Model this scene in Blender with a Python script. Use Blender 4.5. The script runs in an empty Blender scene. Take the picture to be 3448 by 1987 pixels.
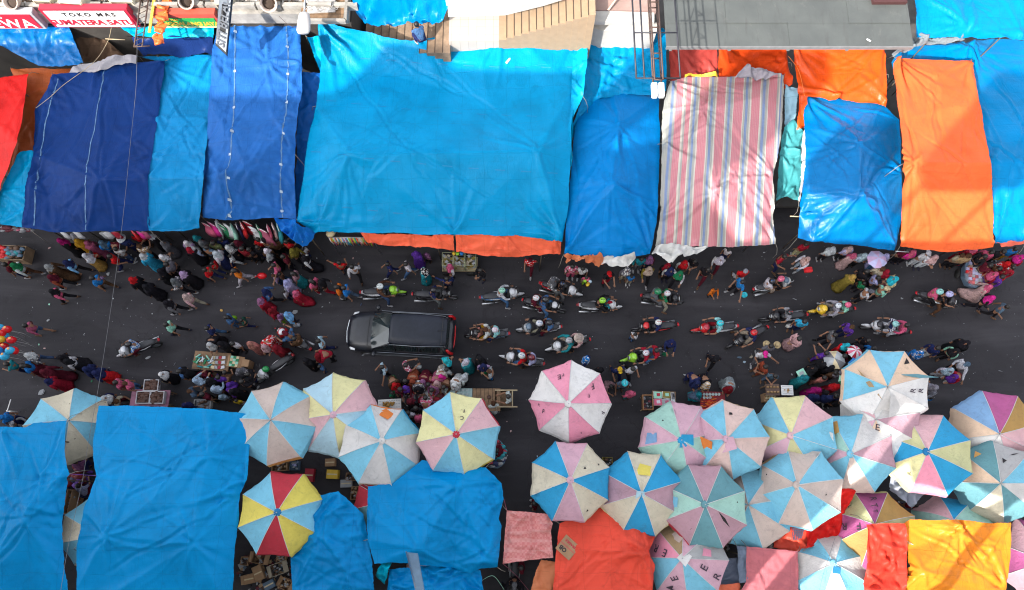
import bpy, bmesh, math, random
import numpy as np
from mathutils import Vector, Matrix
from mathutils.geometry import delaunay_2d_cdt
R = math.radians
rnd = random.Random(7)
SC = bpy.context.scene
COL = SC.collection

# ------------------------------------------------------------------ camera
H = 30.0
F = 2460.0
TH = R(15.5)
cd = bpy.data.cameras.new('camera')
cam = bpy.data.objects.new('camera', cd)
COL.objects.link(cam)
cam.location = (0, 0, H)
cam.rotation_euler = (TH, 0, 0)
cd.sensor_width = 36.0
cd.lens = 36.0 * F / 3448.0
cd.clip_start = 0.5
cd.clip_end = 500
SC.camera = cam
# ------------------------------------------------------------------ world / sun / exposure
EL, AZ = R(38), R(224)            # the sun stands low in the lower left of the picture
w = bpy.data.worlds.new('World')
SC.world = w
w.use_nodes = True
nt = w.node_tree
for n in list(nt.nodes): nt.nodes.remove(n)
sky = nt.nodes.new('ShaderNodeTexSky')
sky.sky_type = 'NISHITA'
sky.sun_disc = False
sky.sun_elevation = EL
sky.sun_rotation = AZ
sky.air_density = 1.0
sky.dust_density = 3.0
sky.ozone_density = 1.0
bgd = nt.nodes.new('ShaderNodeBackground')
bgd.inputs['Strength'].default_value = 0.15
wo = nt.nodes.new('ShaderNodeOutputWorld')
hs = nt.nodes.new('ShaderNodeHueSaturation'); hs.inputs['Saturation'].default_value = .3   # the hazy sky is nearly white
nt.links.new(sky.outputs[0], hs.inputs['Color'])
nt.links.new(hs.outputs[0], bgd.inputs[0])
nt.links.new(bgd.outputs[0], wo.inputs[0])
sl = bpy.data.lights.new('sun', 'SUN')
sl.energy = 2.6
sl.angle = R(0.5)
sl.color = (1.0, 0.95, 0.88)
so = bpy.data.objects.new('sun', sl)
COL.objects.link(so)
sd = Vector((math.sin(AZ) * math.cos(EL), math.cos(AZ) * math.cos(EL), math.sin(EL)))
so.rotation_euler = sd.to_track_quat('Z', 'Y').to_euler()
so.location = (0, 0, 60)
vs = SC.view_settings
vs.view_transform = 'Standard'
vs.look = 'None'
vs.exposure = 1.68
vs.gamma = 1.0
SC.cycles.filter_width = 1.1
SC.render.resolution_x = 1024
SC.render.resolution_y = 590

# ------------------------------------------------------------------ picture coordinates -> the place
TL = {'T1': (0, 0, 2.8), 'T2': (850, 0, 2.8), 'T3': (1700, 0, 2.8), 'T4': (2548, 0, 2.8),
      'A': (0, 480, 2.8), 'B': (850, 480, 2.8), 'C': (1700, 480, 2.8), 'D': (2548, 480, 2.8),
      'E': (0, 980, 2.8), 'F': (850, 980, 2.8), 'G': (1700, 980, 2.8), 'H': (2548, 980, 2.8),
      'I': (0, 1467, 2.8), 'J': (850, 1467, 2.8), 'K': (1700, 1467, 2.8), 'L': (2548, 1467, 2.8),
      'R1': (1150, 860, 4.395), 'R2': (1700, 860, 4.395), 'R3': (2250, 860, 4.395), 'R4': (2800, 860, 4.395),
      'S1': (600, 760, 4.212), 'S2': (600, 1080, 4.212), 'S3': (1200, 1160, 4.212), 'S4': (2650, 1100, 4.212),
      'U1': (0, 760, 4.212), 'U4': (2150, 1140, 4.212), 'N': (0, 0, 1.0)}
CT, ST = math.cos(TH), math.sin(TH)


def nat(t, x, y):
    a, b, s = TL[t]
    return a + x / s, b + y / s


def P(px, py, z=0.0):
    u = (px - 1724) / F
    v = (993.5 - py) / F
    t = (H - z) / (CT - v * ST)
    return Vector((u * t, (v * CT + ST) * t, z))


def px_of(x, y, z):
    dz = z - H
    yc = y * CT + dz * ST
    zc = -y * ST + dz * CT
    return 1724 + F * x / -zc, 993.5 - F * yc / -zc


def ppm(px, py, z=0.0):
    a = P(px, py, z); b = P(px + 10, py, z)
    return 10.0 / (b - a).length

# ------------------------------------------------------------------ materials
MATS = {}


def new_mat(name):
    m = bpy.data.materials.new(name)
    m.use_nodes = True
    nt = m.node_tree
    return m, nt, nt.nodes['Principled BSDF']


def nd(nt, typ, **kw):
    n = nt.nodes.new(typ)
    for k, v in kw.items(): setattr(n, k, v)
    return n


def mixc(nt, fac, a, b, blend='MIX'):
    m = nd(nt, 'ShaderNodeMix', data_type='RGBA', blend_type=blend)
    for i, v in ((0, fac), (6, a), (7, b)):
        if isinstance(v, (int, float)): m.inputs[i].default_value = v
        elif isinstance(v, (tuple, list)): m.inputs[i].default_value = (*v[:3], 1)
        else: nt.links.new(v, m.inputs[i])
    return m.outputs[2]


def coords(nt, scale=(1, 1, 1), kind='Object'):
    tc = nd(nt, 'ShaderNodeTexCoord')
    mp = nd(nt, 'ShaderNodeMapping')
    mp.inputs['Scale'].default_value = scale
    nt.links.new(tc.outputs[kind], mp.inputs[0])
    return mp.outputs[0]


def noise(nt, vec, scale, detail=3, rough=.5, dist=0):
    n = nd(nt, 'ShaderNodeTexNoise')
    n.inputs['Scale'].default_value = scale
    n.inputs['Detail'].default_value = detail
    n.inputs['Roughness'].default_value = rough
    n.inputs['Distortion'].default_value = dist
    if vec is not None: nt.links.new(vec, n.inputs['Vector'])
    return n.outputs['Fac']


def ramp(nt, fac, stops, interp='LINEAR'):
    r = nd(nt, 'ShaderNodeValToRGB')
    r.color_ramp.interpolation = interp
    el = r.color_ramp.elements
    while len(el) < len(stops): el.new(0.5)
    for e, (p, c) in zip(el, stops):
        e.position = p
        e.color = (*c, 1) if isinstance(c, tuple) else (c, c, c, 1)
    nt.links.new(fac, r.inputs[0])
    return r.outputs[0]


def bump(nt, b, h, strength=.3, dist=.02):
    n = nd(nt, 'ShaderNodeBump')
    n.inputs['Strength'].default_value = strength
    n.inputs['Distance'].default_value = dist
    nt.links.new(h, n.inputs['Height'])
    nt.links.new(n.outputs[0], b.inputs['Normal'])
    return n


def mat(name, col, rough=.6, metal=0, var=.15, scale=3.0, bumps=0.0, spec=.5):
    if name in MATS: return MATS[name]
    m, nt, b = new_mat(name)
    v = coords(nt)
    f = noise(nt, v, scale, 4, .6)
    dark = tuple(c * (1 - var) for c in col)
    lite = tuple(min(1, c * (1 + var)) for c in col)
    c = ramp(nt, f, [(.3, dark), (.7, lite)])
    nt.links.new(c, b.inputs['Base Color'])
    b.inputs['Roughness'].default_value = rough
    b.inputs['Metallic'].default_value = metal
    b.inputs['Specular IOR Level'].default_value = spec
    if bumps: bump(nt, b, noise(nt, v, scale * 6, 3), bumps, .01)
    MATS[name] = m
    return m


def tarp_mat(name, col, rough=.33, dirt=.25, fine=.35):
    if name in MATS: return MATS[name]
    m, nt, b = new_mat(name)
    v = coords(nt)
    f = noise(nt, v, .55, 4, .65, .4)
    dusty = tuple(c * 1.12 + .003 for c in col)
    dark = tuple(c * (1 - dirt) for c in col)
    c = ramp(nt, f, [(.25, dark), (.5, col), (.78, dusty)])
    # woven pattern and printed seams in faint tone
    g = noise(nt, coords(nt, (1, 14, 1)), 1.2, 3, .6)
    c = mixc(nt, ramp(nt, g, [(.45, 0.0), (.8, .22)]), c, tuple(x * .72 for x in col))
    sp = noise(nt, v, 38, 3, .7)
    c = mixc(nt, ramp(nt, sp, [(.64, 0.0), (.78, .35)]), c, tuple(min(1, x * 1.15 + .002) for x in col))
    # fold lines from the packed sheet, water marks with a dry rim, and grime
    wv = nd(nt, 'ShaderNodeVectorMath', operation='ADD')
    wn = nd(nt, 'ShaderNodeTexNoise'); wn.inputs['Scale'].default_value = .7; wn.inputs['Detail'].default_value = 3
    sc_ = nd(nt, 'ShaderNodeVectorMath', operation='SCALE'); sc_.inputs['Scale'].default_value = .35
    nt.links.new(v, wn.inputs['Vector']); nt.links.new(wn.outputs['Color'], sc_.inputs[0]); nt.links.new(v, wv.inputs[0]); nt.links.new(sc_.outputs[0], wv.inputs[1])
    bk = nd(nt, 'ShaderNodeTexBrick'); bk.offset = 0
    for k_, x_ in (('Scale', 1.0), ('Brick Width', .92), ('Row Height', .8), ('Mortar Size', .014), ('Mortar Smooth', .6)): bk.inputs[k_].default_value = x_
    nt.links.new(wv.outputs[0], bk.inputs['Vector'])
    c = mixc(nt, bk.outputs['Fac'], c, mixc(nt, .2, c, tuple(x * .45 for x in col)))
    wm = noise(nt, v, .8, 4, .55, .3)
    c = mixc(nt, ramp(nt, wm, [(.56, 0.0), (.585, .3), (.61, .1), (.66, .14)]), c, tuple(x * .6 for x in col))
    gm = noise(nt, v, 2.1, 6, .75, .9)
    c = mixc(nt, ramp(nt, gm, [(.58, 0.0), (.74, .4)]), c, tuple(x * .5 + .004 for x in col))
    nt.links.new(c, b.inputs['Base Color'])
    b.inputs['Roughness'].default_value = max(rough, .26)
    b.inputs['Specular IOR Level'].default_value = .1 if rough >= .3 else .22
    n1 = noise(nt, coords(nt, (2.6, .8, 1)), 2.2, 5, .62, 1.6)
    n2 = noise(nt, v, 11, 4, .6, .8)
    ad = nd(nt, 'ShaderNodeMath', operation='MULTIPLY_ADD')
    ad.inputs[1].default_value = .3
    nt.links.new(n2, ad.inputs[0]); nt.links.new(n1, ad.inputs[2])
    a2 = nd(nt, 'ShaderNodeMath', operation='MULTIPLY_ADD'); a2.inputs[1].default_value = -.35
    nt.links.new(bk.outputs['Fac'], a2.inputs[0]); nt.links.new(ad.outputs[0], a2.inputs[2]); ad = a2
    bump(nt, b, ad.outputs[0], fine, .05)
    MATS[name] = m
    return m


def cloth_mat(kind):
    """one cloth material per pattern; its colour is the colour of the object that wears it"""
    nm = 'cloth_' + kind
    if nm in MATS: return MATS[nm]
    m, nt, b = new_mat(nm)
    oi = nd(nt, 'ShaderNodeObjectInfo')
    v = coords(nt)
    base = oi.outputs['Color']
    if kind == 'floral':
        vo = nd(nt, 'ShaderNodeTexVoronoi'); vo.inputs['Scale'].default_value = 11
        nt.links.new(v, vo.inputs['Vector'])
        c = mixc(nt, ramp(nt, vo.outputs['Distance'], [(.3, 0.0), (.4, 1.0)], 'CONSTANT'), (.72, .7, .7), base)
    elif kind == 'dotted':
        vo = nd(nt, 'ShaderNodeTexVoronoi'); vo.inputs['Scale'].default_value = 9
        vo.inputs['Randomness'].default_value = .3
        nt.links.new(v, vo.inputs['Vector'])
        c = mixc(nt, ramp(nt, vo.outputs['Distance'], [(.0, 1.0), (.42, 0.0)], 'CONSTANT'), base, (.75, .75, .72))
    elif kind == 'check':
        ck = nd(nt, 'ShaderNodeTexChecker'); ck.inputs['Scale'].default_value = 14
        nt.links.new(v, ck.inputs['Vector'])
        c = mixc(nt, ck.outputs['Fac'], base, (.62, .64, .66))
    elif kind == 'striped':
        wv = nd(nt, 'ShaderNodeTexWave'); wv.inputs['Scale'].default_value = 6
        nt.links.new(v, wv.inputs['Vector'])
        c = mixc(nt, ramp(nt, wv.outputs['Fac'], [(0.0, 0.0), (.5, 1.0)], 'CONSTANT'), base, (.7, .7, .72))
    else:
        n_ = noise(nt, v, 9, 4, .65)
        dk = mixc(nt, 1.0, base, (.62, .62, .66), 'MULTIPLY')
        c = mixc(nt, ramp(nt, n_, [(.35, 1.0), (.62, 0.0)]), base, dk)
    nt.links.new(c, b.inputs['Base Color'])
    b.inputs['Roughness'].default_value = .85
    b.inputs['Specular IOR Level'].default_value = .12
    fo = noise(nt, v, 10, 5, .7, 2.0)
    fd = mixc(nt, 1.0, c, (.35, .35, .38), 'MULTIPLY')  # fold shade painted in: darker tone where the bump dips
    c = mixc(nt, ramp(nt, fo, [(.38, .8), (.5, 0.0)]), c, fd)
    nt.links.new(c, b.inputs['Base Color'])
    bump(nt, b, fo, .8, .04)
    MATS[nm] = m
    return m


def paint_mat():
    if 'paint' in MATS: return MATS['paint']
    m, nt, b = new_mat('paint')
    oi = nd(nt, 'ShaderNodeObjectInfo')
    v = coords(nt)
    n_ = noise(nt, v, 8, 3, .6)
    dk = mixc(nt, 1.0, oi.outputs['Color'], (.5, .5, .5), 'MULTIPLY')
    c = mixc(nt, ramp(nt, n_, [(.3, .6), (.5, 0.0)]), oi.outputs['Color'], dk)
    nt.links.new(c, b.inputs['Base Color'])
    b.inputs['Roughness'].default_value = .28
    b.inputs['Coat Weight'].default_value = .4
    MATS['paint'] = m
    return m


SKIN = mat('skin', (.24, .115, .065), .55, var=.12)
BLACK = mat('black_plastic', (.018, .018, .02), .45)
RUBBER = mat('rubber', (.02, .02, .02), .85)
STEEL = mat('steel', (.45, .46, .48), .35, .9)
DARKST = mat('dark_steel', (.09, .055, .045), .6, .3)
BAMBOO = mat('bamboo', (.42, .33, .2), .6, bumps=.2)
GLASSM = mat('dark_glass', (.02, .028, .03), .08, spec=.9)
CARTON = mat('cardboard', (.36, .22, .12), .85, bumps=.2)
POLEM = mat('dark_pole', (.1, .075, .05), .7, bumps=.2)
WOODM = mat('wood_planks', (.2, .12, .065), .75, var=.35, scale=5, bumps=.5)
WHITEP = mat('white_paint', (.5, .48, .44), .7, var=.22, scale=1.6, bumps=.2)
CONC = mat('concrete', (.3, .28, .25), .9, var=.35, scale=1.6, bumps=.6)
ROPE = mat('rope', (.55, .55, .56), .8)
ROPE2 = mat('old_rope', (.24, .22, .19), .85)
HAIRM = mat('hair', (.012, .01, .009), .5)

# ------------------------------------------------------------------ object helpers
COLS = {
    'white': (.62, .63, .66), 'palegrey': (.34, .355, .375), 'grey': (.15, .15, .165), 'black': (.017, .016, .02),
    'navy': (.02, .028, .1), 'blue': (.02, .2, .55), 'denim': (.07, .16, .33), 'jeans': (.05, .09, .18),
    'lightblue': (.2, .45, .72), 'sky': (.04, .42, .7), 'paleblue': (.42, .55, .66), 'cyan': (.03, .55, .65),
    'teal': (.02, .27, .32), 'aqua': (.3, .62, .62), 'green': (.02, .22, .09), 'darkgreen': (.02, .08, .06),
    'mint': (.3, .62, .48), 'lime': (.3, .62, .04), 'olive': (.22, .17, .03), 'khaki': (.38, .33, .25),
    'camo': (.13, .16, .07), 'yellow': (.7, .45, .03), 'mustard': (.5, .25, .02), 'gold': (.55, .33, .08),
    'cream': (.62, .52, .32), 'beige': (.52, .42, .34), 'tan': (.4, .27, .15), 'brown': (.11, .055, .03),
    'orange': (.75, .18, .02), 'rust': (.28, .06, .03), 'red': (.6, .015, .02), 'crimson': (.38, .015, .035),
    'darkred': (.22, .012, .02), 'maroon': (.12, .012, .025), 'pink': (.65, .12, .22), 'hotpink': (.75, .03, .3),
    'magenta': (.4, .012, .16), 'rose': (.42, .1, .17), 'blush': (.62, .4, .38), 'salmon': (.52, .2, .17),
    'dustypink': (.33, .18, .2), 'mauve': (.33, .14, .28), 'lilac': (.5, .34, .54), 'lavender': (.42, .42, .66),
    'purple': (.13, .04, .35), 'slate': (.1, .16, .23), 'silver': (.4, .42, .44),
}
WORD = {'palegrey': 'pale grey', 'jeans': 'blue jeans', 'lightblue': 'light blue', 'sky': 'bright blue',
        'paleblue': 'pale blue', 'darkgreen': 'dark green', 'darkred': 'dark red', 'hotpink': 'hot pink',
        'dustypink': 'dusty pink', 'camo': 'camouflage', 'slate': 'slate blue'}


def tag(o, label=None, cat=None, group=None, kind=None):
    if label: o['label'] = label
    if cat: o['category'] = cat
    if group: o['group'] = group
    if kind: o['kind'] = kind
    return o


def link(name, me, parent=None, mt=None):
    o = bpy.data.objects.new(name, me)
    COL.objects.link(o)
    if parent is not None: o.parent = parent
    if mt is not None and me is not None and hasattr(me, 'materials') and len(me.materials) == 0:
        me.materials.append(mt)
    return o


def empty(name, loc, rz=0.0):
    o = bpy.data.objects.new(name, None)
    o.empty_display_size = .1
    COL.objects.link(o)
    o.location = loc
    o.rotation_euler = (0, 0, rz)
    return o


class MB:
    """collects shapes into one mesh"""
    def __init__(s):
        s.bm = bmesh.new(); s.mi = 0

    def _fin(s, faces):
        for f in faces: f.material_index = s.mi

    def box(s, c, d, rz=0, rx=0, ry=0, bev=0.0):
        m = Matrix.Translation(c) @ Matrix.Rotation(rz, 4, 'Z') @ Matrix.Rotation(ry, 4, 'Y') @ Matrix.Rotation(rx, 4, 'X') @ Matrix.Diagonal((d[0], d[1], d[2], 1))
        r = bmesh.ops.create_cube(s.bm, size=1, matrix=m)
        fs = {f for v in r['verts'] for f in v.link_faces}
        if bev:
            es = {e for f in fs for e in f.edges}
            rr = bmesh.ops.bevel(s.bm, geom=list(es), offset=bev, segments=2, affect='EDGES', clamp_overlap=True)
            fs = {f for f in fs if f.is_valid} | set(rr['faces'])
        s._fin(fs)
        return s

    def tube(s, pts, r, n=6, cap=True):
        pts = [Vector(p) for p in pts]
        if not isinstance(r, (list, tuple)): r = [r] * len(pts)
        rings = []
        up = Vector((0, 0, 1))
        for i, p in enumerate(pts):
            d = (pts[min(i + 1, len(pts) - 1)] - pts[max(i - 1, 0)])
            if d.length < 1e-9: d = Vector((0, 0, 1))
            d.normalize()
            a = d.cross(up)
            if a.length < .05: a = d.cross(Vector((1, 0, 0)))
            a.normalize(); b = d.cross(a)
            rings.append([s.bm.verts.new(p + (a * math.cos(2 * math.pi * k / n) + b * math.sin(2 * math.pi * k / n)) * r[i]) for k in range(n)])
        fs = []
        for i in range(len(rings) - 1):
            for k in range(n):
                fs.append(s.bm.faces.new((rings[i][k], rings[i][(k + 1) % n], rings[i + 1][(k + 1) % n], rings[i + 1][k])))
        if cap:
            fs.append(s.bm.faces.new(rings[0])); fs.append(s.bm.faces.new(rings[-1][::-1]))
        for f in fs: f.smooth = True
        s._fin(fs)
        return s

    def loft(s, rings, n=12, cap=True, smooth=True, jit=0):
        """rings: (centre, rx, ry[, axis]) ellipses stacked along their centres, lying in the plane across 'axis'"""
        RR = []
        for rg in rings:
            c, rx, ry = rg[:3]
            ax = rg[3] if len(rg) > 3 else 'z'
            vs_ = []
            for k in range(n):
                a = 2 * math.pi * k / n
                j = 1 + (rnd.uniform(-jit, jit) if jit else 0)
                x, y = rx * math.cos(a) * j, ry * math.sin(a) * j
                o = (x, y, 0) if ax == 'z' else ((0, x, y) if ax == 'x' else (x, 0, y))
                vs_.append(s.bm.verts.new(Vector(c) + Vector(o)))
            RR.append(vs_)
        fs = []
        for i in range(len(RR) - 1):
            for k in range(n):
                fs.append(s.bm.faces.new((RR[i][k], RR[i][(k + 1) % n], RR[i + 1][(k + 1) % n], RR[i + 1][k])))
        if cap:
            fs.append(s.bm.faces.new(RR[0])); fs.append(s.bm.faces.new(RR[-1][::-1]))
        for f in fs: f.smooth = smooth
        s._fin(fs)
        return s

    def ball(s, c, r, seg=10, rings=6, jit=0):
        if not isinstance(r, (tuple, list)): r = (r, r, r)
        m = Matrix.Translation(c) @ Matrix.Diagonal((*r, 1))
        q = bmesh.ops.create_uvsphere(s.bm, u_segments=seg, v_segments=rings, radius=1, matrix=m)
        fs = {f for v in q['verts'] for f in v.link_faces}
        if jit:
            for v in q['verts']:
                v.co = Vector(c) + (v.co - Vector(c)) * (1 + rnd.uniform(-jit, jit))
        for f in fs: f.smooth = True
        s._fin(fs)
        return s

    def face(s, pts):
        f = s.bm.faces.new([s.bm.verts.new(p) for p in pts])
        s._fin([f])
        return s

    def prism(s, poly, z0, z1):
        a = [s.bm.verts.new((x, y, z0)) for x, y in poly]
        b = [s.bm.verts.new((x, y, z1)) for x, y in poly]
        n = len(poly)
        fs = [s.bm.faces.new(a[::-1]), s.bm.faces.new(b)]
        for i in range(n): fs.append(s.bm.faces.new((a[i], a[(i + 1) % n], b[(i + 1) % n], b[i])))
        s._fin(fs)
        return s

    def slab(s, top, th):
        """a slab under a polygon of 3-D points"""
        a = [s.bm.verts.new(Vector(p)) for p in top]
        b = [s.bm.verts.new(Vector(p) - Vector((0, 0, th))) for p in top]
        n = len(top)
        fs = [s.bm.faces.new(a), s.bm.faces.new(b[::-1])]
        for i in range(n): fs.append(s.bm.faces.new((a[i], b[i], b[(i + 1) % n], a[(i + 1) % n])))
        s._fin(fs)
        return s

    def mesh(s, name, mats=None):
        bmesh.ops.recalc_face_normals(s.bm, faces=s.bm.faces[:])
        me = bpy.data.meshes.new(name)
        s.bm.to_mesh(me); s.bm.free()
        for m in (mats or []): me.materials.append(m)
        return me

    def obj(s, name, mats, parent=None):
        if not isinstance(mats, (list, tuple)): mats = [mats]
        return link(name, s.mesh(name, mats), parent)


def text_mesh(txt, size, spacing=1.0, bold=0.0, extrude=.003, shear=0.0):
    cu = bpy.data.curves.new('lettering', 'FONT')
    cu.body = txt; cu.size = size; cu.align_x = 'CENTER'; cu.align_y = 'CENTER'
    cu.space_character = spacing; cu.offset = bold; cu.extrude = extrude; cu.resolution_u = 3; cu.shear = shear
    o = bpy.data.objects.new('lettering', cu)
    COL.objects.link(o)
    dg = bpy.context.evaluated_depsgraph_get()
    me = bpy.data.meshes.new_from_object(o.evaluated_get(dg))
    bpy.data.objects.remove(o)
    bpy.data.curves.remove(cu)
    me.name = 'lettering'
    return me

# ------------------------------------------------------------------ tarpaulins


def inside(poly, X, Y):
    r = np.zeros(X.shape, bool)
    n = len(poly)
    j = n - 1
    for i in range(n):
        xi, yi = poly[i]; xj, yj = poly[j]
        if yi != yj:
            c = ((yi > Y) != (yj > Y)) & (X < (xj - xi) * (Y - yi) / (yj - yi) + xi)
            r ^= c
        j = i
    return r


def clean_poly(p):
    out = []
    for q in p:
        if not out or (Vector(q[:2]) - Vector(out[-1][:2])).length > .01: out.append(q)
    return out


class Sheet:
    def __init__(s, outline, inner=(), creases=(), res=.1, wr=.02, sag=.05, seed=1, tens=None, folds=6, cre=.035, tile='N', hem=.02, smooth=0):
        g = np.random.RandomState(seed); wr *= 1.5; res *= .78
        xs_ = [q[0] for q in outline]; diag = .7 * (max(xs_) - min(xs_)) / (80 * TL[tile][2])
        conv = lambda q: P(*nat(tile, q[0], q[1]), q[2])
        O = [conv(q) for q in outline]; I = [conv(q) for q in inner]
        C = O + I
        nO = len(O)
        pts2 = [c.to_2d() for c in C]
        edges = [(i, (i + 1) % nO) for i in range(nO)] + [tuple(e) for e in creases]
        v2, e2, f2, ov, oe, of = delaunay_2d_cdt(pts2, edges, [list(range(nO))], 1, 1e-5)
        zc = []
        for k, vv in enumerate(v2):
            if ov[k]: zc.append(C[ov[k][0]].z)
            else:
                d = [((vv - p).length + 1e-6) for p in pts2]
                ww = [1 / x ** 2 for x in d]
                zc.append(sum(a * c.z for a, c in zip(ww, C)) / sum(ww))
        s.tv = np.array([(a.x, a.y, z) for a, z in zip(v2, zc)])
        s.tf = [tuple(f) for f in f2]
        # hem: edge points with a slight wobble
        E = []
        for i in range(nO):
            a, b = O[i], O[(i + 1) % nO]
            L = (b - a).to_2d().length
            n = max(1, int(L / res))
            nrm = Vector((-(b - a).y, (b - a).x)).normalized() if L > 1e-6 else Vector((0, 0))
            for k in range(n):
                t = k / n
                off = 0 if k == 0 else hem * math.sin(t * math.pi) * (g.rand() - .5) * 1.2 + .03 * math.sin(t * math.pi) * min(1, L / 3) * math.sin(t * 9 + seed)
                q = (a + (b - a) * t).to_2d() + nrm * off
                E.append((q.x, q.y))
        poly = E
        xs = [p[0] for p in poly]; ys = [p[1] for p in poly]
        X, Y = np.meshgrid(np.arange(min(xs), max(xs), res), np.arange(min(ys), max(ys), res * .87))
        X[1::2] += res / 2
        X = X.ravel() + g.uniform(-.12, .12, X.size) * res; Y = Y.ravel() + g.uniform(-.12, .12, Y.size) * res
        ins = inside(poly, X, Y)
        X, Y = X[ins], Y[ins]
        # keep off the hem
        Ea = np.array(E)
        keep = np.ones(len(X), bool)
        for i0 in range(0, len(X), 4000):
            d = ((X[i0:i0 + 4000, None] - Ea[None, :, 0]) ** 2 + (Y[i0:i0 + 4000, None] - Ea[None, :, 1]) ** 2).min(1)
            keep[i0:i0 + 4000] = d > (res * .45) ** 2
        X, Y = X[keep], Y[keep]
        allp = [Vector(p) for p in E] + [Vector((x, y)) for x, y in zip(X, Y)]
        nE = len(E)
        v3, e3, f3, _, _, _ = delaunay_2d_cdt(allp, [(i, (i + 1) % nE) for i in range(nE)], [list(range(nE))], 1, 1e-6)
        XY = np.array([(a.x, a.y) for a in v3])
        # wrinkle parameters
        if tens is None: tens = list(range(nO)) + list(range(nO, nO + len(I)))
        s.wr = []
        diag = math.hypot(max(xs) - min(xs), max(ys) - min(ys))
        for ti in dict.fromkeys(tens):
            c = C[ti]
            s.wr.append((c.x, c.y, wr * g.uniform(.25, .55), min(2.6, diag * g.uniform(.14, .26)), g.randint(7, 13), g.randint(15, 24), g.randint(27, 41), g.uniform(0, 6.28, 3)))
        s.cr = []
        cen_ = sum((c for c in C), Vector()) / len(C)
        for ti in tens:
            c = C[ti]; isin = ti >= nO
            dc = (cen_ - c).to_2d(); a0 = math.atan2(dc.y, dc.x)
            for k in range(10 if isin else 7):
                a = g.uniform(0, 6.28) if isin else a0 + g.uniform(-.85, .85)
                L = min(diag * .5, g.uniform(.8, 3.6))
                e = c + Vector((math.cos(a) * L, math.sin(a) * L, 0))
                s.cr.append((c + (e - c) * .03, e, wr * g.uniform(.8, 2.2), g.uniform(.045, .075), 1))
        for k in range(int(folds * 1.6)):
            a = C[g.randint(len(C))]; b = C[g.randint(len(C))]
            if (a - b).length < .8: continue
            t0 = g.uniform(0, .2); t1 = g.uniform(.5, 1.0)
            j = Vector((g.uniform(-.6, .6), g.uniform(-.6, .6), 0))
            s.cr.append((a + (b - a) * t0, a + (b - a) * t1 + j, g.uniform(.5, 1.2) * cre * 1.5 * g.choice([-1, -1, 1]), g.uniform(.04, .065), 0))
        ww = g.uniform(0, 6.28, 6); s.wv = [(g.uniform(.5, 1.6) * math.cos(a), g.uniform(.5, 1.6) * math.sin(a), g.uniform(0, 6)) for a in ww]
        s.sag = sag; s.wamp = wr
        s.cz_ = None
        if smooth:
            s.blur = smooth
        else: s.blur = 0
        s.gx = None
        Z = s.height(XY[:, 0], XY[:, 1])
        if s.blur:
            nb = [[] for _ in range(len(XY))]
            a = np.array([e for e in e3 if e[0] != e[1]])
            for it in range(s.blur):
                S = np.zeros(len(XY)); Nn = np.zeros(len(XY))
                np.add.at(S, a[:, 0], Z[a[:, 1]]); np.add.at(S, a[:, 1], Z[a[:, 0]])
                np.add.at(Nn, a[:, 0], 1); np.add.at(Nn, a[:, 1], 1)
                Z = np.where(Nn > 0, .3 * Z + .7 * S / np.maximum(Nn, 1), Z)
        s.V = np.column_stack([XY, Z]); s.Fc = f3
        s.O, s.I, s.C = O, I, C

    def height(s, x, y):
        x = np.atleast_1d(np.asarray(x, float)); y = np.atleast_1d(np.asarray(y, float))
        z = np.full(x.shape, np.nan)
        best = np.full(x.shape, -1e9); zb = np.zeros(x.shape)
        for f in s.tf:
            a, b, c = s.tv[list(f)[:3]]
            den = (b[1] - c[1]) * (a[0] - c[0]) + (c[0] - b[0]) * (a[1] - c[1])
            if abs(den) < 1e-9: continue
            l1 = ((b[1] - c[1]) * (x - c[0]) + (c[0] - b[0]) * (y - c[1])) / den
            l2 = ((c[1] - a[1]) * (x - c[0]) + (a[0] - c[0]) * (y - c[1])) / den
            l3 = 1 - l1 - l2
            mn = np.minimum(np.minimum(l1, l2), l3)
            siz = math.sqrt(abs(den))
            zz = l1 * a[2] + l2 * b[2] + l3 * c[2] - s.sag * siz * 9 * np.clip(l1, 0, 1) * np.clip(l2, 0, 1) * np.clip(l3, 0, 1)
            up = mn > best
            best = np.where(up, mn, best); zb = np.where(up, zz, zb)
        z = zb
        for (cx, cy, A, r0, k1, k2, k3, ph) in s.wr:
            dx, dy = x - cx, y - cy
            r = np.hypot(dx, dy); p = np.arctan2(dy, dx)
            env = A * np.clip(r / .35, 0, 1) * np.exp(-r / r0)
            z = z + env * (.8 * np.sin(k1 * p + ph[0]) + .6 * np.abs(np.sin(k2 * .5 * p + ph[1])) + .4 * np.sin(k3 * p + ph[2]) * np.exp(-r / (r0 * .6)))
        for (a, b, A, wd, rad) in s.cr:
            d = (b - a).to_2d(); L = max(d.length, 1e-3); d = d / L
            t = (x - a.x) * d.x + (y - a.y) * d.y
            q = -(x - a.x) * d.y + (y - a.y) * d.x
            tt = np.clip(t / L, 0, 1)
            q = q + .05 * np.sin(t * 3.1)
            pr = (1 - tt) * np.clip(t / .15, 0, 1) if rad else np.sin(tt * math.pi)
            wq = wd * (1 + (1.2 * tt if rad else 0))
            z = z + A * (np.exp(-(q / wq) ** 2) - .5 * np.exp(-((q - 1.7 * wq) / wq) ** 2)) * pr * ((t > 0) & (t < L))
        for (kx, ky, ph) in s.wv:
            z = z + s.wamp * .25 * np.sin(kx * x + ky * y + ph) + s.wamp * .12 * np.sin(5.1 * (kx * x - ky * y) + 2 * ph)
        return z

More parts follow.
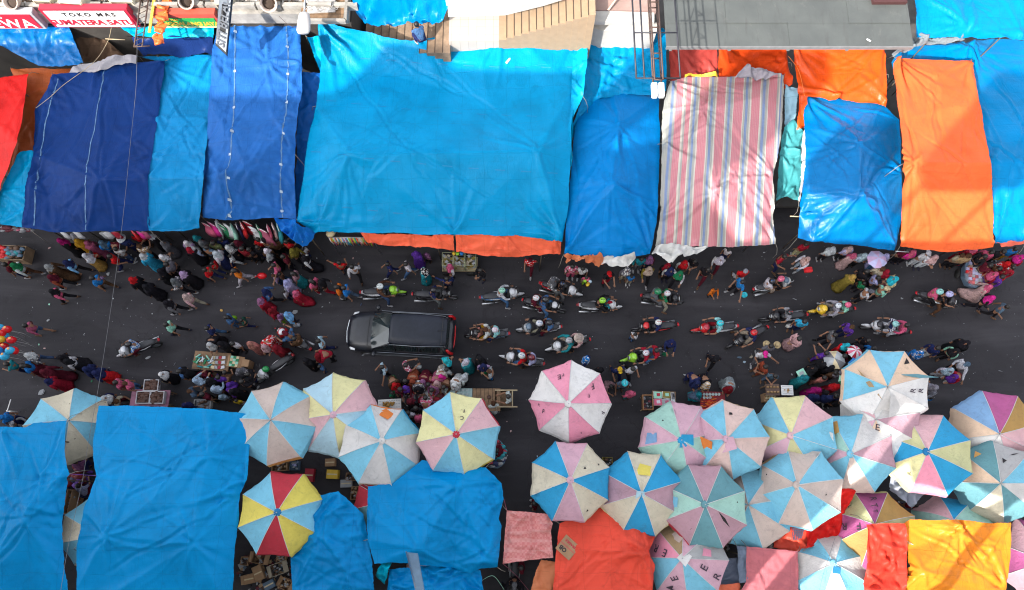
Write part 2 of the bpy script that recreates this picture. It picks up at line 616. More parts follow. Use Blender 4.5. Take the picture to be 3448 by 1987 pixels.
    def mesh(s, name, mats, uv=None):
        me = bpy.data.meshes.new(name)
        me.from_pydata([tuple(v) for v in s.V], [], [tuple(f) for f in s.Fc])
        me.update()
        for p in me.polygons: p.use_smooth = True
        if me.polygons and sum(p.normal.z * p.area for p in me.polygons) < 0: me.flip_normals()
        if uv:
            lay = me.uv_layers.new(name='UVMap')
            for l in me.loops:
                lay.data[l.index].uv = uv(*s.V[l.vertex_index])
        for m in (mats if isinstance(mats, (list, tuple)) else [mats]): me.materials.append(m)
        return me


SHEETS = {}


def tarp(key, label, outline, inner=(), creases=(), color=None, m=None, poles='auto', uv=None, group=None, name='tarpaulin', cat='tarpaulin', **kw):
    sh = Sheet(outline, inner, creases, **kw)
    SHEETS[key] = sh
    c = sum((o for o in sh.O), Vector()) / len(sh.O)
    root = empty(name, (c.x, c.y, 0))
    tag(root, label, cat, group)
    me = sh.mesh('sheet', m if m is not None else tarp_mat('tarp_' + key, color), uv)
    o = link('sheet', me, root)
    o.location = (-c.x, -c.y, 0)
    pl = list(range(len(sh.C))) if poles == 'auto' else poles
    done = []
    for i in pl:
        q = sh.C[i]
        if abs(q.x) > 24 or q.y > 20 or q.y < -5: continue
        if any((q - d).length < 1.6 for d in done): continue
        done.append(q)
        ins = q + (c - q) * min(.45, .75 / max((c - q).length, .1)) if i < len(sh.O) else q
        b = MB()
        b.tube([(ins.x - c.x, ins.y - c.y, 0), (ins.x - c.x, ins.y - c.y, min(q.z, float(sh.height(ins.x, ins.y)[0])) - .1)], .025, 6)
        b.obj('pole', POLEM, root)
        if i < len(sh.O) and kw.get('ropes', True) and i % 2 == 0:
            d = (q - c); d.z = 0; d.normalize(); e = q - Vector((c.x, c.y, 0))
            MB().tube([e, e + d * .16 + Vector((0, 0, -.1)), e + d * .3 + Vector((.03, 0, -.45)), e + d * .34 + Vector((0, 0, -.9))], .011, 4).obj('tie_rope', ROPE2, root)
    return root, o, sh


def decal_strip(sh, root, o, pts, width, mt, name, tile='N', dz=.012, step=.12):
    """a narrow band that follows the sheet"""
    W = []
    for (x, y) in pts:
        q = P(*nat(tile, x, y), 3.5)
        for _ in range(4):
            z = float(sh.height(q.x, q.y)[0])
            q = P(*nat(tile, x, y), z)
        W.append(q)
    D = []
    for a, b in zip(W[:-1], W[1:]):
        n = max(1, int((b - a).length / step))
        for k in range(n): D.append(a + (b - a) * k / n)
    D.append(W[-1])
    vs_, fs = [], []
    for i, q in enumerate(D):
        d = (D[min(i + 1, len(D) - 1)] - D[max(i - 1, 0)]).to_2d().normalized()
        nn = Vector((-d.y, d.x))
        for sg in (-1, 1):
            p = q.to_2d() + nn * sg * width / 2 * (1 + .25 * math.sin(i * 1.7))
            vs_.append((p.x, p.y, float(sh.height(p.x, p.y)[0]) + dz))
        if i: fs.append((2 * i - 2, 2 * i - 1, 2 * i + 1, 2 * i))
    me = bpy.data.meshes.new(name)
    me.from_pydata(vs_, [], fs); me.update()
    if me.polygons[0].normal.z < 0: me.flip_normals()
    for p in me.polygons: p.use_smooth = True
    me.materials.append(mt)
    ob = link(name, me, root)
    ob.location = o.location
    return ob
# ================================================================== the setting
def asphalt():
    m, nt, b = new_mat('asphalt')
    v = coords(nt)
    base = ramp(nt, noise(nt, v, .22, 4, .6, .3), [(.3, (.036, .035, .041)), (.7, (.062, .059, .068))])
    spk = ramp(nt, noise(nt, v, 60, 2, .7), [(.35, (.016, .015, .017)), (.6, (.046, .043, .047)), (.75, (.14, .13, .13))])
    c = mixc(nt, .45, base, spk)
    st = ramp(nt, noise(nt, v, 1.3, 5, .7, .6), [(.56, 0.0), (.74, .65)])
    c = mixc(nt, st, c, (.017, .016, .017))
    wear = ramp(nt, noise(nt, coords(nt, (.25, 2.2, 1)), .9, 4, .6), [(.52, 0.0), (.8, .4)])
    c = mixc(nt, wear, c, (.07, .066, .07))
    vo = nd(nt, 'ShaderNodeTexVoronoi', feature='DISTANCE_TO_EDGE'); vo.inputs['Scale'].default_value = .22
    wp = nd(nt, 'ShaderNodeVectorMath', operation='ADD')
    wn = nd(nt, 'ShaderNodeTexNoise'); wn.inputs['Scale'].default_value = 1.1; wn.inputs['Detail'].default_value = 5
    nt.links.new(v, wn.inputs['Vector']); nt.links.new(wn.outputs['Color'], wp.inputs[1]); nt.links.new(v, wp.inputs[0])
    nt.links.new(wp.outputs[0], vo.inputs['Vector'])
    c = mixc(nt, ramp(nt, vo.outputs['Distance'], [(.0, .35), (.004, 0.0)]), c, (.014, .013, .014))
    pt = ramp(nt, noise(nt, coords(nt, (.35, .8, 1)), .35, 3, .5, .2), [(.5, 0.0), (.53, .4), (.62, .2)])
    c = mixc(nt, pt, c, (.026, .024, .027))
    li = ramp(nt, noise(nt, coords(nt, (.18, 1.3, 1)), .55, 5, .6, .5), [(.5, 0.0), (.72, .6)])
    c = mixc(nt, li, c, (.085, .08, .088))
    nt.links.new(c, b.inputs['Base Color'])
    b.inputs['Roughness'].default_value = .8
    b.inputs['Specular IOR Level'].default_value = .2
    bump(nt, b, noise(nt, v, 45, 3, .7), .5, .01)
    return m


ASPH = asphalt()
b = MB(); b.face([(-250, -250, 0), (250, -250, 0), (250, 250, 0), (-250, 250, 0)])
tag(b.obj('road', ASPH), kind='structure')
# raised pavement under the upper stalls and the shops behind it
PAVY = P(1700, 700, 0).y
b = MB(); b.box((0, PAVY + 20, .06), (120, 40, .14), bev=.02)
tag(b.obj('pavement', mat('paving', (.07, .065, .062), .9, var=.3, scale=2, bumps=.5)), kind='structure')

# unseen tall buildings, roofs and openings shaped to throw shade over road and tarpaulins
PLAS = mat('render_wall', (.46, .43, .38), .9, var=.15, scale=.6, bumps=.3)
ROOFM = mat('flat_roof', (.22, .21, .2), .9, var=.25, scale=.8, bumps=.3)


def block(name, label, x0, x1, h, open_=None, y0=-24.0, y1=-9.0, cat='building', hole=None):
    root = empty(name, ((x0 + x1) / 2, (y0 + y1) / 2, 0))
    tag(root, label, cat, 'unseen tall buildings shaped to shade the market')
    cx, cy = root.location.x, root.location.y
    W, D = x1 - x0, y1 - y0
    b = MB()
    if open_:  # opening added to let sun through; its posts dapple the light
        a, c = open_
        b.box((0, 0, a / 2), (W, D, a)); b.box((0, 0, (c + h) / 2), (W, D, h - c))
        for k in range(3): b.box((-W / 2 + .3 + k * (W - .6) / 2, D / 2 - .5, (a + c) / 2), (.3, .3, c - a - .01))
    else: b.box((0, 0, h / 2), (W, D, h))
    b.obj('wall', PLAS, root)
    MB().box((0, D / 2 - .12, h + .35), (W, .24, .7)).obj('parapet', PLAS, root)
    yy = D / 2
    z = 3.8
    while z < h - 2:
        if not (open_ and z > open_[0] - 2 and z < open_[1] + .2):
            n = max(1, int(W / 3))
            for k in range(n):
                x = -W / 2 + (k + .5) * W / n
                fr = MB().box((x, yy + .03, z), (1.5, .1, 1.3)).obj('window', WHITEP, root)
                MB().box((x, yy + .085, z), (1.3, .02, 1.1)).obj('pane', GLASSM, fr)
        z += 3.4
    return root


block('shade_building', 'tall rendered building west of the camera whose roof shades the left of the road', -62, -39.5, 32.5)
block('shade_building', 'narrow unseen building, roof lowered to let sun onto the long tarpaulin', -39.5, -31, 30)
block('shade_building', 'slim unseen building, roof kept high to shade the tarpaulins', -31, -28, 32.5)
block('shade_building', 'tall narrow unseen building, height set to shade the biggest tarpaulin', -28, -21.5, 31.2)
block('shade_building', 'broad unseen building south of the market, roof height set for sun and shade', -21.5, -13, 27.5)
block('shade_building', 'shallow unseen building, roof lowered to let sun onto the tall orange tarpaulin', -13, .2, 22.6, y0=-11.0)
block('shade_building', 'narrow unseen building with a tall opening added to let sun through', .2, 3.4, 22.6, open_=(7.6, 18.6), y0=-11.0)
block('shade_building', 'unseen building with an open middle added to let sun reach the umbrellas', 3.4, 13.5, 22.6, open_=(7.6, 15.2), y0=-11.0)
block('shade_building', 'long rendered building south of the umbrellas at the right', 13.5, 46, 22.6)

for x0, x1, z0, z1, zr, lab in ((-5.2, -1.6, 27.7, 31.8, 22.6, 'large added roof box, right one, shading the tall orange tarpaulin'), (-9.6, -7.4, 27.4, 29.4, 22.6, 'small added roof box shading the crossed blue tarpaulin'), (-16.4, -12.9, 28.9, 33, 27.5, 'large added roof box, left one, shading the striped tarpaulin'), (-20.6, -18.9, 27.6, 33.5, 27.5, 'tall added roof box casting a shade band on the cyan tarpaulin')):  # unseen boxes added over the roofs to cast shade on the upper tarpaulins
    r = empty('shade_caster', ((x0 + x1) / 2, -9.8, zr)); tag(r, lab, 'shade caster', 'boxes added above the southern roofs to cast shade')
    MB().box((0, 0, (z0 + z1) / 2 - zr), (x1 - x0, 1.4, z1 - z0), bev=.1).obj('shade_box', CONC, r)
    for sx in (1, -1):
        if z0 - zr > .3: MB().box((sx * (x1 - x0) * .42, 0, (z0 - zr) / 2), (.12, .12, z0 - zr)).obj('leg', STEEL, r)

# ------------------------------------------------------------------ shops along the top of the picture
FY = P(300, 98, 4.6).y + .14          # face of the shop front
xr = P(1165, 60, 5.3).x


def shop_front():
    root = empty('shop_building', ((-30 + xr) / 2, FY + 6, 0))
    tag(root, 'old shop building with a cluttered concrete ledge above its signs', 'building')
    o = root.location
    b = MB()
    b.box((0, 0, 2.2), (xr + 30, 11.6, 4.4))
    b.obj('wall', mat('shop_wall', (.045, .04, .036), .9, var=.4, scale=.8, bumps=.4), root)
    b = MB()
    b.box((0, 0, 5.0), (xr + 30, 11.9, .6))
    b.obj('ledge', CONC, root)
    b = MB()
    x = -30
    while x < xr:
        b.box((x + .5 - o.x, -5.72, 5.45), (.92, .16, .28 + rnd.random() * .1))
        x += 1.0
    b.obj('parapet', CONC, root)
    b = MB(); b.box((0, 5.9 + 4, 6.5), (xr + 30, 8, 13))
    b.obj('upper_storey', PLAS, root)
    return root


shop_front()
# clutter on the ledge
ZL = 5.32


def ledge_at(px, py, z=ZL): return P(px, py, z)


for i, (px, py, w_, d_, h_, lab) in enumerate([
        (168, 12, .75, .5, .5, 'pale weathered box unit at the left of the shop ledge'),
        (265, 18, .95, .6, .55, 'white box unit behind the white shop sign'),
        (430, 14, .95, .5, .5, 'stained cream box unit left of the orange vertical sign'),
        (765, 16, .7, .5, .4, 'dirty pale box unit beside the grey blade sign')]):
    q = ledge_at(px, py)
    r = empty('condenser_unit', q, rnd.uniform(-.1, .1)); tag(r, lab, 'outdoor unit', 'box units on the shop ledge')
    MB().box((0, 0, h_ / 2), (w_, d_, h_), bev=.03).obj('casing', mat('old_casing', (.5, .47, .36), .7, var=.3, scale=4, bumps=.3), r)
    bb = MB()
    for k in range(7): bb.box((0, -d_ / 2 - .008, .08 + k * (h_ - .16) / 6), (w_ * .8, .016, .022))
    bb.obj('grille', DARKST, r)
for i, (px, py, sc_, lab) in enumerate([(70, 20, .27, 'whitish plant pot tilted at the left end of the ledge'),
                                        (632, 14, .27, 'pale clay pot with a bright side right of the orange sign'),
                                        (910, 14, .3, 'brown clay pot with a hole above the long blue tarpaulin')]):
    q = ledge_at(px, py)
    r = empty('plant_pot', q); tag(r, lab, 'pot', 'pots on the shop ledge')
    r.rotation_euler = (rnd.uniform(.5, .9), 0, rnd.uniform(-.6, .6)); r.location.z += .16
    b = MB(); b.loft([((0, 0, 0), sc_ * .6, sc_ * .6), ((0, 0, .1), sc_ * .68, sc_ * .68), ((0, 0, .46), sc_, sc_), ((0, 0, .5), sc_ * 1.1, sc_ * 1.1), ((0, 0, .55), sc_ * 1.1, sc_ * 1.1), ((0, 0, .52), sc_ * .9, sc_ * .9), ((0, 0, .3), sc_ * .8, sc_ * .8)], 16)
    b.obj('clay_pot', mat('pot_clay', (.52, .42, .36), .85, var=.2, bumps=.3), r)
    b = MB(); b.ball((0, 0, .34), (sc_ * .8, sc_ * .8, .07), 10, 5, .1); b.obj('soil', mat('soil', (.06, .04, .03), .95), r)
# dry rubbish heaped on the ledge: uncountable
bm = MB()
for k in range(520):
    px = rnd.uniform(0, 1000); py = rnd.uniform(-6, 32)
    if 430 < px < 560 and rnd.random() < .5: continue
    q = ledge_at(px, py, 5.31)
    s_ = rnd.uniform(.04, .16)
    bm.mi = rnd.choice([0, 0, 1, 2])
    bm.box((q.x, q.y + .05, 5.32 + rnd.uniform(0, .1)), (s_, s_ * rnd.uniform(.3, 1.2), rnd.uniform(.01, .06)), rz=rnd.uniform(0, 3), rx=rnd.uniform(-.6, .6))
tag(bm.obj('rubbish', [mat('dead_leaves', (.13, .085, .055), .9, var=.5, scale=8), mat('litter_pale', (.5, .48, .44), .8, var=.3), mat('litter_dark', (.05, .045, .04), .9)]), 'dead leaves and rubbish heaped along the shop ledge', 'rubbish', kind='stuff')


def sign_box(name, label, px0, px1, pyb, z0, hgt, frame, face, dep=.28, ext=0):
    a = P(px0, pyb, z0); c = P(px1, pyb, z0)
    r = empty(name, ((a.x + c.x) / 2, a.y, z0)); tag(r, label, 'shop sign', 'shop signs along the ledge')
    W = c.x - a.x
    MB().box((0, dep / 2, hgt / 2), (W, dep, hgt), bev=.02).obj('casing', frame, r)
    MB().box((0, -.012, hgt / 2), (W - .3, .02, hgt - .16)).obj('panel', face, r)
    return r, W


def put_text(root, txt, x, z, size, mt, sp=1.0, bold=0.0, y=-.026, shear=0):
    me = text_mesh(txt, size, sp, bold, .004, shear)
    me.materials.append(mt)
    o = link('lettering', me, root)
    o.location = (x, y, z); o.rotation_euler = (R(90), 0, 0)
    return o


REDP = mat('sign_red', (.52, .02, .045), .5, var=.06)
WHITES = mat('sign_white', (.86, .85, .82), .5, var=.04)
r, W = sign_box('shop_sign', 'red shop sign with a grey frame ending in EWA at the far left', -190, 160, 98, 4.62, 1.0, mat('sign_grey', (.4, .4, .42), .5), REDP)
put_text(r, 'DEWA', W / 2 - 1.42, .35, .74, WHITES, 1.05, .012)
put_text(r, 'MAS', W / 2 - 1.55, .78, .24, WHITES, 1.1)
r, W = sign_box('shop_sign', 'white shop sign framed in red reading TOKO MAS SUMATERA SATU', 186, 474, 93, 4.64, 1.12, REDP, WHITES)
put_text(r, 'TOKO MAS', .1, .83, .3, mat('sign_black', (.03, .02, .02), .5), 1.5, .01)
put_text(r, 'SUMATERA SATU', -.02, .36, .43, REDP, 1.0, .018)
r, W = sign_box('shop_sign', 'green shop sign with yellow lettering under a red border', 545, 752, 92, 4.62, .66, mat('sign_border', (.45, .07, .04), .6), mat('sign_green', (.03, .34, .07), .5), dep=.3)
put_text(r, 'TOKO MAS', -.75, .49, .14, mat('sign_yellow', (.72, .4, .03), .5), 1.1, .006)
put_text(r, 'SINGGALANG JAYA', -.05, .25, .3, MATS['sign_yellow'], .92, .012)
MB().box((0, -.02, .05), (W - .3, .02, .08)).obj('trim', mat('sign_cream', (.7, .62, .3), .5), r)
MB().box((0, .08, .79), (W, .3, .24), bev=.01).obj('cap', MATS['sign_border'], r)

# orange vertical sign with cut-out characters on a steel frame
a = P(505, 158, 5.6)
r = empty('blade_sign', a); tag(r, 'orange vertical sign of cut-out characters on a dark steel frame', 'shop sign')
L_ = P(515, -60, 5.6).y - a.y
b = MB()
for dx in (-.6, -.3): b.tube([(dx, 0, 0), (dx, L_, .1)], .03, 5)
for k in range(12): b.tube([(-.6, .02 + k * L_ / 12, 0), (-.3, .02 + (k + .5) * L_ / 12, .05)], .018, 4)
b.tube([(-.62, 0, 0), (.0, .04, 0)], .025, 5)
b.obj('frame', DARKST, r)
b = MB(); b.box((-.12, L_ / 2 + .3, -.02), (.1, L_ - .7, .05)); b.obj('light_strip', mat('strip_yellow', (.6, .42, .06), .5, var=.5, scale=14), r)
b = MB()
for k, ch in enumerate('SMS2SES'):
    pts = []
    y0 = .1 + k * .52
    for j in range(9):
        t = j / 8
        pts.append((.22 + .2 * math.sin(t * 6.28 + k * .8) + .05 * k * .3, y0 + t * .46, .05 * math.cos(t * 5)))
    b.tube(pts, [.055 + .025 * math.sin(j * .8) for j in range(9)], 6)
    b.box((.27 + .02 * k, y0 + .25, -.03), (.36, .44, .03), rz=.3 * (-1) ** k)
b.obj('lettering', mat('sign_orange', (.78, .13, .02), .45, var=.3, scale=6), r)

# grey blade sign with script lettering, standing out from the wall
a = P(725, 150, 5.7); bq = P(762, 184, 5.4); c1 = P(782, -20, 7.1); d1 = P(740, -30, 7.4)
r = empty('blade_sign', (a.x, a.y, 5.5)); tag(r, 'narrow grey hanging sign with dark frame and faint script lettering', 'shop sign')
o_ = r.location
qd = [v - o_ for v in (a, bq, c1, d1)]
b = MB(); b.slab([(v.x, v.y, v.z) for v in qd], .12); b.obj('casing', BLACK, r)
cen = sum(qd, Vector()) / 4
b = MB(); b.face([tuple(cen + (v - cen) * .93 + Vector((0, 0, .02))) for v in qd]); b.obj('panel', mat('sign_pale', (.3, .33, .37), .5), r)
me = text_mesh('SITI BELACI', .4, 1.0, .01, .002, .2); me.materials.append(mat('sign_ink', (.09, .1, .12), .6))
tx = link('lettering', me, r)
dirv = ((qd[2] + qd[3]) / 2 - (qd[0] + qd[1]) / 2); n_ = dirv.cross(qd[0] - qd[1]).normalized()
if n_.z < 0: n_ = -n_
xa = dirv.normalized(); ya = n_.cross(xa)
tx.matrix_local = Matrix.Translation(cen + n_ * .03) @ Matrix((xa, ya, n_)).transposed().to_4x4()

# grey street light on its bracket
q = P(1023, 78, 6.4)
r = empty('street_lamp', (q.x, q.y, q.z)); tag(r, 'rounded grey street lamp head hanging on a thin pole beside the long blue tarpaulin', 'street lamp')
b = MB(); b.loft([((0, .44, .05), .09, .06, 'y'), ((0, .36, .04), .2, .12, 'y'), ((0, .1, 0), .25, .14, 'y'), ((0, -.3, -.02), .26, .13, 'y'), ((0, -.42, -.03), .2, .09, 'y')], 14)
b.obj('lamp_head', mat('lamp_grey', (.42, .4, .39), .5, var=.12), r)
b = MB(); b.box((0, -.28, -.09), (.34, .28, .06), bev=.03); b.obj('lamp_glass', mat('lamp_glass', (.75, .74, .7), .3), r)
b = MB(); b.tube([(0, .42, .06), (.05, 1.4, .3), (.08, 3.2, .5)], .035, 6); b.obj('bracket', STEEL, r)
# wooden balcony with a tin tray
a = P(1007, 66, 5.6); c = P(1162, 66, 5.6)
r = empty('balcony', ((a.x + c.x) / 2, a.y, 5.0)); tag(r, 'weathered wooden balcony with a crumpled tin sheet at the end of the shops', 'balcony')
Wd = c.x - a.x
b = MB()
for k in range(9): b.box((0, .2 + k * .3, .42), (Wd, .27, .08))
b.obj('deck', WOODM, r)
b = MB(); b.box((0, 0, .5), (Wd + .05, .14, .22), bev=.02); b.box((Wd / 2, 1.3, .5), (.14, 2.6, .22), bev=.02); b.obj('edge_board', CONC, r)
b = MB(); b.box((-.1, .75, .5), (Wd * .62, .75, .05), rz=.06, bev=.01)
for k in range(60): b.box((rnd.uniform(-.7, .55), rnd.uniform(.45, 1.1), .55), (rnd.uniform(.05, .2), .03, .02), rz=rnd.uniform(-1, 1), rx=rnd.uniform(-.5, .5))
b.obj('tin_sheet', mat('old_tin', (.45, .43, .41), .5, .3, var=.3, scale=6, bumps=.5), r)
b = MB(); b.box((Wd * .3, 1.8, .6), (.5, .5, .16), rz=.2); b.obj('board', CARTON, r)

# ------------------------------------------------------------------ stairs and white canopies, top centre
STEPM = mat('stair_tile', (.25, .17, .11), .75, var=.25, scale=3, bumps=.3)
TILEM, nt_, b_ = new_mat('landing_tile')
bk = nd(nt_, 'ShaderNodeTexBrick'); bk.offset = 0
bk.inputs['Scale'].default_value = 3; bk.inputs['Brick Width'].default_value = 1; bk.inputs['Row Height'].default_value = 1
bk.inputs['Mortar Size'].default_value = .02
bk.inputs['Color1'].default_value = (.48, .42, .36, 1); bk.inputs['Color2'].default_value = (.44, .38, .33, 1); bk.inputs['Mortar'].default_value = (.3, .26, .22, 1)
nt_.links.new(coords(nt_), bk.inputs['Vector']); nt_.links.new(bk.outputs[0], b_.inputs['Base Color']); b_.inputs['Roughness'].default_value = .6
r = empty('staircase', (P(1500, 80, 4).x, P(1500, 80, 4).y, 0)); tag(r, 'brown tiled staircase with a pale landing behind the blue tarpaulins', 'staircase')
o_ = r.location
b = MB()
ns = 11
for k in range(ns):            # lower flight rises to the right
    x = 1230 + k * 26; z = 3.0 + k * .15
    p0 = P(x, 134, z); p1 = P(x, 40, z)
    w2 = P(x + 26, 134, z).x - p0.x
    b.box((p0.x + w2 / 2 - o_.x, (p0.y + p1.y) / 2 - o_.y, z / 2 + .0), (w2, p1.y - p0.y + 1.2, z))
b.obj('lower_flight', STEPM, r)
STEPLN = mat('dark_step_line', (.07, .045, .03), .8)  # dark strips drawn along the step edges to set the steps apart
b = MB()
for k in range(1, ns):
    p0 = P(1230 + k * 26, 134, 3.0 + k * .15); p1 = P(1230 + k * 26, 40, 3.0 + k * .15)
    b.box((p0.x - o_.x + .015, (p0.y + p1.y) / 2 - o_.y, 3.0 + k * .15 + .004), (.035, p1.y - p0.y + 1.19, .012))
b.obj('step_line', STEPLN, r)
p0 = P(1512, 112, 4.7); p1 = P(1682, 30, 4.7)
MB().box(((p0.x + p1.x) / 2 - o_.x, (p0.y + p1.y) / 2 - o_.y + .8, 2.36), (p1.x - p0.x, p1.y - p0.y + 2.4, 4.72)).obj('landing', TILEM, r)
b = MB()
for k in range(13):
    x = 1680 + k * 25; z = 4.9 + k * .15
    ya = 112 - k * 7
    p0 = P(x, ya, z); p1 = P(x, ya - 80, z)
    w2 = P(x + 25, ya, z).x - p0.x
    b.box((p0.x + w2 / 2 - o_.x, (p0.y + p1.y) / 2 - o_.y, z / 2), (w2, p1.y - p0.y + .6, z))
b2 = MB()
for k in range(1, 13):
    x = 1680 + k * 25; z = 4.9 + k * .15; ya = 112 - k * 7
    p0 = P(x, ya, z); p1 = P(x, ya - 80, z)
    b2.box((p0.x - o_.x + .015, (p0.y + p1.y) / 2 - o_.y, z + .004), (.035, p1.y - p0.y + .59, .012))
b2.obj('step_line', STEPLN, r)
b.obj('upper_flight', mat('stair_wood', (.34, .24, .15), .75, var=.08, scale=4), r)
# white balustrade above (sunlit)
b = MB()
b.slab([P(1508, 6, 5.9) - o_, P(1508, 44, 5.9) - o_, P(1700, 38, 6.1) - o_, P(1830, 6, 6.7) - o_, P(1990, -45, 7.5) - o_, P(1700, -50, 6.6) - o_], .25)
b.slab([P(1500, -2, 6.3) - o_, P(1502, 9, 6.3) - o_, P(1730, -6, 6.6) - o_, P(1730, -18, 6.6) - o_], .2)
b.obj('balustrade', WHITEP, r)
b = MB()
b.slab([P(1806, 84, 5.2) - o_, P(1978, 38, 6.1) - o_, P(1981, 82, 5.3) - o_], .3)
b.obj('handrail_wall', WHITEP, r)
r = empty('white_canopy', (P(2100, 60, 5).x, P(2100, 60, 5).y, 0)); tag(r, 'sunlit white concrete canopy with a brown tiled top beside the lattice boom', 'canopy')
o_ = r.location
b = MB(); b.slab([P(1990, 38, 6.0) - o_, P(1996, 73, 5.6) - o_, P(2203, 73, 5.6) - o_, P(2203, 36, 6.0) - o_], .2)
b.slab([P(1985, 74, 5.1) - o_, P(1985, 92, 5.05) - o_, P(2030, 104, 5.0) - o_, P(2212, 104, 5.0) - o_, P(2212, 74, 5.1) - o_], 2.0)
b.obj('slab', WHITEP, r)
b = MB(); b.slab([P(1996, -60, 6.05) - o_, P(1996, 34, 6.05) - o_, P(2210, 36, 6.05) - o_, P(2210, -60, 6.05) - o_], .3)
b.obj('tiled_top', mat('brown_tiles', (.3, .2, .17), .7, var=.15, scale=2), r)
b = MB(); b.box((P(1984, 10, 6.1).x - o_.x, P(1984, 10, 6.1).y - o_.y, 3.2), (.24, .8, 6.4), bev=.02); b.obj('pillar', WHITEP, r)
b = MB(); b.tube([P(2048, 34, 6.15) - o_, P(2095, -30, 6.3) - o_], .04, 5); b.obj('handrail', mat('rail_beige', (.6, .45, .35), .6), r)

# grey sheet-metal canopy, top right
m, nt2, bb2 = new_mat('grey_sheet')
v = coords(nt2)
c = ramp(nt2, noise(nt2, v, .8, 5, .6, .3), [(.3, (.066, .072, .07)), (.7, (.092, .1, .095))])
c = mixc(nt2, ramp(nt2, noise(nt2, v, 40, 2, .8), [(.6, 0.0), (.85, .3)]), c, (.1, .1, .1))
c = mixc(nt2, ramp(nt2, noise(nt2, coords(nt2, (3.5, .5, 1)), 1.1, 5, .7, .4), [(.54, 0.0), (.75, .45)]), c, (.045, .04, .036))
c = mixc(nt2, ramp(nt2, noise(nt2, v, 1.7, 6, .75, .8), [(.6, 0.0), (.72, .35)]), c, (.16, .15, .14))
nt2.links.new(c, bb2.inputs['Base Color']); bb2.inputs['Roughness'].default_value = .6
bump(nt2, bb2, noise(nt2, v, 2.2, 4, .5, 1), .25, .04)
q0 = P(2244, 158, 6.0); q1 = P(3078, 155, 6.0); yb = q0.y + 9
r = empty('metal_canopy', ((q0.x + q1.x) / 2, q0.y, 6)); tag(r, 'large flat grey sheet-metal canopy crossed by lattice shadows', 'canopy')
o_ = r.location; Wd = q1.x - q0.x
b = MB()
nx = 4
for i in range(nx):
    for j in range(7):
        b.box((-Wd / 2 + (i + .5) * Wd / nx, .55 + j * 1.02, -.03 - .012 * ((i + j) % 2) + j * .035), (Wd / nx - .004, 1.06, .03), rx=.012)
b.obj('roof_sheet', m, r)
b = MB(); b.box((0, .02, -.09), (Wd, .06, .16), bev=.01)
for k in range(5): b.box((-Wd / 2 + .2 + k * (Wd - .4) / 4, 3.5, -.2), (.1, 7, .14))
b.obj('edge_trim', mat('grey_trim', (.17, .17, .17), .6), r)
for k in range(4): MB().tube([(-Wd / 2 + .3 + k * (Wd - .6) / 3, 5.0, -6), (-Wd / 2 + .3 + k * (Wd - .6) / 3, 5.0, -.25)], .08, 8).obj('post', STEEL, r)
b = MB(); a = P(2960, 0, 6.3) - o_; b.box((a.x + .5, a.y + .35, a.z - .2), (1.3, .7, .14)); b.obj('hatch', mat('hatch_dark', (.06, .02, .02), .7), r)
b = MB(); a = P(2925, 135, 6.03) - o_; b.box((a.x, a.y, a.z), (.17, .06, .02), rz=-.6)
tag(b.obj('litter', mat('bright_scrap', (.8, .8, .78), .4)), None)
COL.objects[-1].location = o_
tag(COL.objects[-1], 'tiny bright scrap lying on the grey metal canopy', 'litter')

# lattice boom with a white box at its tip, standing above the tarpaulins
zb = 8.6
q0 = P(2213, 285, zb - .3); yl = P(2213, -120, zb).y - q0.y
r = empty('lattice_boom', q0); tag(r, 'brown steel lattice boom reaching over the tarpaulins to a white box', 'boom')
b = MB()
for dx in (-.14, .14):
    for dz in (0, .3): b.tube([(dx, 0, dz), (dx, yl, dz)], .03, 5)
k = 0; y = 0
while y < yl - .6:
    b.tube([(-.14, y, 0), (.14, y, 0)], .03, 4); b.tube([(-.14, y, .3), (.14, y, .3)], .03, 4)
    b.tube([(-.14, y, 0), (-.14, y + .5, .3)], .018, 4); b.tube([(.14, y, .3), (.14, y + .5, 0)], .018, 4)
    y += 1.0
b.obj('boom', DARKST, r)
b = MB()
for dx in (-.72, -.45, .75): b.tube([(dx, .15, .15), (dx, 4.2, .15)], .03, 4)
for y in (.15, 1.9, 3.6): b.tube([(-.72, y, .15), (.75, y, .15)], .03, 4)
b.tube([(-.72, 4.2, .15), (-.1, 3.4, .15)], .02, 4)
b.obj('frame', mat('frame_dark', (.03, .03, .04), .5), r)
b = MB(); b.box((-.13, -.28, .1), (.19, .52, .18), bev=.02); b.box((.1, -.28, .1), (.19, .52, .18), bev=.02)
b.obj('white_box', WHITES, r)

# ================================================================== tarpaulins, upper row
CY = (.0, .29, .57)        # cyan blue cloth
MB_ = (.02, .1, .36)
DB = (.004, .034, .17)
UP = 'tarpaulins of the upper stalls'
T = tarp
T('red', 'bright red tarpaulin at the left edge of the upper stalls', [(-170, 285, 3.68), (0, 260, 3.62), (97, 249, 3.6), (86, 320, 3.75), (57, 480, 4.1), (0, 642, 3.29), (-170, 900, 3)],
  color=(.72, .022, .02), seed=3, group=UP, wr=.012, res=.12, poles=[2, 5])
T('rust', 'brown orange tarpaulin between the red one and the dark blue one', [(35, 231, 3.3), (246, 231, 3.25), (240, 260, 3.2), (165, 300, 3.1), (140, 420, 2.7), (122, 520, 2.4), (20, 620, 2), (40, 480, 2.4), (70, 330, 3)],
  color=(.42, .1, .03), seed=4, group=UP, wr=.012, res=.12, poles=[0, 1])
T('cyanleft', 'small light blue tarpaulin at the left edge beneath the red one', [(-150, 690, 3.0), (0, 646, 3.05), (71, 512, 3.4), (109, 507, 3.4), (140, 530, 3.3), (130, 700, 2.9), (100, 768, 2.75), (0, 755, 2.75), (-150, 760, 2.75)],
  color=CY, seed=5, group=UP, wr=.02, res=.12, poles=[3, 6, 7])
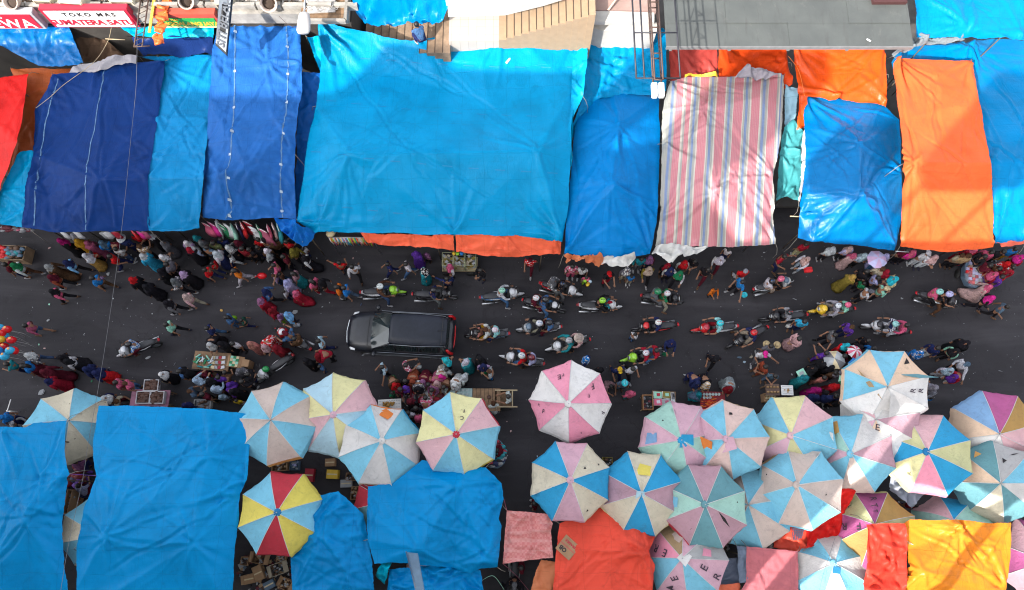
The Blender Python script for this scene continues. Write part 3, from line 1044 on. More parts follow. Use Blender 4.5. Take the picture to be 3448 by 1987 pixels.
_, o_db, sh_db = T('darkblue', 'wide dark blue tarpaulin with thin white stripes at the left', [(175, 252, 3.66), (200, 248, 3.65), (332, 240, 3.64), (410, 216, 3.61), (556, 205, 3.6), (532, 400, 3.84), (512, 520, 4), (498, 603, 4.1), (506, 776, 2.83), (393, 778, 2.81), (290, 780, 2.8), (186, 783, 2.8), (75, 765, 2.91), (88, 616, 3.5), (112, 520, 3.5), (120, 362, 3.3), (160, 300, 3.72)],
  inner=[(335, 603, 4.1), (165, 668, 3.12)], creases=[(7, 17), (17, 18)], color=DB, m=tarp_mat('tarp_darkblue', DB, .5, .3, .3), seed=6, group=UP, wr=.016, res=.1, folds=9, poles=[0, 4, 7, 8, 11, 12])
STR2 = mat('eyelet_tone', (.4, .5, .6), .6)
STR = mat('faded_stripe', (.08, .18, .34), .6, var=.35, scale=8)
rt = o_db.parent
for pts in ([(352, 238), (336, 330), (318, 440), (306, 480), (290, 590), (287, 680), (289, 775)], [(196, 265), (176, 320), (152, 420), (136, 545), (118, 680), (114, 760)]):
    decal_strip(sh_db, rt, o_db, pts, .04, STR, 'white_stripe')
T('greycloth', 'crumpled grey plastic sheet behind the dark blue tarpaulin', [(243, 225, 3.7), (411, 189, 4), (461, 189, 4), (458, 216, 3.87), (405, 222, 3.8), (332, 243, 3.7), (232, 250, 3.55)],
  color=(.36, .35, .38), seed=7, group=UP, wr=.02, res=.09, poles=[1])
T('cyanmid', 'light blue tarpaulin between the dark blue and the long blue one', [(458, 189, 3.45), (718, 184, 3.45), (706, 400, 3.76), (692, 528, 3.94), (686, 597, 4.04), (672, 768, 2.87), (620, 779, 2.8), (502, 778, 2.8), (496, 603, 4.05), (505, 528, 3.94), (530, 390, 3.74), (553, 214, 3.49)],
  creases=[(3, 9), (4, 8)], color=(.005, .22, .5), seed=8, group=UP, wr=.018, res=.1, folds=8, poles=[0, 1, 5, 7])
T('brightstrip', 'bright cyan awning strip beneath the green shop sign', [(398, 90, 4.5), (722, 90, 4.5), (718, 127, 4.35), (455, 128, 4.35)], color=(.0, .33, .55), seed=9, group=UP, wr=.025, res=.09, poles=[])
T('shaded_drop', 'drop of the bright awning strip, its shade painted as navy', [(445, 128, 4.32), (718, 127, 4.32), (716, 186, 3.6), (484, 189, 3.6), (452, 150, 3.9)], color=(.01, .03, .13), seed=10, group=UP, wr=.02, res=.1, poles=[3])  # the awning's hanging face: its shade is put into the navy colour
T('topleft', 'glossy blue tarpaulin below the red shop sign at the top left', [(-100, 99, 4.3), (7, 98, 4.3), (178, 84, 4.3), (232, 92, 4.3), (256, 150, 4.1), (281, 211, 3.9), (262, 217, 3.8), (200, 226, 3.7), (130, 222, 3.8), (60, 185, 3.95), (0, 153, 4.1), (-100, 110, 4.2)],
  inner=[(110, 150, 4.05)], color=(.005, .2, .56), m=tarp_mat('tarp_topleft', (.003, .14, .42), .26), seed=11, group=UP, wr=.014, res=.1, poles=[3])
T('browncloth', 'brown sacking stretched in the dark gap under the white sign', [(257, 125, 3.5), (321, 126, 3.5), (361, 138, 3.4), (418, 186, 3.0), (400, 205, 2.9), (307, 213, 2.8), (282, 211, 2.9)], color=(.16, .1, .065), m=tarp_mat('tarp_browncloth', (.16, .1, .065), .9), seed=12, group=UP, wr=.03, res=.09, poles=[0, 4])
_, o_lb, sh_lb = T('longblue', 'long medium blue tarpaulin with two dotted white stripes', [(782, 50, 4.3), (820, 36, 4.3), (866, 34, 4.3), (1006, 34, 4.3), (1010, 90, 4.29), (1017, 210, 4.27), (1018, 310, 4.25), (1000, 400, 4.23), (993, 520, 3.66), (994, 640, 3.25), (998, 737, 2.95), (930, 733, 2.97), (850, 739, 2.95), (768, 742, 2.95), (683, 733, 2.97), (688, 610, 3.52), (693, 500, 3.67), (704, 340, 4.25), (714, 186, 4.27), (732, 89, 4.29)],
  inner=[(900, 210, 4.27), (742, 592, 4.2), (830, 560, 4.21)], color=MB_, m=tarp_mat('tarp_longblue', (.018, .12, .4), .45, .3, .4), seed=13, group=UP, wr=.022, res=.1, folds=12, poles=[0, 3, 8, 10, 13, 14])
rt = o_lb.parent
for pts in ([(794, 55), (792, 160), (790, 320), (786, 405), (779, 480), (770, 560), (770, 640), (781, 712), (760, 737)], [(961, 38), (965, 115), (970, 200), (969, 300), (962, 390), (948, 510), (945, 600), (948, 690), (952, 733)]):
    decal_strip(sh_lb, rt, o_lb, pts, .045, STR, 'white_stripe')
    for a_, c_ in zip(pts[:-1], pts[1:]):
        for t in (.5,):
            x, y = a_[0] + (c_[0] - a_[0]) * t, a_[1] + (c_[1] - a_[1]) * t
            decal_strip(sh_lb, rt, o_lb, [(x, y - 4), (x, y + 4)], .09, STR2, 'eyelet_patch', dz=.02, step=.05)
T('sideblue', 'narrow deep blue tarpaulin beside the big cyan one', [(1017, 241, 3.8), (1078, 246, 3.8), (1066, 350, 3.5), (1045, 470, 3.2), (1020, 620, 2.6), (1005, 748, 2.3), (990, 745, 2.3), (996, 600, 2.6), (1004, 400, 3.4)], color=(.008, .11, .42), seed=14, group=UP, wr=.02, res=.1, poles=[1, 5])
T('bluebunch', 'bunched blue tarpaulin corner drooping over hanging clothes', [(926, 733, 2.92), (998, 742, 2.9), (1010, 770, 2.8), (1064, 784, 2.75), (1048, 812, 2.5), (1022, 834, 2.2), (1003, 826, 2.3), (975, 803, 2.5), (950, 783, 2.6)], color=(.008, .14, .5), seed=15, group=UP, wr=.05, res=.07, folds=10, cre=.05, poles=[3])
T('clearflap', 'torn clear plastic flap at the tip of the bunched blue tarpaulin', [(1044, 790, 2.5), (1052, 786, 2.5), (1034, 818, 2.2), (1019, 838, 2.05), (1018, 826, 2.1)], color=(.5, .55, .58), seed=16, group=UP, wr=.04, res=.06, poles=[])
T('tri', 'pleated cyan corner beside the street lamp', [(1034, 124, 4.6), (1078, 118, 4.7), (1082, 250, 4.25)], color=(.0, .38, .62), seed=17, group=UP, wr=.03, res=.08, poles=[0])
_, o_big, sh_big = T('bigcyan', 'huge cyan tarpaulin, largest of the upper stalls', [(1073, 77, 4.5), (1207, 104, 4.35), (1345, 135, 4.2), (1407, 136, 4.2), (1457, 125, 4.25), (1607, 109, 4.4), (1700, 104, 4.5), (1945, 111, 4.5), (1932, 286, 4.2), (1921, 517, 4.15), (1914, 694, 3.4), (1893, 814, 2.95), (1750, 794, 2.95), (1528, 791, 3), (1214, 784, 2.9), (1061, 784, 2.85), (1000, 746, 2.9), (1036, 480, 3.6), (1064, 357, 3.9), (1079, 236, 3.9)],
  inner=[(1170, 517, 4.6), (1221, 520, 4.6), (1812, 507, 4.65), (1500, 300, 3.6), (1300, 250, 3.55), (1650, 380, 3.7)], creases=[(20, 21), (21, 22), (20, 14), (22, 11), (20, 17)],
  color=CY, m=tarp_mat('tarp_bigcyan', (.0, .255, .51), .32, .22, .35), seed=18, group=UP, wr=.03, res=.1, folds=16, tens=[0, 0, 0, 11, 11, 13, 16, 6, 7, 15, 20, 22], poles=[0, 4, 6, 7, 9, 11, 13, 15, 16, 18, 20, 22])
MARK = mat('printed_mark', (.0, .2, .42), .6)
rt = o_big.parent
marks = []
for (x0, y0, x1, y1, n) in [(1230, 198, 1925, 226, 9), (1115, 340, 1790, 390, 9), (1065, 512, 1860, 582, 10), (1085, 690, 1850, 750, 10)]:
    for k in range(n):
        t = k / (n - 1); x = x0 + (x1 - x0) * t; y = y0 + (y1 - y0) * t + 10 * math.sin(t * 3)
        decal_strip(sh_big, rt, o_big, [(x - 17, y - 1), (x + 17, y + 1)], .035, MARK, 'printed_mark', dz=.012, step=.09)
T('backcyan', 'pale cyan tarpaulin layer behind the right edge of the biggest one', [(1714, 101, 4.8), (1828, 84, 4.9), (1979, 82, 4.9), (1977, 200, 4.6), (1963, 325, 4.3), (1930, 395, 4.1), (1925, 560, 3.75), (1915, 570, 3.7), (1924, 300, 4.2), (1930, 115, 4.45)], color=(.0, .3, .54), seed=19, group=UP, wr=.025, res=.1, poles=[2, 4])
T('rightcyan', 'sunlit cyan tarpaulin below the white canopy', [(1980, 106, 4), (2110, 105, 4), (2246, 106, 4), (2243, 305, 3.6), (2219, 325, 3.5), (2120, 315, 3.45), (2010, 335, 3.4), (1950, 400, 3.3), (1930, 470, 3.1), (1922, 440, 3.3), (1962, 330, 3.7), (1976, 200, 3.9)], inner=[(2060, 200, 3.75)], color=(.0, .22, .47), seed=20, group=UP, wr=.025, res=.1, folds=10, poles=[0, 2, 3])
T('blueright', 'deep blue tarpaulin with radiating folds left of the pink striped one', [(2107, 304, 3.3), (2219, 322, 3.3), (2221, 520, 3.45), (2219, 587, 3.5), (2211, 748, 3.06), (2188, 855, 2.76), (2143, 863, 2.75), (2029, 866, 2.75), (1900, 855, 2.76), (1905, 759, 3.03), (1914, 659, 3.3), (1923, 587, 3.5), (1936, 429, 3.38), (1950, 393, 3.35), (2007, 325, 3.3)],
  inner=[(2061, 614, 4.5), (2082, 425, 4.2)], creases=[(15, 8), (15, 5), (15, 16), (15, 11)], color=(.0, .18, .5), seed=21, group=UP, wr=.028, res=.1, folds=10, tens=[15, 15, 8, 8, 5, 5, 16, 4], poles=[0, 1, 5, 8, 9, 15, 16])

# pink striped tarpaulin: its stripes run down the cloth
m, nt3, b3 = new_mat('tarp_striped')
uvn = nd(nt3, 'ShaderNodeUVMap'); sp = nd(nt3, 'ShaderNodeSeparateXYZ'); nt3.links.new(uvn.outputs[0], sp.inputs[0])
wob = nd(nt3, 'ShaderNodeMath', operation='MULTIPLY_ADD'); wob.inputs[1].default_value = .012
nt3.links.new(noise(nt3, coords(nt3), .8, 2), wob.inputs[0]); nt3.links.new(sp.outputs[0], wob.inputs[2])
pk, wh, gr, bl = (.5, .17, .2), (.5, .47, .4), (.3, .3, .27), (.14, .2, .36)
seq = [(0, gr), (.02, bl), (.045, gr), (.065, pk), (.125, wh), (.14, gr), (.155, pk), (.195, wh), (.205, gr), (.22, bl), (.24, gr), (.26, wh), (.27, pk), (.345, wh), (.355, gr), (.37, bl), (.39, gr), (.41, wh), (.42, pk), (.495, wh), (.505, gr), (.52, bl), (.54, gr), (.56, wh), (.57, pk), (.645, wh), (.655, gr), (.67, bl), (.69, gr), (.71, wh), (.72, pk)]
r1 = ramp(nt3, wob.outputs[0], seq[:31], 'CONSTANT')
seq2 = [(0, pk), (.795, wh), (.805, gr), (.82, bl), (.84, gr), (.86, wh), (.87, pk), (.94, gr), (.955, wh), (.965, bl), (.98, gr)]
r2 = ramp(nt3, wob.outputs[0], seq2, 'CONSTANT')
gt = nd(nt3, 'ShaderNodeMath', operation='GREATER_THAN'); gt.inputs[1].default_value = .775
nt3.links.new(wob.outputs[0], gt.inputs[0])
c = mixc(nt3, gt.outputs[0], r1, r2)
fine = nd(nt3, 'ShaderNodeTexWave'); fine.inputs['Scale'].default_value = 22; fine.inputs['Distortion'].default_value = .3
nt3.links.new(uvn.outputs[0], fine.inputs[0])
c = mixc(nt3, ramp(nt3, fine.outputs['Fac'], [(.4, 0.0), (.9, .12)]), c, (.6, .56, .5))
nt3.links.new(c, b3.inputs['Base Color']); b3.inputs['Roughness'].default_value = .35
v = coords(nt3)
bump(nt3, b3, noise(nt3, v, 4, 5, .65, 1.5), .55, .06)


def stripe_uv(x, y, z):
    px, py = px_of(x, y, z)
    t = (py - 250) / 580
    x0 = 2262 - 40 * t; x1 = 2640 - 28 * t
    return ((px - x0) / (x1 - x0) * .98 + .01, py / 600)


T('striped', 'pink and white striped tarpaulin in the upper row', [(2257, 274, 3.5), (2315, 260, 3.5), (2420, 262, 3.5), (2530, 262, 3.5), (2640, 252, 3.5), (2636, 350, 3.53), (2630, 464, 3.56), (2602, 601, 3.6), (2606, 660, 3.39), (2603, 723, 3.17), (2612, 821, 2.83), (2548, 828, 2.81), (2387, 832, 2.8), (2207, 827, 2.81), (2221, 744, 3.1), (2226, 600, 3.6), (2228, 484, 3.57), (2229, 379, 3.54), (2246, 304, 3.51)],
  inner=[(2364, 364, 4.5), (2404, 650, 4.6), (2560, 330, 4.1)], creases=[(19, 0), (19, 4), (20, 10), (20, 7), (20, 9), (20, 14), (19, 21)], m=m, seed=22, group=UP, wr=.035, res=.1, folds=14, uv=stripe_uv, tens=[19, 20, 20, 7, 9, 10, 0, 14, 16, 4], poles=[0, 4, 7, 10, 13, 16, 19, 20])
WC = (.66, .66, .64)
T('whitea', 'white cloth with thin stripes drooping below the pink striped tarpaulin', [(2209, 828, 2.75), (2387, 833, 2.75), (2345, 858, 2.6), (2300, 871, 2.5), (2271, 880, 2.45), (2260, 892, 2.3), (2245, 890, 2.3), (2215, 866, 2.5), (2193, 857, 2.6)], color=WC, seed=23, group=UP, wr=.05, res=.07, poles=[])
T('whiteb', 'white cloth with wavy lines below the deep blue tarpaulin', [(2030, 867, 2.7), (2141, 866, 2.7), (2138, 874, 2.6), (2112, 901, 2.35), (2065, 898, 2.35), (2024, 892, 2.4)], color=WC, seed=24, group=UP, wr=.05, res=.07, poles=[])
T('orangecream', 'orange cloth with a scalloped cream hem below the deep blue tarpaulin', [(1899, 858, 2.7), (2032, 867, 2.7), (2031, 892, 2.35), (2003, 897, 2.3), (1975, 888, 2.35), (1950, 886, 2.35), (1907, 888, 2.4)], color=(.62, .2, .09), seed=25, group=UP, wr=.05, res=.07, hem=.09, poles=[])
CORAL = (.8, .13, .06)
T('coral1', 'left coral valance sagging below the biggest cyan tarpaulin', [(1214, 784, 2.82), (1370, 789, 2.85), (1527, 793, 2.9), (1530, 845, 2.4), (1493, 838, 2.45), (1378, 832, 2.45), (1280, 828, 2.45), (1239, 819, 2.5)], color=CORAL, seed=26, group=UP, wr=.02, res=.08, poles=[2])
T('coral2', 'right coral valance sagging below the biggest cyan tarpaulin', [(1534, 781, 2.98), (1700, 790, 2.92), (1890, 805, 2.9), (1887, 856, 2.4), (1820, 861, 2.35), (1736, 866, 2.3), (1640, 864, 2.3), (1536, 848, 2.4)], color=CORAL, seed=27, group=UP, wr=.02, res=.08, poles=[0, 3])
T('brick', 'brick red tarpaulin right of the lattice boom', [(2250, 140, 3.5), (2414, 140, 3.5), (2415, 265, 3.3), (2350, 275, 3.2), (2258, 278, 3.2)], color=(.42, .06, .05), seed=28, group=UP, wr=.03, res=.1, poles=[2, 4])
T('orangea', 'orange tarpaulin partly shaded beneath the grey canopy', [(2419, 140, 3.7), (2648, 140, 3.7), (2655, 210, 3.5), (2668, 284, 3.3), (2640, 300, 3.2), (2420, 300, 3.2)], color=(.62, .06, .01), seed=29, group=UP, wr=.035, res=.1, poles=[2, 5])
T('orangeb', 'glossy sunlit orange tarpaulin below the grey canopy', [(2664, 140, 4.15), (2980, 140, 4.15), (2984, 250, 3.95), (2982, 362, 3.45), (2930, 352, 3.45), (2835, 336, 3.55), (2718, 326, 3.55), (2716, 436, 3.05), (2683, 436, 3.05), (2690, 340, 3.35), (2680, 250, 3.65)], color=(.78, .09, .012), m=tarp_mat('tarp_orangeb', (.75, .085, .01), .25), seed=30, group=UP, wr=.045, res=.1, folds=10, tens=[0, 0, 3, 5, 1, 8], poles=[2, 3, 7])
T('yellowedge', 'narrow yellow cloth edge above the striped tarpaulin', [(2306, 250, 3.75), (2415, 249, 3.75), (2416, 260, 3.7), (2306, 261, 3.7)], color=(.75, .5, .05), seed=31, group=UP, res=.08, poles=[])
T('greyfan', 'pleated grey and blue cloth peeking out above the striped tarpaulin', [(2472, 264, 3.75), (2514, 217, 4), (2590, 238, 3.9), (2636, 252, 3.8), (2560, 268, 3.7)], color=(.32, .3, .34), seed=32, group=UP, wr=.04, res=.07, poles=[1])
T('palebluecloth', 'pale blue cloth scrap in the gap right of the striped tarpaulin', [(2642, 284, 3.3), (2688, 300, 3.3), (2674, 404, 3), (2643, 430, 2.9)], color=(.3, .5, .62), seed=33, group=UP, wr=.03, res=.08, poles=[1])
T('teal', 'teal tarpaulin in the gap right of the striped tarpaulin', [(2638, 432, 3), (2670, 402, 3.1), (2700, 440, 3), (2700, 520, 2.8), (2689, 676, 2.5), (2648, 664, 2.45), (2613, 676, 2.5), (2624, 520, 2.8)], color=(.06, .3, .32), seed=34, group=UP, wr=.03, res=.08, poles=[4, 6])
T('whitestrip', 'narrow white sheet edge beside the blue tarpaulin with crossed folds', [(2700, 432, 3.1), (2716, 432, 3.1), (2712, 560, 2.8), (2692, 680, 2.5), (2686, 672, 2.5), (2697, 540, 2.8)], color=(.62, .62, .66), seed=35, group=UP, wr=.03, res=.07, poles=[])
T('bluex', 'blue tarpaulin with folds crossing from two raised points', [(2709, 323, 3.3), (2850, 335, 3.32), (2969, 350, 3.34), (3027, 404, 3.42), (3036, 587, 3.68), (3036, 730, 3.16), (3023, 794, 2.9), (3009, 845, 2.75), (2870, 826, 2.77), (2734, 817, 2.8), (2684, 803, 2.86), (2691, 726, 3.18), (2705, 620, 3.62), (2714, 516, 3.58), (2710, 428, 3.45)],
  inner=[(2896, 653, 4.7), (2894, 484, 4.3)], creases=[(15, 7), (15, 11), (16, 4), (15, 4), (15, 13), (15, 16), (16, 0), (15, 9)], color=(.0, .16, .42), m=tarp_mat('tarp_bluex', (.0, .155, .42), .26), seed=36, group=UP, wr=.035, res=.09, folds=12, tens=[15, 15, 15, 16, 0, 0, 7, 9, 11, 4], poles=[0, 3, 5, 7, 10, 11, 15, 16])
T('orangetall', 'tall orange tarpaulin at the right with a bright lower half', [(3016, 196, 3.75), (3140, 201, 3.75), (3273, 204, 3.77), (3298, 339, 4.28), (3323, 482, 4.63), (3339, 551, 4.9), (3344, 700, 3.79), (3345, 832, 2.81), (3191, 849, 2.75), (3100, 840, 2.75), (3030, 830, 2.82), (3037, 694, 3.84), (3042, 551, 4.9), (3030, 404, 4.33), (3002, 221, 3.83)],
  inner=[(3077, 548, 4.89)], creases=[(15, 5), (15, 12), (15, 7), (15, 10)], color=(.78, .18, .03), m=tarp_mat('tarp_orangetall', (.78, .125, .035), .3), seed=37, group=UP, wr=.03, res=.09, folds=14, tens=[0, 0, 0, 15, 15, 7, 7, 10, 2], poles=[0, 2, 5, 7, 10, 12])
T('bluefar', 'wide blue tarpaulin at the right edge beneath the tall orange one', [(3000, 212, 3.13), (3020, 182, 3.03), (3084, 154, 2.94), (3255, 143, 2.91), (3334, 132, 2.9), (3560, 140, 3.3), (3560, 545, 4.58), (3560, 800, 2.81), (3448, 812, 2.72), (3349, 820, 2.7), (3330, 700, 3.53), (3325, 551, 4.2), (3200, 400, 3.72), (3040, 330, 3.5)],
  inner=[(3259, 150, 3.4), (3120, 320, 3.47), (3100, 500, 4.04), (3260, 500, 4.04), (3290, 300, 3.41)], creases=[(11, 6)], color=(.0, .2, .47), seed=38, group=UP, wr=.03, res=.1, folds=12, tens=[14, 14, 14, 3, 9, 8, 11], poles=[2, 5, 8, 9])
T('bluetop', 'blue tarpaulin at the top right corner above the others', [(3078, -70, 5.4), (3560, -70, 5.4), (3560, 138, 4.9), (3448, 134, 4.9), (3250, 128, 4.9), (3086, 128, 4.9)], inner=[(3250, 85, 5.3)], color=(.0, .2, .47), seed=39, group=UP, wr=.02, res=.1, folds=12, poles=[5, 3])
T('silverrag', 'crumpled silver and clear rags along the seam at the right', [(3078, 128, 4.7), (3240, 132, 4.7), (3250, 143, 4.65), (3120, 152, 4.6), (3010, 190, 4.4), (3004, 180, 4.4), (3050, 150, 4.6)], color=(.16, .19, .21), seed=40, group=UP, wr=.05, res=.06, folds=12, cre=.06, poles=[])
T('coralhem', 'thin pink coral hem under the blue tarpaulin at the right edge', [(3350, 818, 2.7), (3448, 811, 2.7), (3540, 806, 2.7), (3540, 816, 2.5), (3430, 826, 2.5), (3370, 834, 2.5)], color=(.75, .15, .1), seed=41, group=UP, res=.08, poles=[])
T('stairsheet', 'blue tarpaulin heaped over the staircase at the top', [(1176, -30, 6.1), (1496, -30, 6.1), (1512, 20, 5.8), (1523, 50, 5.3), (1493, 75, 5.0), (1457, 96, 4.6), (1390, 93, 4.7), (1361, 92, 4.7), (1300, 95, 4.5), (1234, 97, 4.4), (1200, 45, 5.2)], inner=[(1380, 30, 5.9)], color=(.0, .26, .58), m=tarp_mat('tarp_stairsheet', (.0, .19, .46), .26), seed=42, group=UP, wr=.04, res=.1, folds=14, cre=.05, poles=[])

# ================================================================== tarpaulins, lower row
LO = 'tarpaulins of the lower stalls'
T('low1', 'blue tarpaulin at the lower left corner of the picture', [(-150, 1437, 3.0), (11, 1437, 3.0), (86, 1439, 3.0), (114, 1425, 3.05), (225, 1416, 3.1), (220, 1450, 3.1), (217, 1510, 3.0), (225, 1571, 3.0), (235, 1596, 3.0), (226, 1617, 2.95), (220, 1717, 2.9), (211, 1738, 2.9), (214, 1860, 2.8), (229, 1987, 2.8), (236, 2080, 2.8), (-150, 2080, 2.8)],
  inner=[(82, 1747, 3.5), (-40, 1700, 3.2)], creases=[(16, 8), (16, 11), (16, 13), (16, 17)], color=(.0, .24, .55), seed=51, group=LO, wr=.018, res=.08, folds=12, tens=[16, 16, 8, 8, 11, 1], poles=[1, 4, 8, 11, 16])
T('low2', 'broad blue tarpaulin of the lower left stalls', [(332, 1366, 2.9), (468, 1367, 2.95), (590, 1372, 2.95), (714, 1378, 3.0), (846, 1396, 2.95), (843, 1480, 2.95), (837, 1560, 2.95), (832, 1615, 2.95), (818, 1640, 2.9), (806, 1662, 2.9), (804, 1753, 2.8), (791, 1842, 2.8), (784, 1987, 2.7), (780, 2080, 2.7), (253, 2080, 2.7), (257, 1987, 2.75), (257, 1842, 2.8), (286, 1713, 2.85), (325, 1603, 2.9), (314, 1538, 2.9), (314, 1485, 2.9)],
  inner=[(350, 1806, 3.35), (650, 1828, 3.35), (700, 1535, 3.4), (470, 1560, 3.1)], creases=[(21, 23), (22, 9), (21, 22)], color=(.0, .25, .57), seed=52, group=LO, wr=.016, res=.08, folds=16, tens=[21, 21, 22, 22, 23, 18, 7, 9], poles=[0, 3, 4, 9, 11, 16, 18, 21, 22, 23])
T('low3', 'blue tarpaulin beneath the red and yellow umbrella', [(1073, 1669, 2.4), (1139, 1654, 2.6), (1180, 1690, 2.5), (1223, 1731, 2.45), (1236, 1796, 2.45), (1254, 1888, 2.4), (1261, 1987, 2.4), (1263, 2080, 2.4), (985, 2080, 2.4), (984, 1987, 2.4), (979, 1871, 2.25), (960, 1800, 2.1), (1000, 1720, 2.1)],
  inner=[(1090, 1808, 2.95), (1168, 1930, 2.8)], creases=[(13, 1), (13, 5)], color=(.0, .22, .53), seed=53, group=LO, wr=.018, res=.08, folds=12, poles=[1, 5, 9, 13, 14])
T('low4', 'rumpled blue tarpaulin right of the lower left stalls', [(1239, 1638, 2.7), (1321, 1628, 2.7), (1370, 1590, 2.6), (1421, 1549, 2.5), (1500, 1560, 2.4), (1593, 1571, 2.6), (1636, 1574, 2.6), (1689, 1628, 2.6), (1696, 1681, 2.6), (1679, 1746, 2.6), (1689, 1771, 2.55), (1682, 1853, 2.5), (1675, 1910, 2.5), (1618, 1915, 2.5), (1582, 1931, 2.5), (1521, 1911, 2.55), (1420, 1904, 2.55), (1379, 1897, 2.55), (1314, 1894, 2.55), (1261, 1899, 2.5), (1238, 1817, 2.6), (1234, 1724, 2.65)],
  inner=[(1543, 1638, 3.2), (1411, 1853, 3.0), (1643, 1885, 3.0)], creases=[(22, 24), (22, 23), (24, 12), (24, 14)], color=(.0, .24, .56), seed=54, group=LO, wr=.022, res=.08, folds=22, tens=[22, 22, 23, 24, 24, 8, 7, 12], poles=[0, 3, 6, 8, 12, 17, 20, 22, 23, 24])
T('low5', 'low blue tarpaulin at the bottom edge under the rumpled one', [(1311, 1917, 2.2), (1418, 1906, 2.3), (1529, 1908, 2.35), (1618, 1920, 2.3), (1629, 1987, 2.2), (1632, 2080, 2.2), (1290, 2080, 2.1), (1307, 1967, 2.1)], inner=[(1528, 1916, 2.45)], color=(.0, .22, .54), seed=55, group=LO, wr=.035, res=.07, folds=14, poles=[0, 3, 8])
T('cyanrag', 'small cyan rag hanging at the bottom left of the rumpled tarpaulin', [(1286, 1897, 2.2), (1320, 1895, 2.3), (1305, 1945, 2.0), (1296, 1968, 1.9), (1264, 1940, 2.0)], color=(.0, .4, .58), seed=56, group=LO, wr=.05, res=.06, poles=[])
m_g, ntg, bg = new_mat('tarp_gingham')
ck = nd(ntg, 'ShaderNodeTexChecker'); ck.inputs['Scale'].default_value = 11; ntg.links.new(coords(ntg), ck.inputs[0])
c = mixc(ntg, ck.outputs['Fac'], (.62, .2, .19), (.68, .27, .25))
c = mixc(ntg, ramp(ntg, noise(ntg, coords(ntg, (1, 7, 1)), .9, 2), [(.5, 0.0), (.6, .35)]), c, (.74, .42, .38))
ntg.links.new(c, bg.inputs['Base Color']); bg.inputs['Roughness'].default_value = .8
bump(ntg, bg, noise(ntg, coords(ntg), 5, 4, .6, .8), .35, .04)
T('gingham', 'pink checked cloth stretched by strings at the bottom centre', [(1707, 1719, 2.4), (1780, 1724, 2.35), (1843, 1731, 2.4), (1862, 1763, 2.4), (1855, 1790, 2.3), (1863, 1878, 2.3), (1780, 1886, 2.25), (1693, 1898, 2.3), (1700, 1800, 2.3)], inner=[(1792, 1830, 2.2)], creases=[(9, 3), (9, 7)], m=m_g, seed=57, group=LO, wr=.02, res=.07, folds=8, poles=[0, 7, 5])
T('corallow', 'large coral tarpaulin carrying a torn cardboard sheet', [(1884, 1763, 2.3), (2010, 1712, 2.2), (2150, 1700, 2.1), (2207, 1745, 2.1), (2207, 1800, 2.2), (2184, 1860, 2.5), (2205, 1903, 2.4), (2197, 1987, 2.3), (2195, 2080, 2.3), (1860, 2080, 2.2), (1862, 1987, 2.2), (1871, 1870, 2.3)], inner=[(2157, 1862, 2.85), (1950, 1850, 2.45)], creases=[(12, 5), (12, 6)], color=(.8, .085, .05), seed=58, group=LO, wr=.022, res=.08, folds=12, tens=[12, 12, 5, 7, 10], poles=[0, 5, 7, 10, 12])
T('tanlow', 'narrow tan orange cloth left of the coral tarpaulin', [(1822, 1885, 2.0), (1872, 1892, 2.0), (1864, 1987, 2.0), (1862, 2080, 2.0), (1775, 2080, 1.9), (1787, 1987, 1.9), (1805, 1920, 2.0)], color=(.6, .2, .09), seed=59, group=LO, wr=.015, res=.08, poles=[0])
T('pinklow', 'flat dusty pink tarpaulin at the bottom edge', [(2514, 1840, 2.3), (2600, 1848, 2.3), (2686, 1856, 2.3), (2688, 1987, 2.3), (2690, 2080, 2.3), (2500, 2080, 2.3), (2491, 1990, 2.3), (2512, 1960, 2.3)], color=(.5, .15, .17), seed=60, group=LO, wr=.01, res=.08, sag=.02, poles=[0, 2])
T('greylow', 'grey blue sheet left of the dusty pink tarpaulin', [(2480, 1838, 2.2), (2516, 1841, 2.2), (2516, 1962, 2.2), (2489, 1963, 2.2)], color=(.16, .2, .27), seed=61, group=LO, wr=.01, res=.07, poles=[0])
T('greylow2', 'slate grey sheet beside the patched lettered umbrella', [(2436, 1882, 2.0), (2487, 1877, 2.0), (2490, 1967, 2.0), (2405, 1972, 1.9)], color=(.1, .12, .17), seed=62, group=LO, wr=.01, res=.07, poles=[2])
T('coralbit', 'small coral cloth at the bottom edge below the slate sheet', [(2400, 1971, 2.0), (2491, 1962, 2.1), (2498, 2060, 2.1), (2385, 2060, 2.0)], color=(.74, .17, .09), seed=63, group=LO, wr=.015, res=.08, poles=[1])
T('coralgap', 'small coral tarpaulin with a dark mat among the umbrellas', [(2632, 1752, 2.0), (2720, 1756, 2.0), (2716, 1850, 1.95), (2688, 1866, 1.9), (2604, 1843, 1.9), (2608, 1800, 1.95)], color=(.62, .07, .04), seed=64, group=LO, wr=.02, res=.07, poles=[4])
T('redgap', 'bright red tarpaulin stretched between the umbrellas at the lower right', [(2812, 1640, 2.2), (2884, 1650, 2.2), (2850, 1720, 2.1), (2822, 1810, 2.0), (2716, 1846, 2.2), (2714, 1770, 2.1), (2790, 1700, 2.1)], color=(.6, .015, .012), seed=65, group=LO, wr=.02, res=.08, poles=[4])
T('redlow', 'red tarpaulin at the lower right left of the yellow one', [(2917, 1766, 3.3), (2980, 1762, 3.3), (3046, 1763, 3.3), (3052, 1850, 3.2), (3046, 1987, 3.1), (3046, 2080, 3.1), (2905, 2080, 3.1), (2909, 1987, 3.1), (2916, 1925, 3.1)], inner=[(3010, 1925, 3.0)], color=(.68, .05, .03), m=tarp_mat('tarp_redlow', (.68, .05, .03), .34), seed=66, group=LO, wr=.02, res=.08, folds=14, poles=[0, 8])
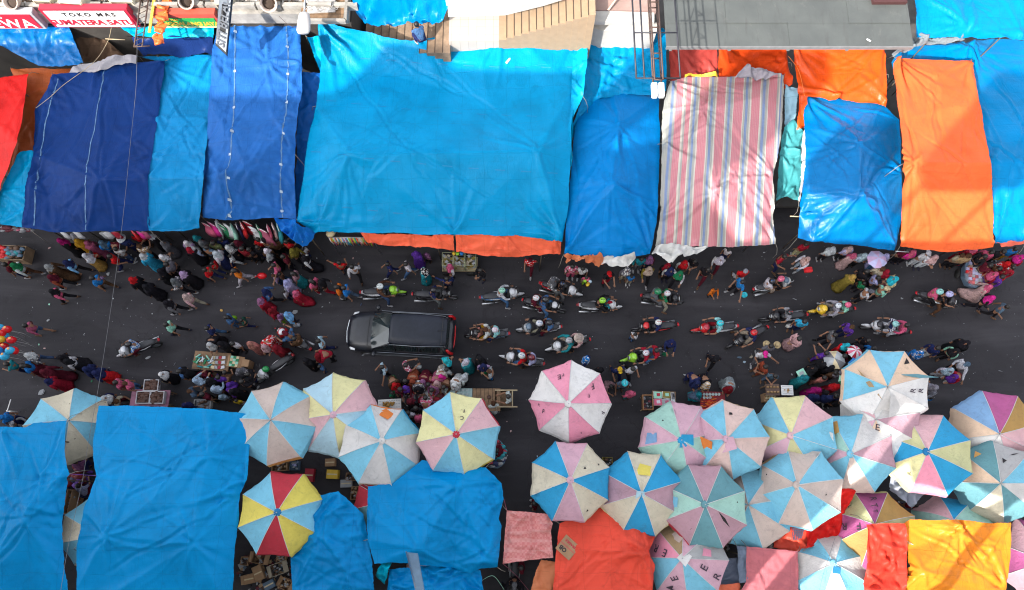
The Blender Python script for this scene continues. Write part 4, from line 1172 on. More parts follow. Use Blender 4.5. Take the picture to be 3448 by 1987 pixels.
T('yellowlow', 'sunlit orange yellow tarpaulin at the lower right corner', [(3042, 1763, 3.12), (3066, 1749, 3.15), (3140, 1752, 3.15), (3223, 1749, 3.25), (3330, 1762, 3.15), (3405, 1760, 3.1), (3403, 1878, 2.95), (3388, 1987, 2.8), (3380, 2080, 2.8), (3044, 2080, 2.8), (3044, 1985, 2.85), (3056, 1850, 2.95)], inner=[(3109, 1928, 3.55), (3226, 1800, 3.3)], creases=[(12, 10), (12, 8), (12, 13)], color=(.76, .27, .04), m=tarp_mat('tarp_yellowlow', (.78, .24, .02), .25), seed=67, group=LO, wr=.024, res=.08, folds=16, tens=[3, 3, 3, 12, 12, 7, 5, 13], poles=[1, 5, 7, 12])
T('greycloth2', 'pale grey blue cloth scrap under the yellow and blue umbrella', [(2996, 1600, 1.9), (3060, 1640, 1.9), (3122, 1656, 1.9), (3068, 1712, 1.8), (2993, 1650, 1.8)], color=(.4, .44, .52), seed=68, group=LO, wr=.05, res=.07, poles=[3])
# cardboard lying on the coral tarpaulin
sh = SHEETS['corallow']; q = P(1912, 1844, 2.5)
r = empty('cardboard_sheet', (q.x, q.y, float(sh.height(q.x, q.y)[0]) + .05), .85); tag(r, 'flattened cardboard box lying on the coral tarpaulin', 'cardboard')
b = MB(); b.box((0, 0, 0), (.62, .64, .015)); b.box((-.16, 0, .012), (.3, .62, .008)); b.obj('board', CARTON, r)
me = text_mesh('FRAGILE', .12, 1, .004); me.materials.append(REDP); tx = link('print', me, r); tx.location = (.16, 0, .014); tx.rotation_euler = (0, 0, 1.57)
me = text_mesh('OB', .2, 1, .01); me.materials.append(mat('ink', (.05, .04, .04), .8)); tx = link('print', me, r); tx.location = (-.14, .1, .024); tx.rotation_euler = (0, 0, 1.57)
MB().box((.0, 0, .018), (.05, .63, .004)).obj('tape', mat('tape', (.45, .12, .08), .4), r)
sh = SHEETS['coralgap']; q = P(2689, 1795, 2.0)
b = MB()
for i in range(8):
    b.box((0, -.21 + i * .06, 0), (.5, .035, .02))
for i in range(9): b.box((-.24 + i * .06, 0, .012), (.03, .46, .02))
o = b.obj('mat', mat('dark_mat', (.09, .06, .1), .8)); o.location = (q.x, q.y, float(sh.height(q.x, q.y)[0]) + .05); tag(o, 'small dark woven mat lying on the coral cloth among the umbrellas', 'mat')
# bottle on the big tarpaulin
q = P(1713, 203, 4.8); z = float(sh_big.height(q.x, q.y)[0])
q = P(1713, 203, z + .08)
r = empty('plastic_bottle', (q.x, q.y, z + .09), 0.95); tag(r, 'clear plastic bottle lying on the biggest cyan tarpaulin', 'bottle')
b = MB(); b.loft([((-.17, 0, 0), .035, .035, 'x'), ((-.16, 0, 0), .05, .05, 'x'), ((.06, 0, 0), .05, .05, 'x'), ((.12, 0, 0), .02, .02, 'x'), ((.15, 0, 0), .02, .02, 'x')], 10)
b.obj('bottle', mat('clear_plastic', (.7, .76, .8), .1), r)
MB().loft([((.15, 0, 0), .024, .024, 'x'), ((.18, 0, 0), .024, .024, 'x')], 8).obj('cap', WHITES, r)
# ================================================================== market umbrellas
UC = {'sky': (.2, .52, .68), 'blue': (.03, .32, .58), 'dblue': (.02, .18, .4), 'teal': (.13, .3, .34), 'cream': (.62, .56, .43), 'white': (.72, .7, .68),
      'offw': (.62, .6, .58), 'beige': (.56, .46, .41), 'blush': (.68, .5, .45), 'pink': (.66, .3, .36), 'ppink': (.68, .42, .45), 'lpink': (.62, .38, .46), 'hpink': (.78, .3, .41),
      'yellow': (.72, .6, .12), 'pyel': (.72, .68, .36), 'red': (.48, .04, .06), 'mauve': (.4, .1, .25), 'gold': (.4, .24, .08), 'tan': (.38, .27, .15),
      'mint': (.35, .58, .5), 'peach': (.75, .55, .4), 'steel': (.2, .36, .58), 'pblue': (.42, .62, .72), 'grey': (.4, .4, .4), 'orange': (.75, .22, .05), 'dpink': (.46, .28, .33), 'olive': (.56, .55, .3), 'orangey': (.72, .4, .13)}


def fabric(nm):
    k = 'umbrella_' + nm
    if k in MATS: return MATS[k]
    col = UC[nm]
    m, nt, b = new_mat(k)
    v = coords(nt)
    c = ramp(nt, noise(nt, v, 1.3, 5, .65, .5), [(.3, tuple(x * .84 for x in col)), (.55, col), (.8, tuple(min(.8, x * 1.08 + .01) for x in col))])
    st = ramp(nt, noise(nt, v, 3.2, 6, .75, 1.2), [(.54, 0.0), (.7, .6)])
    c = mixc(nt, st, c, tuple(x * .55 + .03 for x in col))
    c = mixc(nt, ramp(nt, noise(nt, v, 17, 3, .8), [(.62, 0.0), (.74, .5)]), c, tuple(x * .5 for x in col))
    nt.links.new(c, b.inputs['Base Color'])
    b.inputs['Roughness'].default_value = .7
    b.inputs['Specular IOR Level'].default_value = .2
    bump(nt, b, noise(nt, v, 4, 5, .68, 1.8), .7, .05)
    MATS[k] = m
    return m


INK = mat('marker_ink', (.06, .04, .06), .8)
PIPE = mat('seam_piping', (.55, .56, .56), .7)
UMB = {}


def umbrella(key, label, hub, cen, rpx, phase, cols, cap=None, z=2.45, rise=.62, val='same', seed=0, dent=0.0, kind='market umbrella', valh=.16):
    g = random.Random(seed + 11)
    hp = P(hub[0], hub[1], z + rise)
    C = P(cen[0], cen[1], z)
    Rr = rpx / ppm(cen[0], cen[1], z)
    n = (hp - C); n.x *= .8; n.y *= .8; n.normalize()
    if n.z < .6: n = Vector((n.x * .6, n.y * .6, 1)).normalized()
    e1 = Vector((1, 0, 0)); e1 = (e1 - n * e1.dot(n)).normalized(); e2 = n.cross(e1)
    N = len(cols)
    V = []
    for i in range(N):
        a = R(phase + i * 360 / N)
        rr = Rr * (1 + g.uniform(-.018, .018))
        V.append(C + (e1 * math.cos(a) + e2 * math.sin(a)) * rr - n * g.uniform(0, .05))
    base = Vector((hp.x, hp.y, 0))
    root = empty('market_umbrella', base); tag(root, label, 'umbrella', 'big market umbrellas')

    def pt(i, f, s):
        a, b_ = V[i % N], V[(i + 1) % N]
        q = a.lerp(b_, s)
        q = C.lerp(q, 1 - .022 * 4 * s * (1 - s))
        p = hp.lerp(q, f)
        p = p + n * (.13 * math.sin(f * math.pi) - .10 * 4 * s * (1 - s) * f)
        if dent: p = p + n * (-dent * math.exp(-((f - .55) / .25) ** 2) * (.5 + .5 * math.sin(i * 2.1 + s * 3.1)))
        return p
    mats, idx = [], {}
    for c_ in cols:
        if c_ not in idx: idx[c_] = len(mats); mats.append(fabric(c_))
    bm = bmesh.new()
    fs = [0.02, .15, .3, .45, .6, .75, .88, 1.0]
    ss = [0, .17, .34, .5, .66, .83, 1.0]
    for i in range(N):
        gr = []
        for f in fs:
            row = []
            for s in ss:
                w_ = g.uniform(-.012, .012) if 0 < s < 1 else 0
                row.append(bm.verts.new(pt(i, f, s) + n * (w_ * 1.3 + .014 * math.sin(f * 23 + i) * math.sin(s * 11 + i * 2) + .012 * f * math.sin(s * 19 + i * 3 + seed)) - base))
            gr.append(row)
        for a in range(len(fs) - 1):
            for b_ in range(len(ss) - 1):
                f_ = bm.faces.new((gr[a][b_], gr[a + 1][b_], gr[a + 1][b_ + 1], gr[a][b_ + 1]))
                f_.smooth = True; f_.material_index = idx[cols[i]]
    bmesh.ops.remove_doubles(bm, verts=bm.verts[:], dist=.004)
    bmesh.ops.recalc_face_normals(bm, faces=bm.faces[:])
    me = bpy.data.meshes.new('canopy'); bm.to_mesh(me); bm.free()
    for m_ in mats: me.materials.append(m_)
    can = link('canopy', me, root)
    # valance
    bm = bmesh.new(); vm, vi = [], {}
    for i in range(N):
        c_ = cols[i] if val == 'same' else (val[i] if isinstance(val, (list, tuple)) else val)
        if c_ not in vi: vi[c_] = len(vm); vm.append(fabric(c_))
        up, lo = [], []
        for k in range(9):
            s = k / 8
            p = pt(i, 1.0, s)
            out = (p - C); out.z = 0; out.normalize()
            up.append(bm.verts.new(p - base))
            lo.append(bm.verts.new(p - base - Vector((0, 0, valh * (1 + g.uniform(-.15, .15)))) + out * (.05 + g.uniform(-.02, .02)) - n * 0))
        for k in range(8):
            f_ = bm.faces.new((up[k], lo[k], lo[k + 1], up[k + 1])); f_.smooth = True; f_.material_index = vi[c_]
    me = bpy.data.meshes.new('valance'); bm.to_mesh(me); bm.free()
    for m_ in vm: me.materials.append(m_)
    link('valance', me, root)
    b = MB()
    for i in range(N): b.tube([pt(i, f, 0) + n * .004 - base for f in fs[::1]], .011, 4)
    b.obj('seam', PIPE, root)
    b = MB()
    for i in range(N): b.tube([pt(i, f, 0) - n * .04 - base for f in (.03, .5, .97)], .014, 4)
    b.obj('rib_frame', DARKST, root)
    b = MB(); b.tube([(0, 0, 0), (0, 0, hp.z - .02)], .028, 8); b.obj('pole', STEEL, root)
    if cap:
        b = MB(); b.loft([((0, 0, hp.z - .05), .15, .15), ((0, 0, hp.z - .01), .12, .12), ((0, 0, hp.z + .03), .04, .04)], 14); b.obj('cap', fabric(cap), root)
    b = MB(); b.loft([((0, 0, hp.z), .03, .03), ((0, 0, hp.z + .07), .018, .018)], 8); b.obj('finial', STEEL, root)
    UMB[key] = dict(root=root, pt=pt, n=n, base=base, phase=phase, N=N)
    return root


def on_panel(key, ang, f, what, size=.3, rot=0.0, mt=None, off=.03, name='lettering', s=None):
    """lettering, tears and patches lying on a panel; ang is the picture angle"""
    U = UMB[key]
    t = ((ang - U['phase']) % 360) / (360 / U['N'])
    i, s_ = int(t), t - int(t)
    p = U['pt'](i, f, s_); d = .04
    a = U['pt'](i, f + d, s_) - U['pt'](i, f - d, s_); b_ = U['pt'](i, f, min(1, s_ + d)) - U['pt'](i, f, max(0, s_ - d))
    nn = a.cross(b_).normalized()
    if nn.z < 0: nn = -nn
    x = Vector((math.cos(R(rot)), math.sin(R(rot)), 0)); x = (x - nn * x.dot(nn)).normalized(); y = nn.cross(x)
    if isinstance(what, str):
        me = text_mesh(what, size * 1.15, 1.1, size * .008, .002)
    else:
        b = MB()
        top = [(px_ * size, py_ * size, 0) for px_, py_ in what]
        b.face(top)
        me = b.mesh(name)
    me.materials.append(mt or INK)
    o = link(name, me, U['root'])
    M = Matrix((x, y, nn)).transposed().to_4x4()
    o.matrix_local = Matrix.Translation(p - U['base'] + nn * off) @ M
    return o


def alt(a, b, n=8): return [a if i % 2 == 0 else b for i in range(n)]


umbrella('a', 'blue and cream umbrella at the far left half covered by a blue tarpaulin', (232, 1416), (231, 1433), 131, 6, alt('cream', 'sky'), seed=1, z=2.1)
umbrella('b', 'blue and beige umbrella with an orange valance above the broad blue tarpaulin corner', (911, 1414), (926, 1424), 143, -5, alt('beige', 'sky'), seed=2, z=2.7, val=['orangey', 'sky'] * 4, valh=.3)
umbrella('c', 'pastel pink yellow and pale blue umbrella below the black car', (1121, 1396), (1132, 1398), 144, 8, ['ppink', 'pyel', 'pblue', 'pyel', 'ppink', 'pblue', 'pyel', 'pblue'], cap='lpink', seed=3, z=2.3)
umbrella('d', 'sky blue and white umbrella with a torn orange flap', (1284, 1485), (1283, 1498), 140, 108, ['sky', 'offw', 'sky', 'offw', 'sky', 'offw', 'sky', 'offw'], cap='offw', seed=4, z=2.6, val=['blue', 'offw', 'sky', 'cream', 'sky', 'offw', 'blue', 'orange'])
umbrella('e', 'yellow pink and blue umbrella with a red cap', (1536, 1462), (1540, 1462), 144, 11, ['ppink', 'pyel', 'sky', 'pyel', 'ppink', 'sky', 'pyel', 'sky'], cap='red', seed=5, z=2.9, val=['red', 'pyel', 'sky', 'pyel', 'ppink', 'sky', 'yellow', 'sky'], valh=.3)
umbrella('f', 'vivid red yellow and blue umbrella with a dark blue cap', (932, 1726), (942, 1730), 142, 19, ['yellow', 'red', 'sky', 'yellow', 'sky', 'red', 'yellow', 'sky'], cap='dblue', seed=6, z=2.8)
umbrella('g', 'pink and white umbrella standing alone out on the road', (1914, 1359), (1920, 1352), 138, -2, alt('hpink', 'white'), cap='white', seed=7, z=2.6)
umbrella('h', 'blue pink and cream umbrella just below the pink and white one', (1921, 1617), (1920, 1621), 139, 19, ['cream', 'lpink', 'blue', 'cream', 'blue', 'lpink', 'cream', 'blue'], cap='lpink', seed=8, z=2.75)
umbrella('i', 'blue and cream umbrella with a yellow patch', (2161, 1662), (2160, 1662), 143, 16, ['blue', 'cream', 'blue', 'dpink', 'cream', 'blue', 'cream', 'dpink'], seed=9, z=2.6, val=['blue', 'cream', 'blue', 'lpink', 'pyel', 'dblue', 'pyel', 'lpink'])
umbrella('j', 'grey teal and dusty pink umbrella with a long tear', (2375, 1699), (2375, 1702), 142, 19, ['teal', 'dpink', 'teal', 'mint', 'dpink', 'teal', 'dpink', 'mint'], cap='teal', seed=10, z=2.95, val=['teal', 'dpink', 'teal', 'pyel', 'red', 'teal', 'dpink', 'mint'])
umbrella('k', 'mint and pink patched umbrella left of the blush and blue one', (2295, 1482), (2288, 1482), 134, 55, ['lpink', 'mint', 'lpink', 'mint', 'mint', 'lpink', 'mint', 'lpink'], seed=11, z=2.3, cap='blue')
umbrella('l', 'blush and blue umbrella with a rolled tan edge and an orange patch', (2448, 1478), (2452, 1480), 132, 3, ['sky', 'blush', 'sky', 'lpink', 'sky', 'blush', 'sky', 'blush'], seed=12, z=2.65, cap='lpink', val=['blush', 'tan', 'blush', 'blush', 'sky', 'blush', 'sky', 'blush'])
umbrella('m', 'yellow blue and pink umbrella beside the crowd at the snack trays', (2664, 1466), (2672, 1464), 138, 25, ['ppink', 'pyel', 'sky', 'pyel', 'lpink', 'olive', 'sky', 'sky'], seed=13, z=2.4, cap='ppink')
umbrella('n', 'grey beige and sky blue umbrella with small holes', (2685, 1633), (2693, 1642), 141, 9, alt('sky', 'beige'), seed=14, z=2.85, cap='beige', val=['tan', 'sky'] * 4)
umbrella('o', 'tattered blue and grey umbrella with a clear plastic patch', (2866, 1528), (2868, 1526), 137, 25, ['offw', 'sky', 'mint', 'lpink', 'sky', 'beige', 'sky', 'dpink'], seed=15, z=2.4, cap='sky')
umbrella('q', 'white and blush lettered umbrella between the crumpled one and the yellow one', (2950, 1412), (2962, 1420), 128, 10, ['offw', 'white', 'ppink', 'white', 'lpink', 'peach', 'white', 'dpink'], seed=17, z=2.3)
umbrella('p', 'crumpled peach and blue umbrella patched with white plastic', (2989, 1303), (2982, 1308), 140, 15, ['peach', 'sky', 'peach', 'sky', 'white', 'offw', 'white', 'white'], seed=16, z=2.75, dent=.16, val=['peach', 'peach', 'sky', 'peach', 'white', 'lpink', 'offw', 'orangey'])
umbrella('r', 'bright blue yellow and pink umbrella in the sun', (3123, 1521), (3121, 1528), 141, 16, ['blue', 'ppink', 'olive', 'blue', 'pyel', 'hpink', 'blue', 'olive'], seed=18, z=2.7, cap='dblue')
umbrella('s', 'blue mauve and gold umbrella at the right edge', (3366, 1462), (3352, 1450), 138, 15, ['gold', 'mauve', 'steel', 'peach', 'white', 'white', 'ppink', 'ppink'], seed=19, z=2.4)
umbrella('t', 'dark teal and cream umbrella with torn holes at the right edge', (3370, 1628), (3362, 1624), 138, 0, ['sky', 'grey', 'teal', 'peach', 'teal', 'cream', 'teal', 'offw'], seed=20, z=2.8)
umbrella('u', 'mauve gold and cream lettered umbrella behind the red tarpaulin', (2946, 1766), (2945, 1784), 140, 15, ['gold', 'mauve', 'olive', 'mauve', 'gold', 'mauve', 'gold', 'olive'], seed=21, z=2.35, val=['red', 'pyel', 'olive', 'tan', 'mauve', 'mauve', 'gold', 'gold'])
umbrella('v', 'blue and white umbrella at the bottom edge left of the red tarpaulin', (2809, 1897), (2800, 1915), 136, 17, alt('sky', 'offw'), seed=22, z=2.2, cap='sky')
umbrella('w', 'pink and blue patched umbrella with big dark letters at the bottom edge', (2297, 1880), (2312, 1882), 138, 133, ['hpink', 'sky', 'lpink', 'sky', 'lpink', 'grey', 'lpink', 'tan'], seed=23, z=2.3)
umbrella('x', 'pale blue and beige umbrella hidden between the teal one and the beige one', (2520, 1700), (2528, 1708), 138, 10, alt('beige', 'sky'), seed=24, z=2.0)
umbrella('y', 'pink and blue umbrella poking out above the yellow tarpaulin', (3212, 1752), (3214, 1790), 134, 0, ['mint', 'blue', 'ppink', 'mint', 'mint', 'cream', 'sky', 'mint'], seed=25, z=2.2)
umbrella('z', 'cream and sky blue umbrella showing in the gap between the left tarpaulins', (335, 1800), (330, 1790), 118, 150, alt('cream', 'sky'), seed=26, z=1.9)
umbrella('aa', 'red and teal umbrella mostly under the rumpled blue tarpaulin', (1300, 1690), (1296, 1700), 108, 145, ['red', 'teal', 'red', 'teal', 'red', 'teal', 'red', 'red'], seed=27, z=1.8)
umbrella('ab', 'plum coloured umbrella cut by the lower right corner', (3520, 1890), (3520, 1890), 140, 20, alt('dpink', 'mauve'), seed=28, z=2.4)
# lettering, patches and tears
on_panel('g', 112, .72, 'E', .26, 185); on_panel('g', 104, .72, 'r', .2, 185)
on_panel('g', 35, .72, 'F', .28, 195); on_panel('g', 20, .55, 'F', .16, 200); on_panel('g', 200, .75, 'F', .22, 350); on_panel('g', 186, .8, 'R', .13, 350); on_panel('g', -18, .9, 'F', .2, 250); on_panel('g', 290, .85, 'r', .14, 30)
on_panel('u', 80, .78, 'R', .3, -85); on_panel('u', 79, .56, 'T', .26, -85); on_panel('u', 77, .38, 'T', .2, -85); on_panel('u', 128, .78, 'L', .16, -60)
on_panel('u', 172, .72, 'R', .32, 170); on_panel('u', 176, .38, 'F', .32, 170)
on_panel('w', 160, .8, 'R', .34, 155); on_panel('w', 163, .5, 'E', .34, 155); on_panel('w', -25, .55, 'E', .34, 60); on_panel('w', -30, .88, 'R', .34, 60); on_panel('w', 240, .55, 'E', .34, 110); on_panel('w', 240, .85, 'M', .34, 110)
on_panel('p', -8, .62, 'R', .26, 80); on_panel('p', -6, .82, 'R', .26, 80); on_panel('q', 268, .22, 'E', .3, 0); on_panel('q', 268, .5, 'R', .28, 0); on_panel('q', 268, .78, 'A', .26, 0)
on_panel('o', 150, .6, 'AT', .22, 50); on_panel('e', 75, .6, 'F.', .16, 190); on_panel('e', 72, .42, 'C', .18, 190)
on_panel('r', 225, .7, 'JL', .14, 60)
TEAR = mat('tear_dark', (.02, .018, .02), .9)
tri_ = [(-.5, -.4), (.5, -.2), (.1, .5)]
quad_ = [(-.6, -.45), (.5, -.5), (.6, .3), (-.3, .5)]
slit = [(-.9, .1), (0, -.12), (.9, -.1), (0, .12)]
for k, a_, f_, sh_, s_, ro in [('h', 40, .5, tri_, .12, 0), ('h', 30, .85, tri_, .09, 40), ('h', 300, .85, tri_, .1, 0), ('j', -40, .55, slit, .42, -50), ('j', 5, .8, tri_, .07, 0), ('j', 235, .7, slit, .07, 30), ('k', 130, .7, tri_, .09, 0), ('l', 80, .7, quad_, .12, 0),
                               ('n', -20, .65, tri_, .08, 0), ('n', 155, .85, tri_, .08, 0), ('n', -35, .9, tri_, .06, 0), ('p', 50, .85, tri_, .28, 0), ('c', 270, .85, tri_, .03, 0), ('a', 100, .5, tri_, .05, 0), ('a', 300, .5, tri_, .06, 0), ('t', 75, .6, tri_, .2, 20), ('t', 60, .85, slit, .2, 20), ('g', 95, .95, tri_, .05, 0)]:
    on_panel(k, a_, f_, sh_, s_, ro, TEAR, .016, 'tear')
for k, a_, f_, sh_, s_, ro, c_ in [('i', 82, .6, quad_, .5, -10, 'yellow'), ('j', 175, .8, quad_, .38, 80, 'sky'), ('k', 175, .78, quad_, .45, 0, 'steel'), ('l', 190, .7, quad_, .75, 10, 'orange'), ('l', -90, .12, quad_, .55, 20, 'lpink'), ('k', 0, .12, quad_, .5, 10, 'blue'),
                                   ('o', 160, .7, quad_, 1.1, 60, 'offw'), ('o', 120, .75, quad_, .5, -50, 'orangey'), ('p', 165, .4, slit, .8, -30, 'tan'), ('p', -70, .45, quad_, .8, 10, 'offw'), ('p', 20, .8, slit, .8, 0, 'teal'), ('w', 15, .6, quad_, .3, 0, 'hpink'),
                                   ('w', 0, .04, quad_, .42, 60, 'white'), ('i', 200, .05, quad_, .3, 10, 'pblue'), ('d', 85, .82, quad_, .5, -35, 'orange'), ('v', 275, .15, quad_, .25, 0, 'dblue'), ('w', 100, .6, quad_, .5, -40, 'beige'), ('t', 120, .85, tri_, .3, 0, 'orangey'), ('t', 20, .7, tri_, .25, 0, 'orangey')]:
    on_panel(k, a_, f_, sh_, s_, ro, fabric(c_), .02, 'patch')


# hand-held and toy umbrellas near the crowd at the right
def small_umbrella(label, px, py, z, r_, cols, tilt=(0, 0)):
    q = P(px, py, z)
    root = empty('toy_umbrella', (q.x, q.y, z - .6)); tag(root, label, 'umbrella', 'small coloured umbrellas for sale')
    N = len(cols)
    b = MB(); mats = []
    for i in range(N):
        mats.append(cloth_flat(cols[i])); b.mi = i
        a0, a1 = 6.2832 * i / N, 6.2832 * (i + 1) / N
        am = (a0 + a1) / 2
        for f0, f1, z0, z1 in ((0, .5, .6, .55), (.5, 1, .55, .4)):
            if f0 == 0: b.face([(0, 0, z0), (r_ * f1 * math.cos(a0), r_ * f1 * math.sin(a0), z1), (r_ * f1 * math.cos(a1), r_ * f1 * math.sin(a1), z1)])
            else:
                b.face([(r_ * f0 * math.cos(a0), r_ * f0 * math.sin(a0), z0), (r_ * math.cos(a0), r_ * math.sin(a0), z1), (r_ * .9 * math.cos(am), r_ * .9 * math.sin(am), z1 + .02), (r_ * f0 * math.cos(a1), r_ * f0 * math.sin(a1), z0)])
                b.face([(r_ * .9 * math.cos(am), r_ * .9 * math.sin(am), z1 + .02), (r_ * math.cos(a1), r_ * math.sin(a1), z1), (r_ * f0 * math.cos(a1), r_ * f0 * math.sin(a1), z0)])
    b.obj('canopy', mats, root)
    MB().tube([(0, 0, 0), (0, 0, .66)], .01, 5).obj('pole', STEEL, root)
    root.rotation_euler = (tilt[0], tilt[1], .4)
    return root


def cloth_flat(nm):
    c = COLS.get(nm) or UC[nm]
    return mat('flat_' + nm, c, .6, var=.12, scale=6)


small_umbrella('rainbow umbrella of blue purple and magenta held above the crowd', 2888, 1232, 1.7, .55, ['cyan', 'sky', 'blue', 'silver', 'green', 'lime', 'magenta', 'purple'], (.3, .2))
small_umbrella('small pink and white striped pinwheel umbrella beside the rainbow one', 2886, 1189, 1.8, .3, ['white', 'pink', 'white', 'crimson'] * 3, (-.2, .1))
small_umbrella('small green umbrella at the edge of the crumpled umbrella', 2850, 1258, 1.6, .4, ['green', 'lime', 'mint', 'green', 'lime', 'green'], (.4, .1))
small_umbrella('lavender umbrella over a shopper below the blue tarpaulin with crossed folds', 2962, 872, 1.75, .42, ['lavender', 'lilac'] * 4, (-.1, 0))
small_umbrella('faded silver patterned umbrella beside the rainbow one', 2828, 1216, 1.6, .42, ['silver', 'cream', 'grey', 'palegrey'] * 2, (-.3, -.2))
# ================================================================== people


def skin_mesh(name, joints, edges, radii, subd=1, root=0):
    """a body grown as ONE surface over connected joints"""
    me = bpy.data.meshes.new(name + '_skel')
    me.from_pydata([tuple(j) for j in joints], edges, [])
    o = bpy.data.objects.new(name + '_skel', me); COL.objects.link(o)
    sk = o.modifiers.new('s', 'SKIN'); sk.use_smooth_shade = True
    if not me.skin_vertices:
        bpy.context.view_layer.objects.active = o
        bpy.ops.object.mode_set(mode='EDIT') if False else None
    for i, r in enumerate(radii):
        me.skin_vertices[0].data[i].radius = r if isinstance(r, tuple) else (r, r)
        me.skin_vertices[0].data[i].use_root = (i == root)
    if subd:
        ss = o.modifiers.new('u', 'SUBSURF'); ss.levels = subd; ss.render_levels = subd
    dg = bpy.context.evaluated_depsgraph_get()
    out = bpy.data.meshes.new_from_object(o.evaluated_get(dg))
    bpy.data.objects.remove(o); bpy.data.meshes.remove(me)
    out.name = name
    for p in out.polygons: p.use_smooth = True
    return out


def V3(*a): return Vector(a)


def pose(kind):
    D = dict(pel=V3(0, 0, .92), che=V3(.0, 0, 1.26), nec=V3(.01, 0, 1.44), hd=V3(.035, 0, 1.56))
    S = {}
    for s, k in ((1, 'l'), (-1, 'r')):
        S['sh' + k] = V3(0, .175 * s, 1.37); S['el' + k] = V3(-.03, .235 * s, 1.1); S['wr' + k] = V3(.05, .24 * s, .86)
        S['hi' + k] = V3(0, .095 * s, .88); S['kn' + k] = V3(.03, .1 * s, .48); S['an' + k] = V3(-.01, .1 * s, .09); S['to' + k] = V3(.15, .11 * s, .04)
    if kind in ('walk', 'walk2'):
        f, b = ('l', 'r') if kind == 'walk' else ('r', 'l')
        sg = {'l': 1, 'r': -1}
        S['kn' + f] = V3(.2, .1 * sg[f], .5); S['an' + f] = V3(.32, .1 * sg[f], .1); S['to' + f] = V3(.47, .11 * sg[f], .08)
        S['kn' + b] = V3(-.06, .1 * sg[b], .47); S['an' + b] = V3(-.36, .1 * sg[b], .17); S['to' + b] = V3(-.24, .1 * sg[b], .05)
        S['el' + b] = V3(.06, .23 * sg[b], 1.11); S['wr' + b] = V3(.27, .2 * sg[b], .98)
        S['el' + f] = V3(-.14, .24 * sg[f], 1.12); S['wr' + f] = V3(-.2, .26 * sg[f], .87)
    elif kind == 'reach':
        for s, k in ((1, 'l'), (-1, 'r')): S['el' + k] = V3(.16, .22 * s, 1.15); S['wr' + k] = V3(.4, .15 * s, 1.12)
    elif kind == 'reach1':
        S['ell'] = V3(.12, .36, 1.2); S['wrl'] = V3(.25, .58, 1.1); S['elr'] = V3(.1, -.25, 1.1); S['wrr'] = V3(.3, -.15, 1.05)
        S['knr'] = V3(.16, -.1, .5); S['anr'] = V3(.2, -.1, .1); S['tor'] = V3(.35, -.11, .05)
    elif kind == 'hold':
        for s, k in ((1, 'l'), (-1, 'r')): S['el' + k] = V3(.08, .22 * s, 1.1); S['wr' + k] = V3(.28, .06 * s, 1.17)
        D['hd'] = V3(.07, 0, 1.55)
    elif kind == 'bend':
        D = dict(pel=V3(-.08, 0, .9), che=V3(.14, 0, 1.17), nec=V3(.28, 0, 1.28), hd=V3(.38, 0, 1.35))
        for s, k in ((1, 'l'), (-1, 'r')):
            S['sh' + k] = V3(.22, .175 * s, 1.24); S['el' + k] = V3(.32, .22 * s, 1.0); S['wr' + k] = V3(.5, .14 * s, .88)
            S['hi' + k] = V3(-.08, .095 * s, .86)
    elif kind == 'crouch':
        D = dict(pel=V3(-.14, 0, .36), che=V3(.03, 0, .68), nec=V3(.12, 0, .84), hd=V3(.17, 0, .95))
        for s, k in ((1, 'l'), (-1, 'r')):
            S['sh' + k] = V3(.08, .175 * s, .77); S['el' + k] = V3(.24, .24 * s, .58); S['wr' + k] = V3(.44, .12 * s, .5)
            S['hi' + k] = V3(-.13, .1 * s, .34); S['kn' + k] = V3(.24, .2 * s, .5); S['an' + k] = V3(.03, .17 * s, .09); S['to' + k] = V3(.18, .19 * s, .04)
    elif kind in ('ride', 'ridef'):
        D = dict(pel=V3(-.16, 0, .86), che=V3(-.1, 0, 1.18), nec=V3(-.06, 0, 1.35), hd=V3(-.02, 0, 1.47))
        for s, k in ((1, 'l'), (-1, 'r')):
            S['sh' + k] = V3(-.08, .18 * s, 1.28); S['el' + k] = V3(.1, .33 * s, 1.08); S['wr' + k] = V3(.36, .3 * s, 1.02)
            S['hi' + k] = V3(-.14, .1 * s, .82); S['kn' + k] = V3(.24, .19 * s, .72); S['an' + k] = V3(.14, .19 * s, .36); S['to' + k] = V3(.28, .2 * s, .31)
        if kind == 'ridef':
            S['knr'] = V3(.16, -.34, .56); S['anr'] = V3(.1, -.46, .1); S['tor'] = V3(.24, -.5, .05)
    elif kind == 'pax':
        D = dict(pel=V3(-.52, 0, .92), che=V3(-.48, 0, 1.24), nec=V3(-.45, 0, 1.41), hd=V3(-.42, 0, 1.53))
        for s, k in ((1, 'l'), (-1, 'r')):
            S['sh' + k] = V3(-.47, .17 * s, 1.34); S['el' + k] = V3(-.34, .27 * s, 1.13); S['wr' + k] = V3(-.16, .2 * s, 1.02)
            S['hi' + k] = V3(-.5, .1 * s, .88); S['kn' + k] = V3(-.12, .24 * s, .78); S['an' + k] = V3(-.2, .26 * s, .4); S['to' + k] = V3(-.06, .28 * s, .35)
    D.update(S)
    return D


FACE = {}


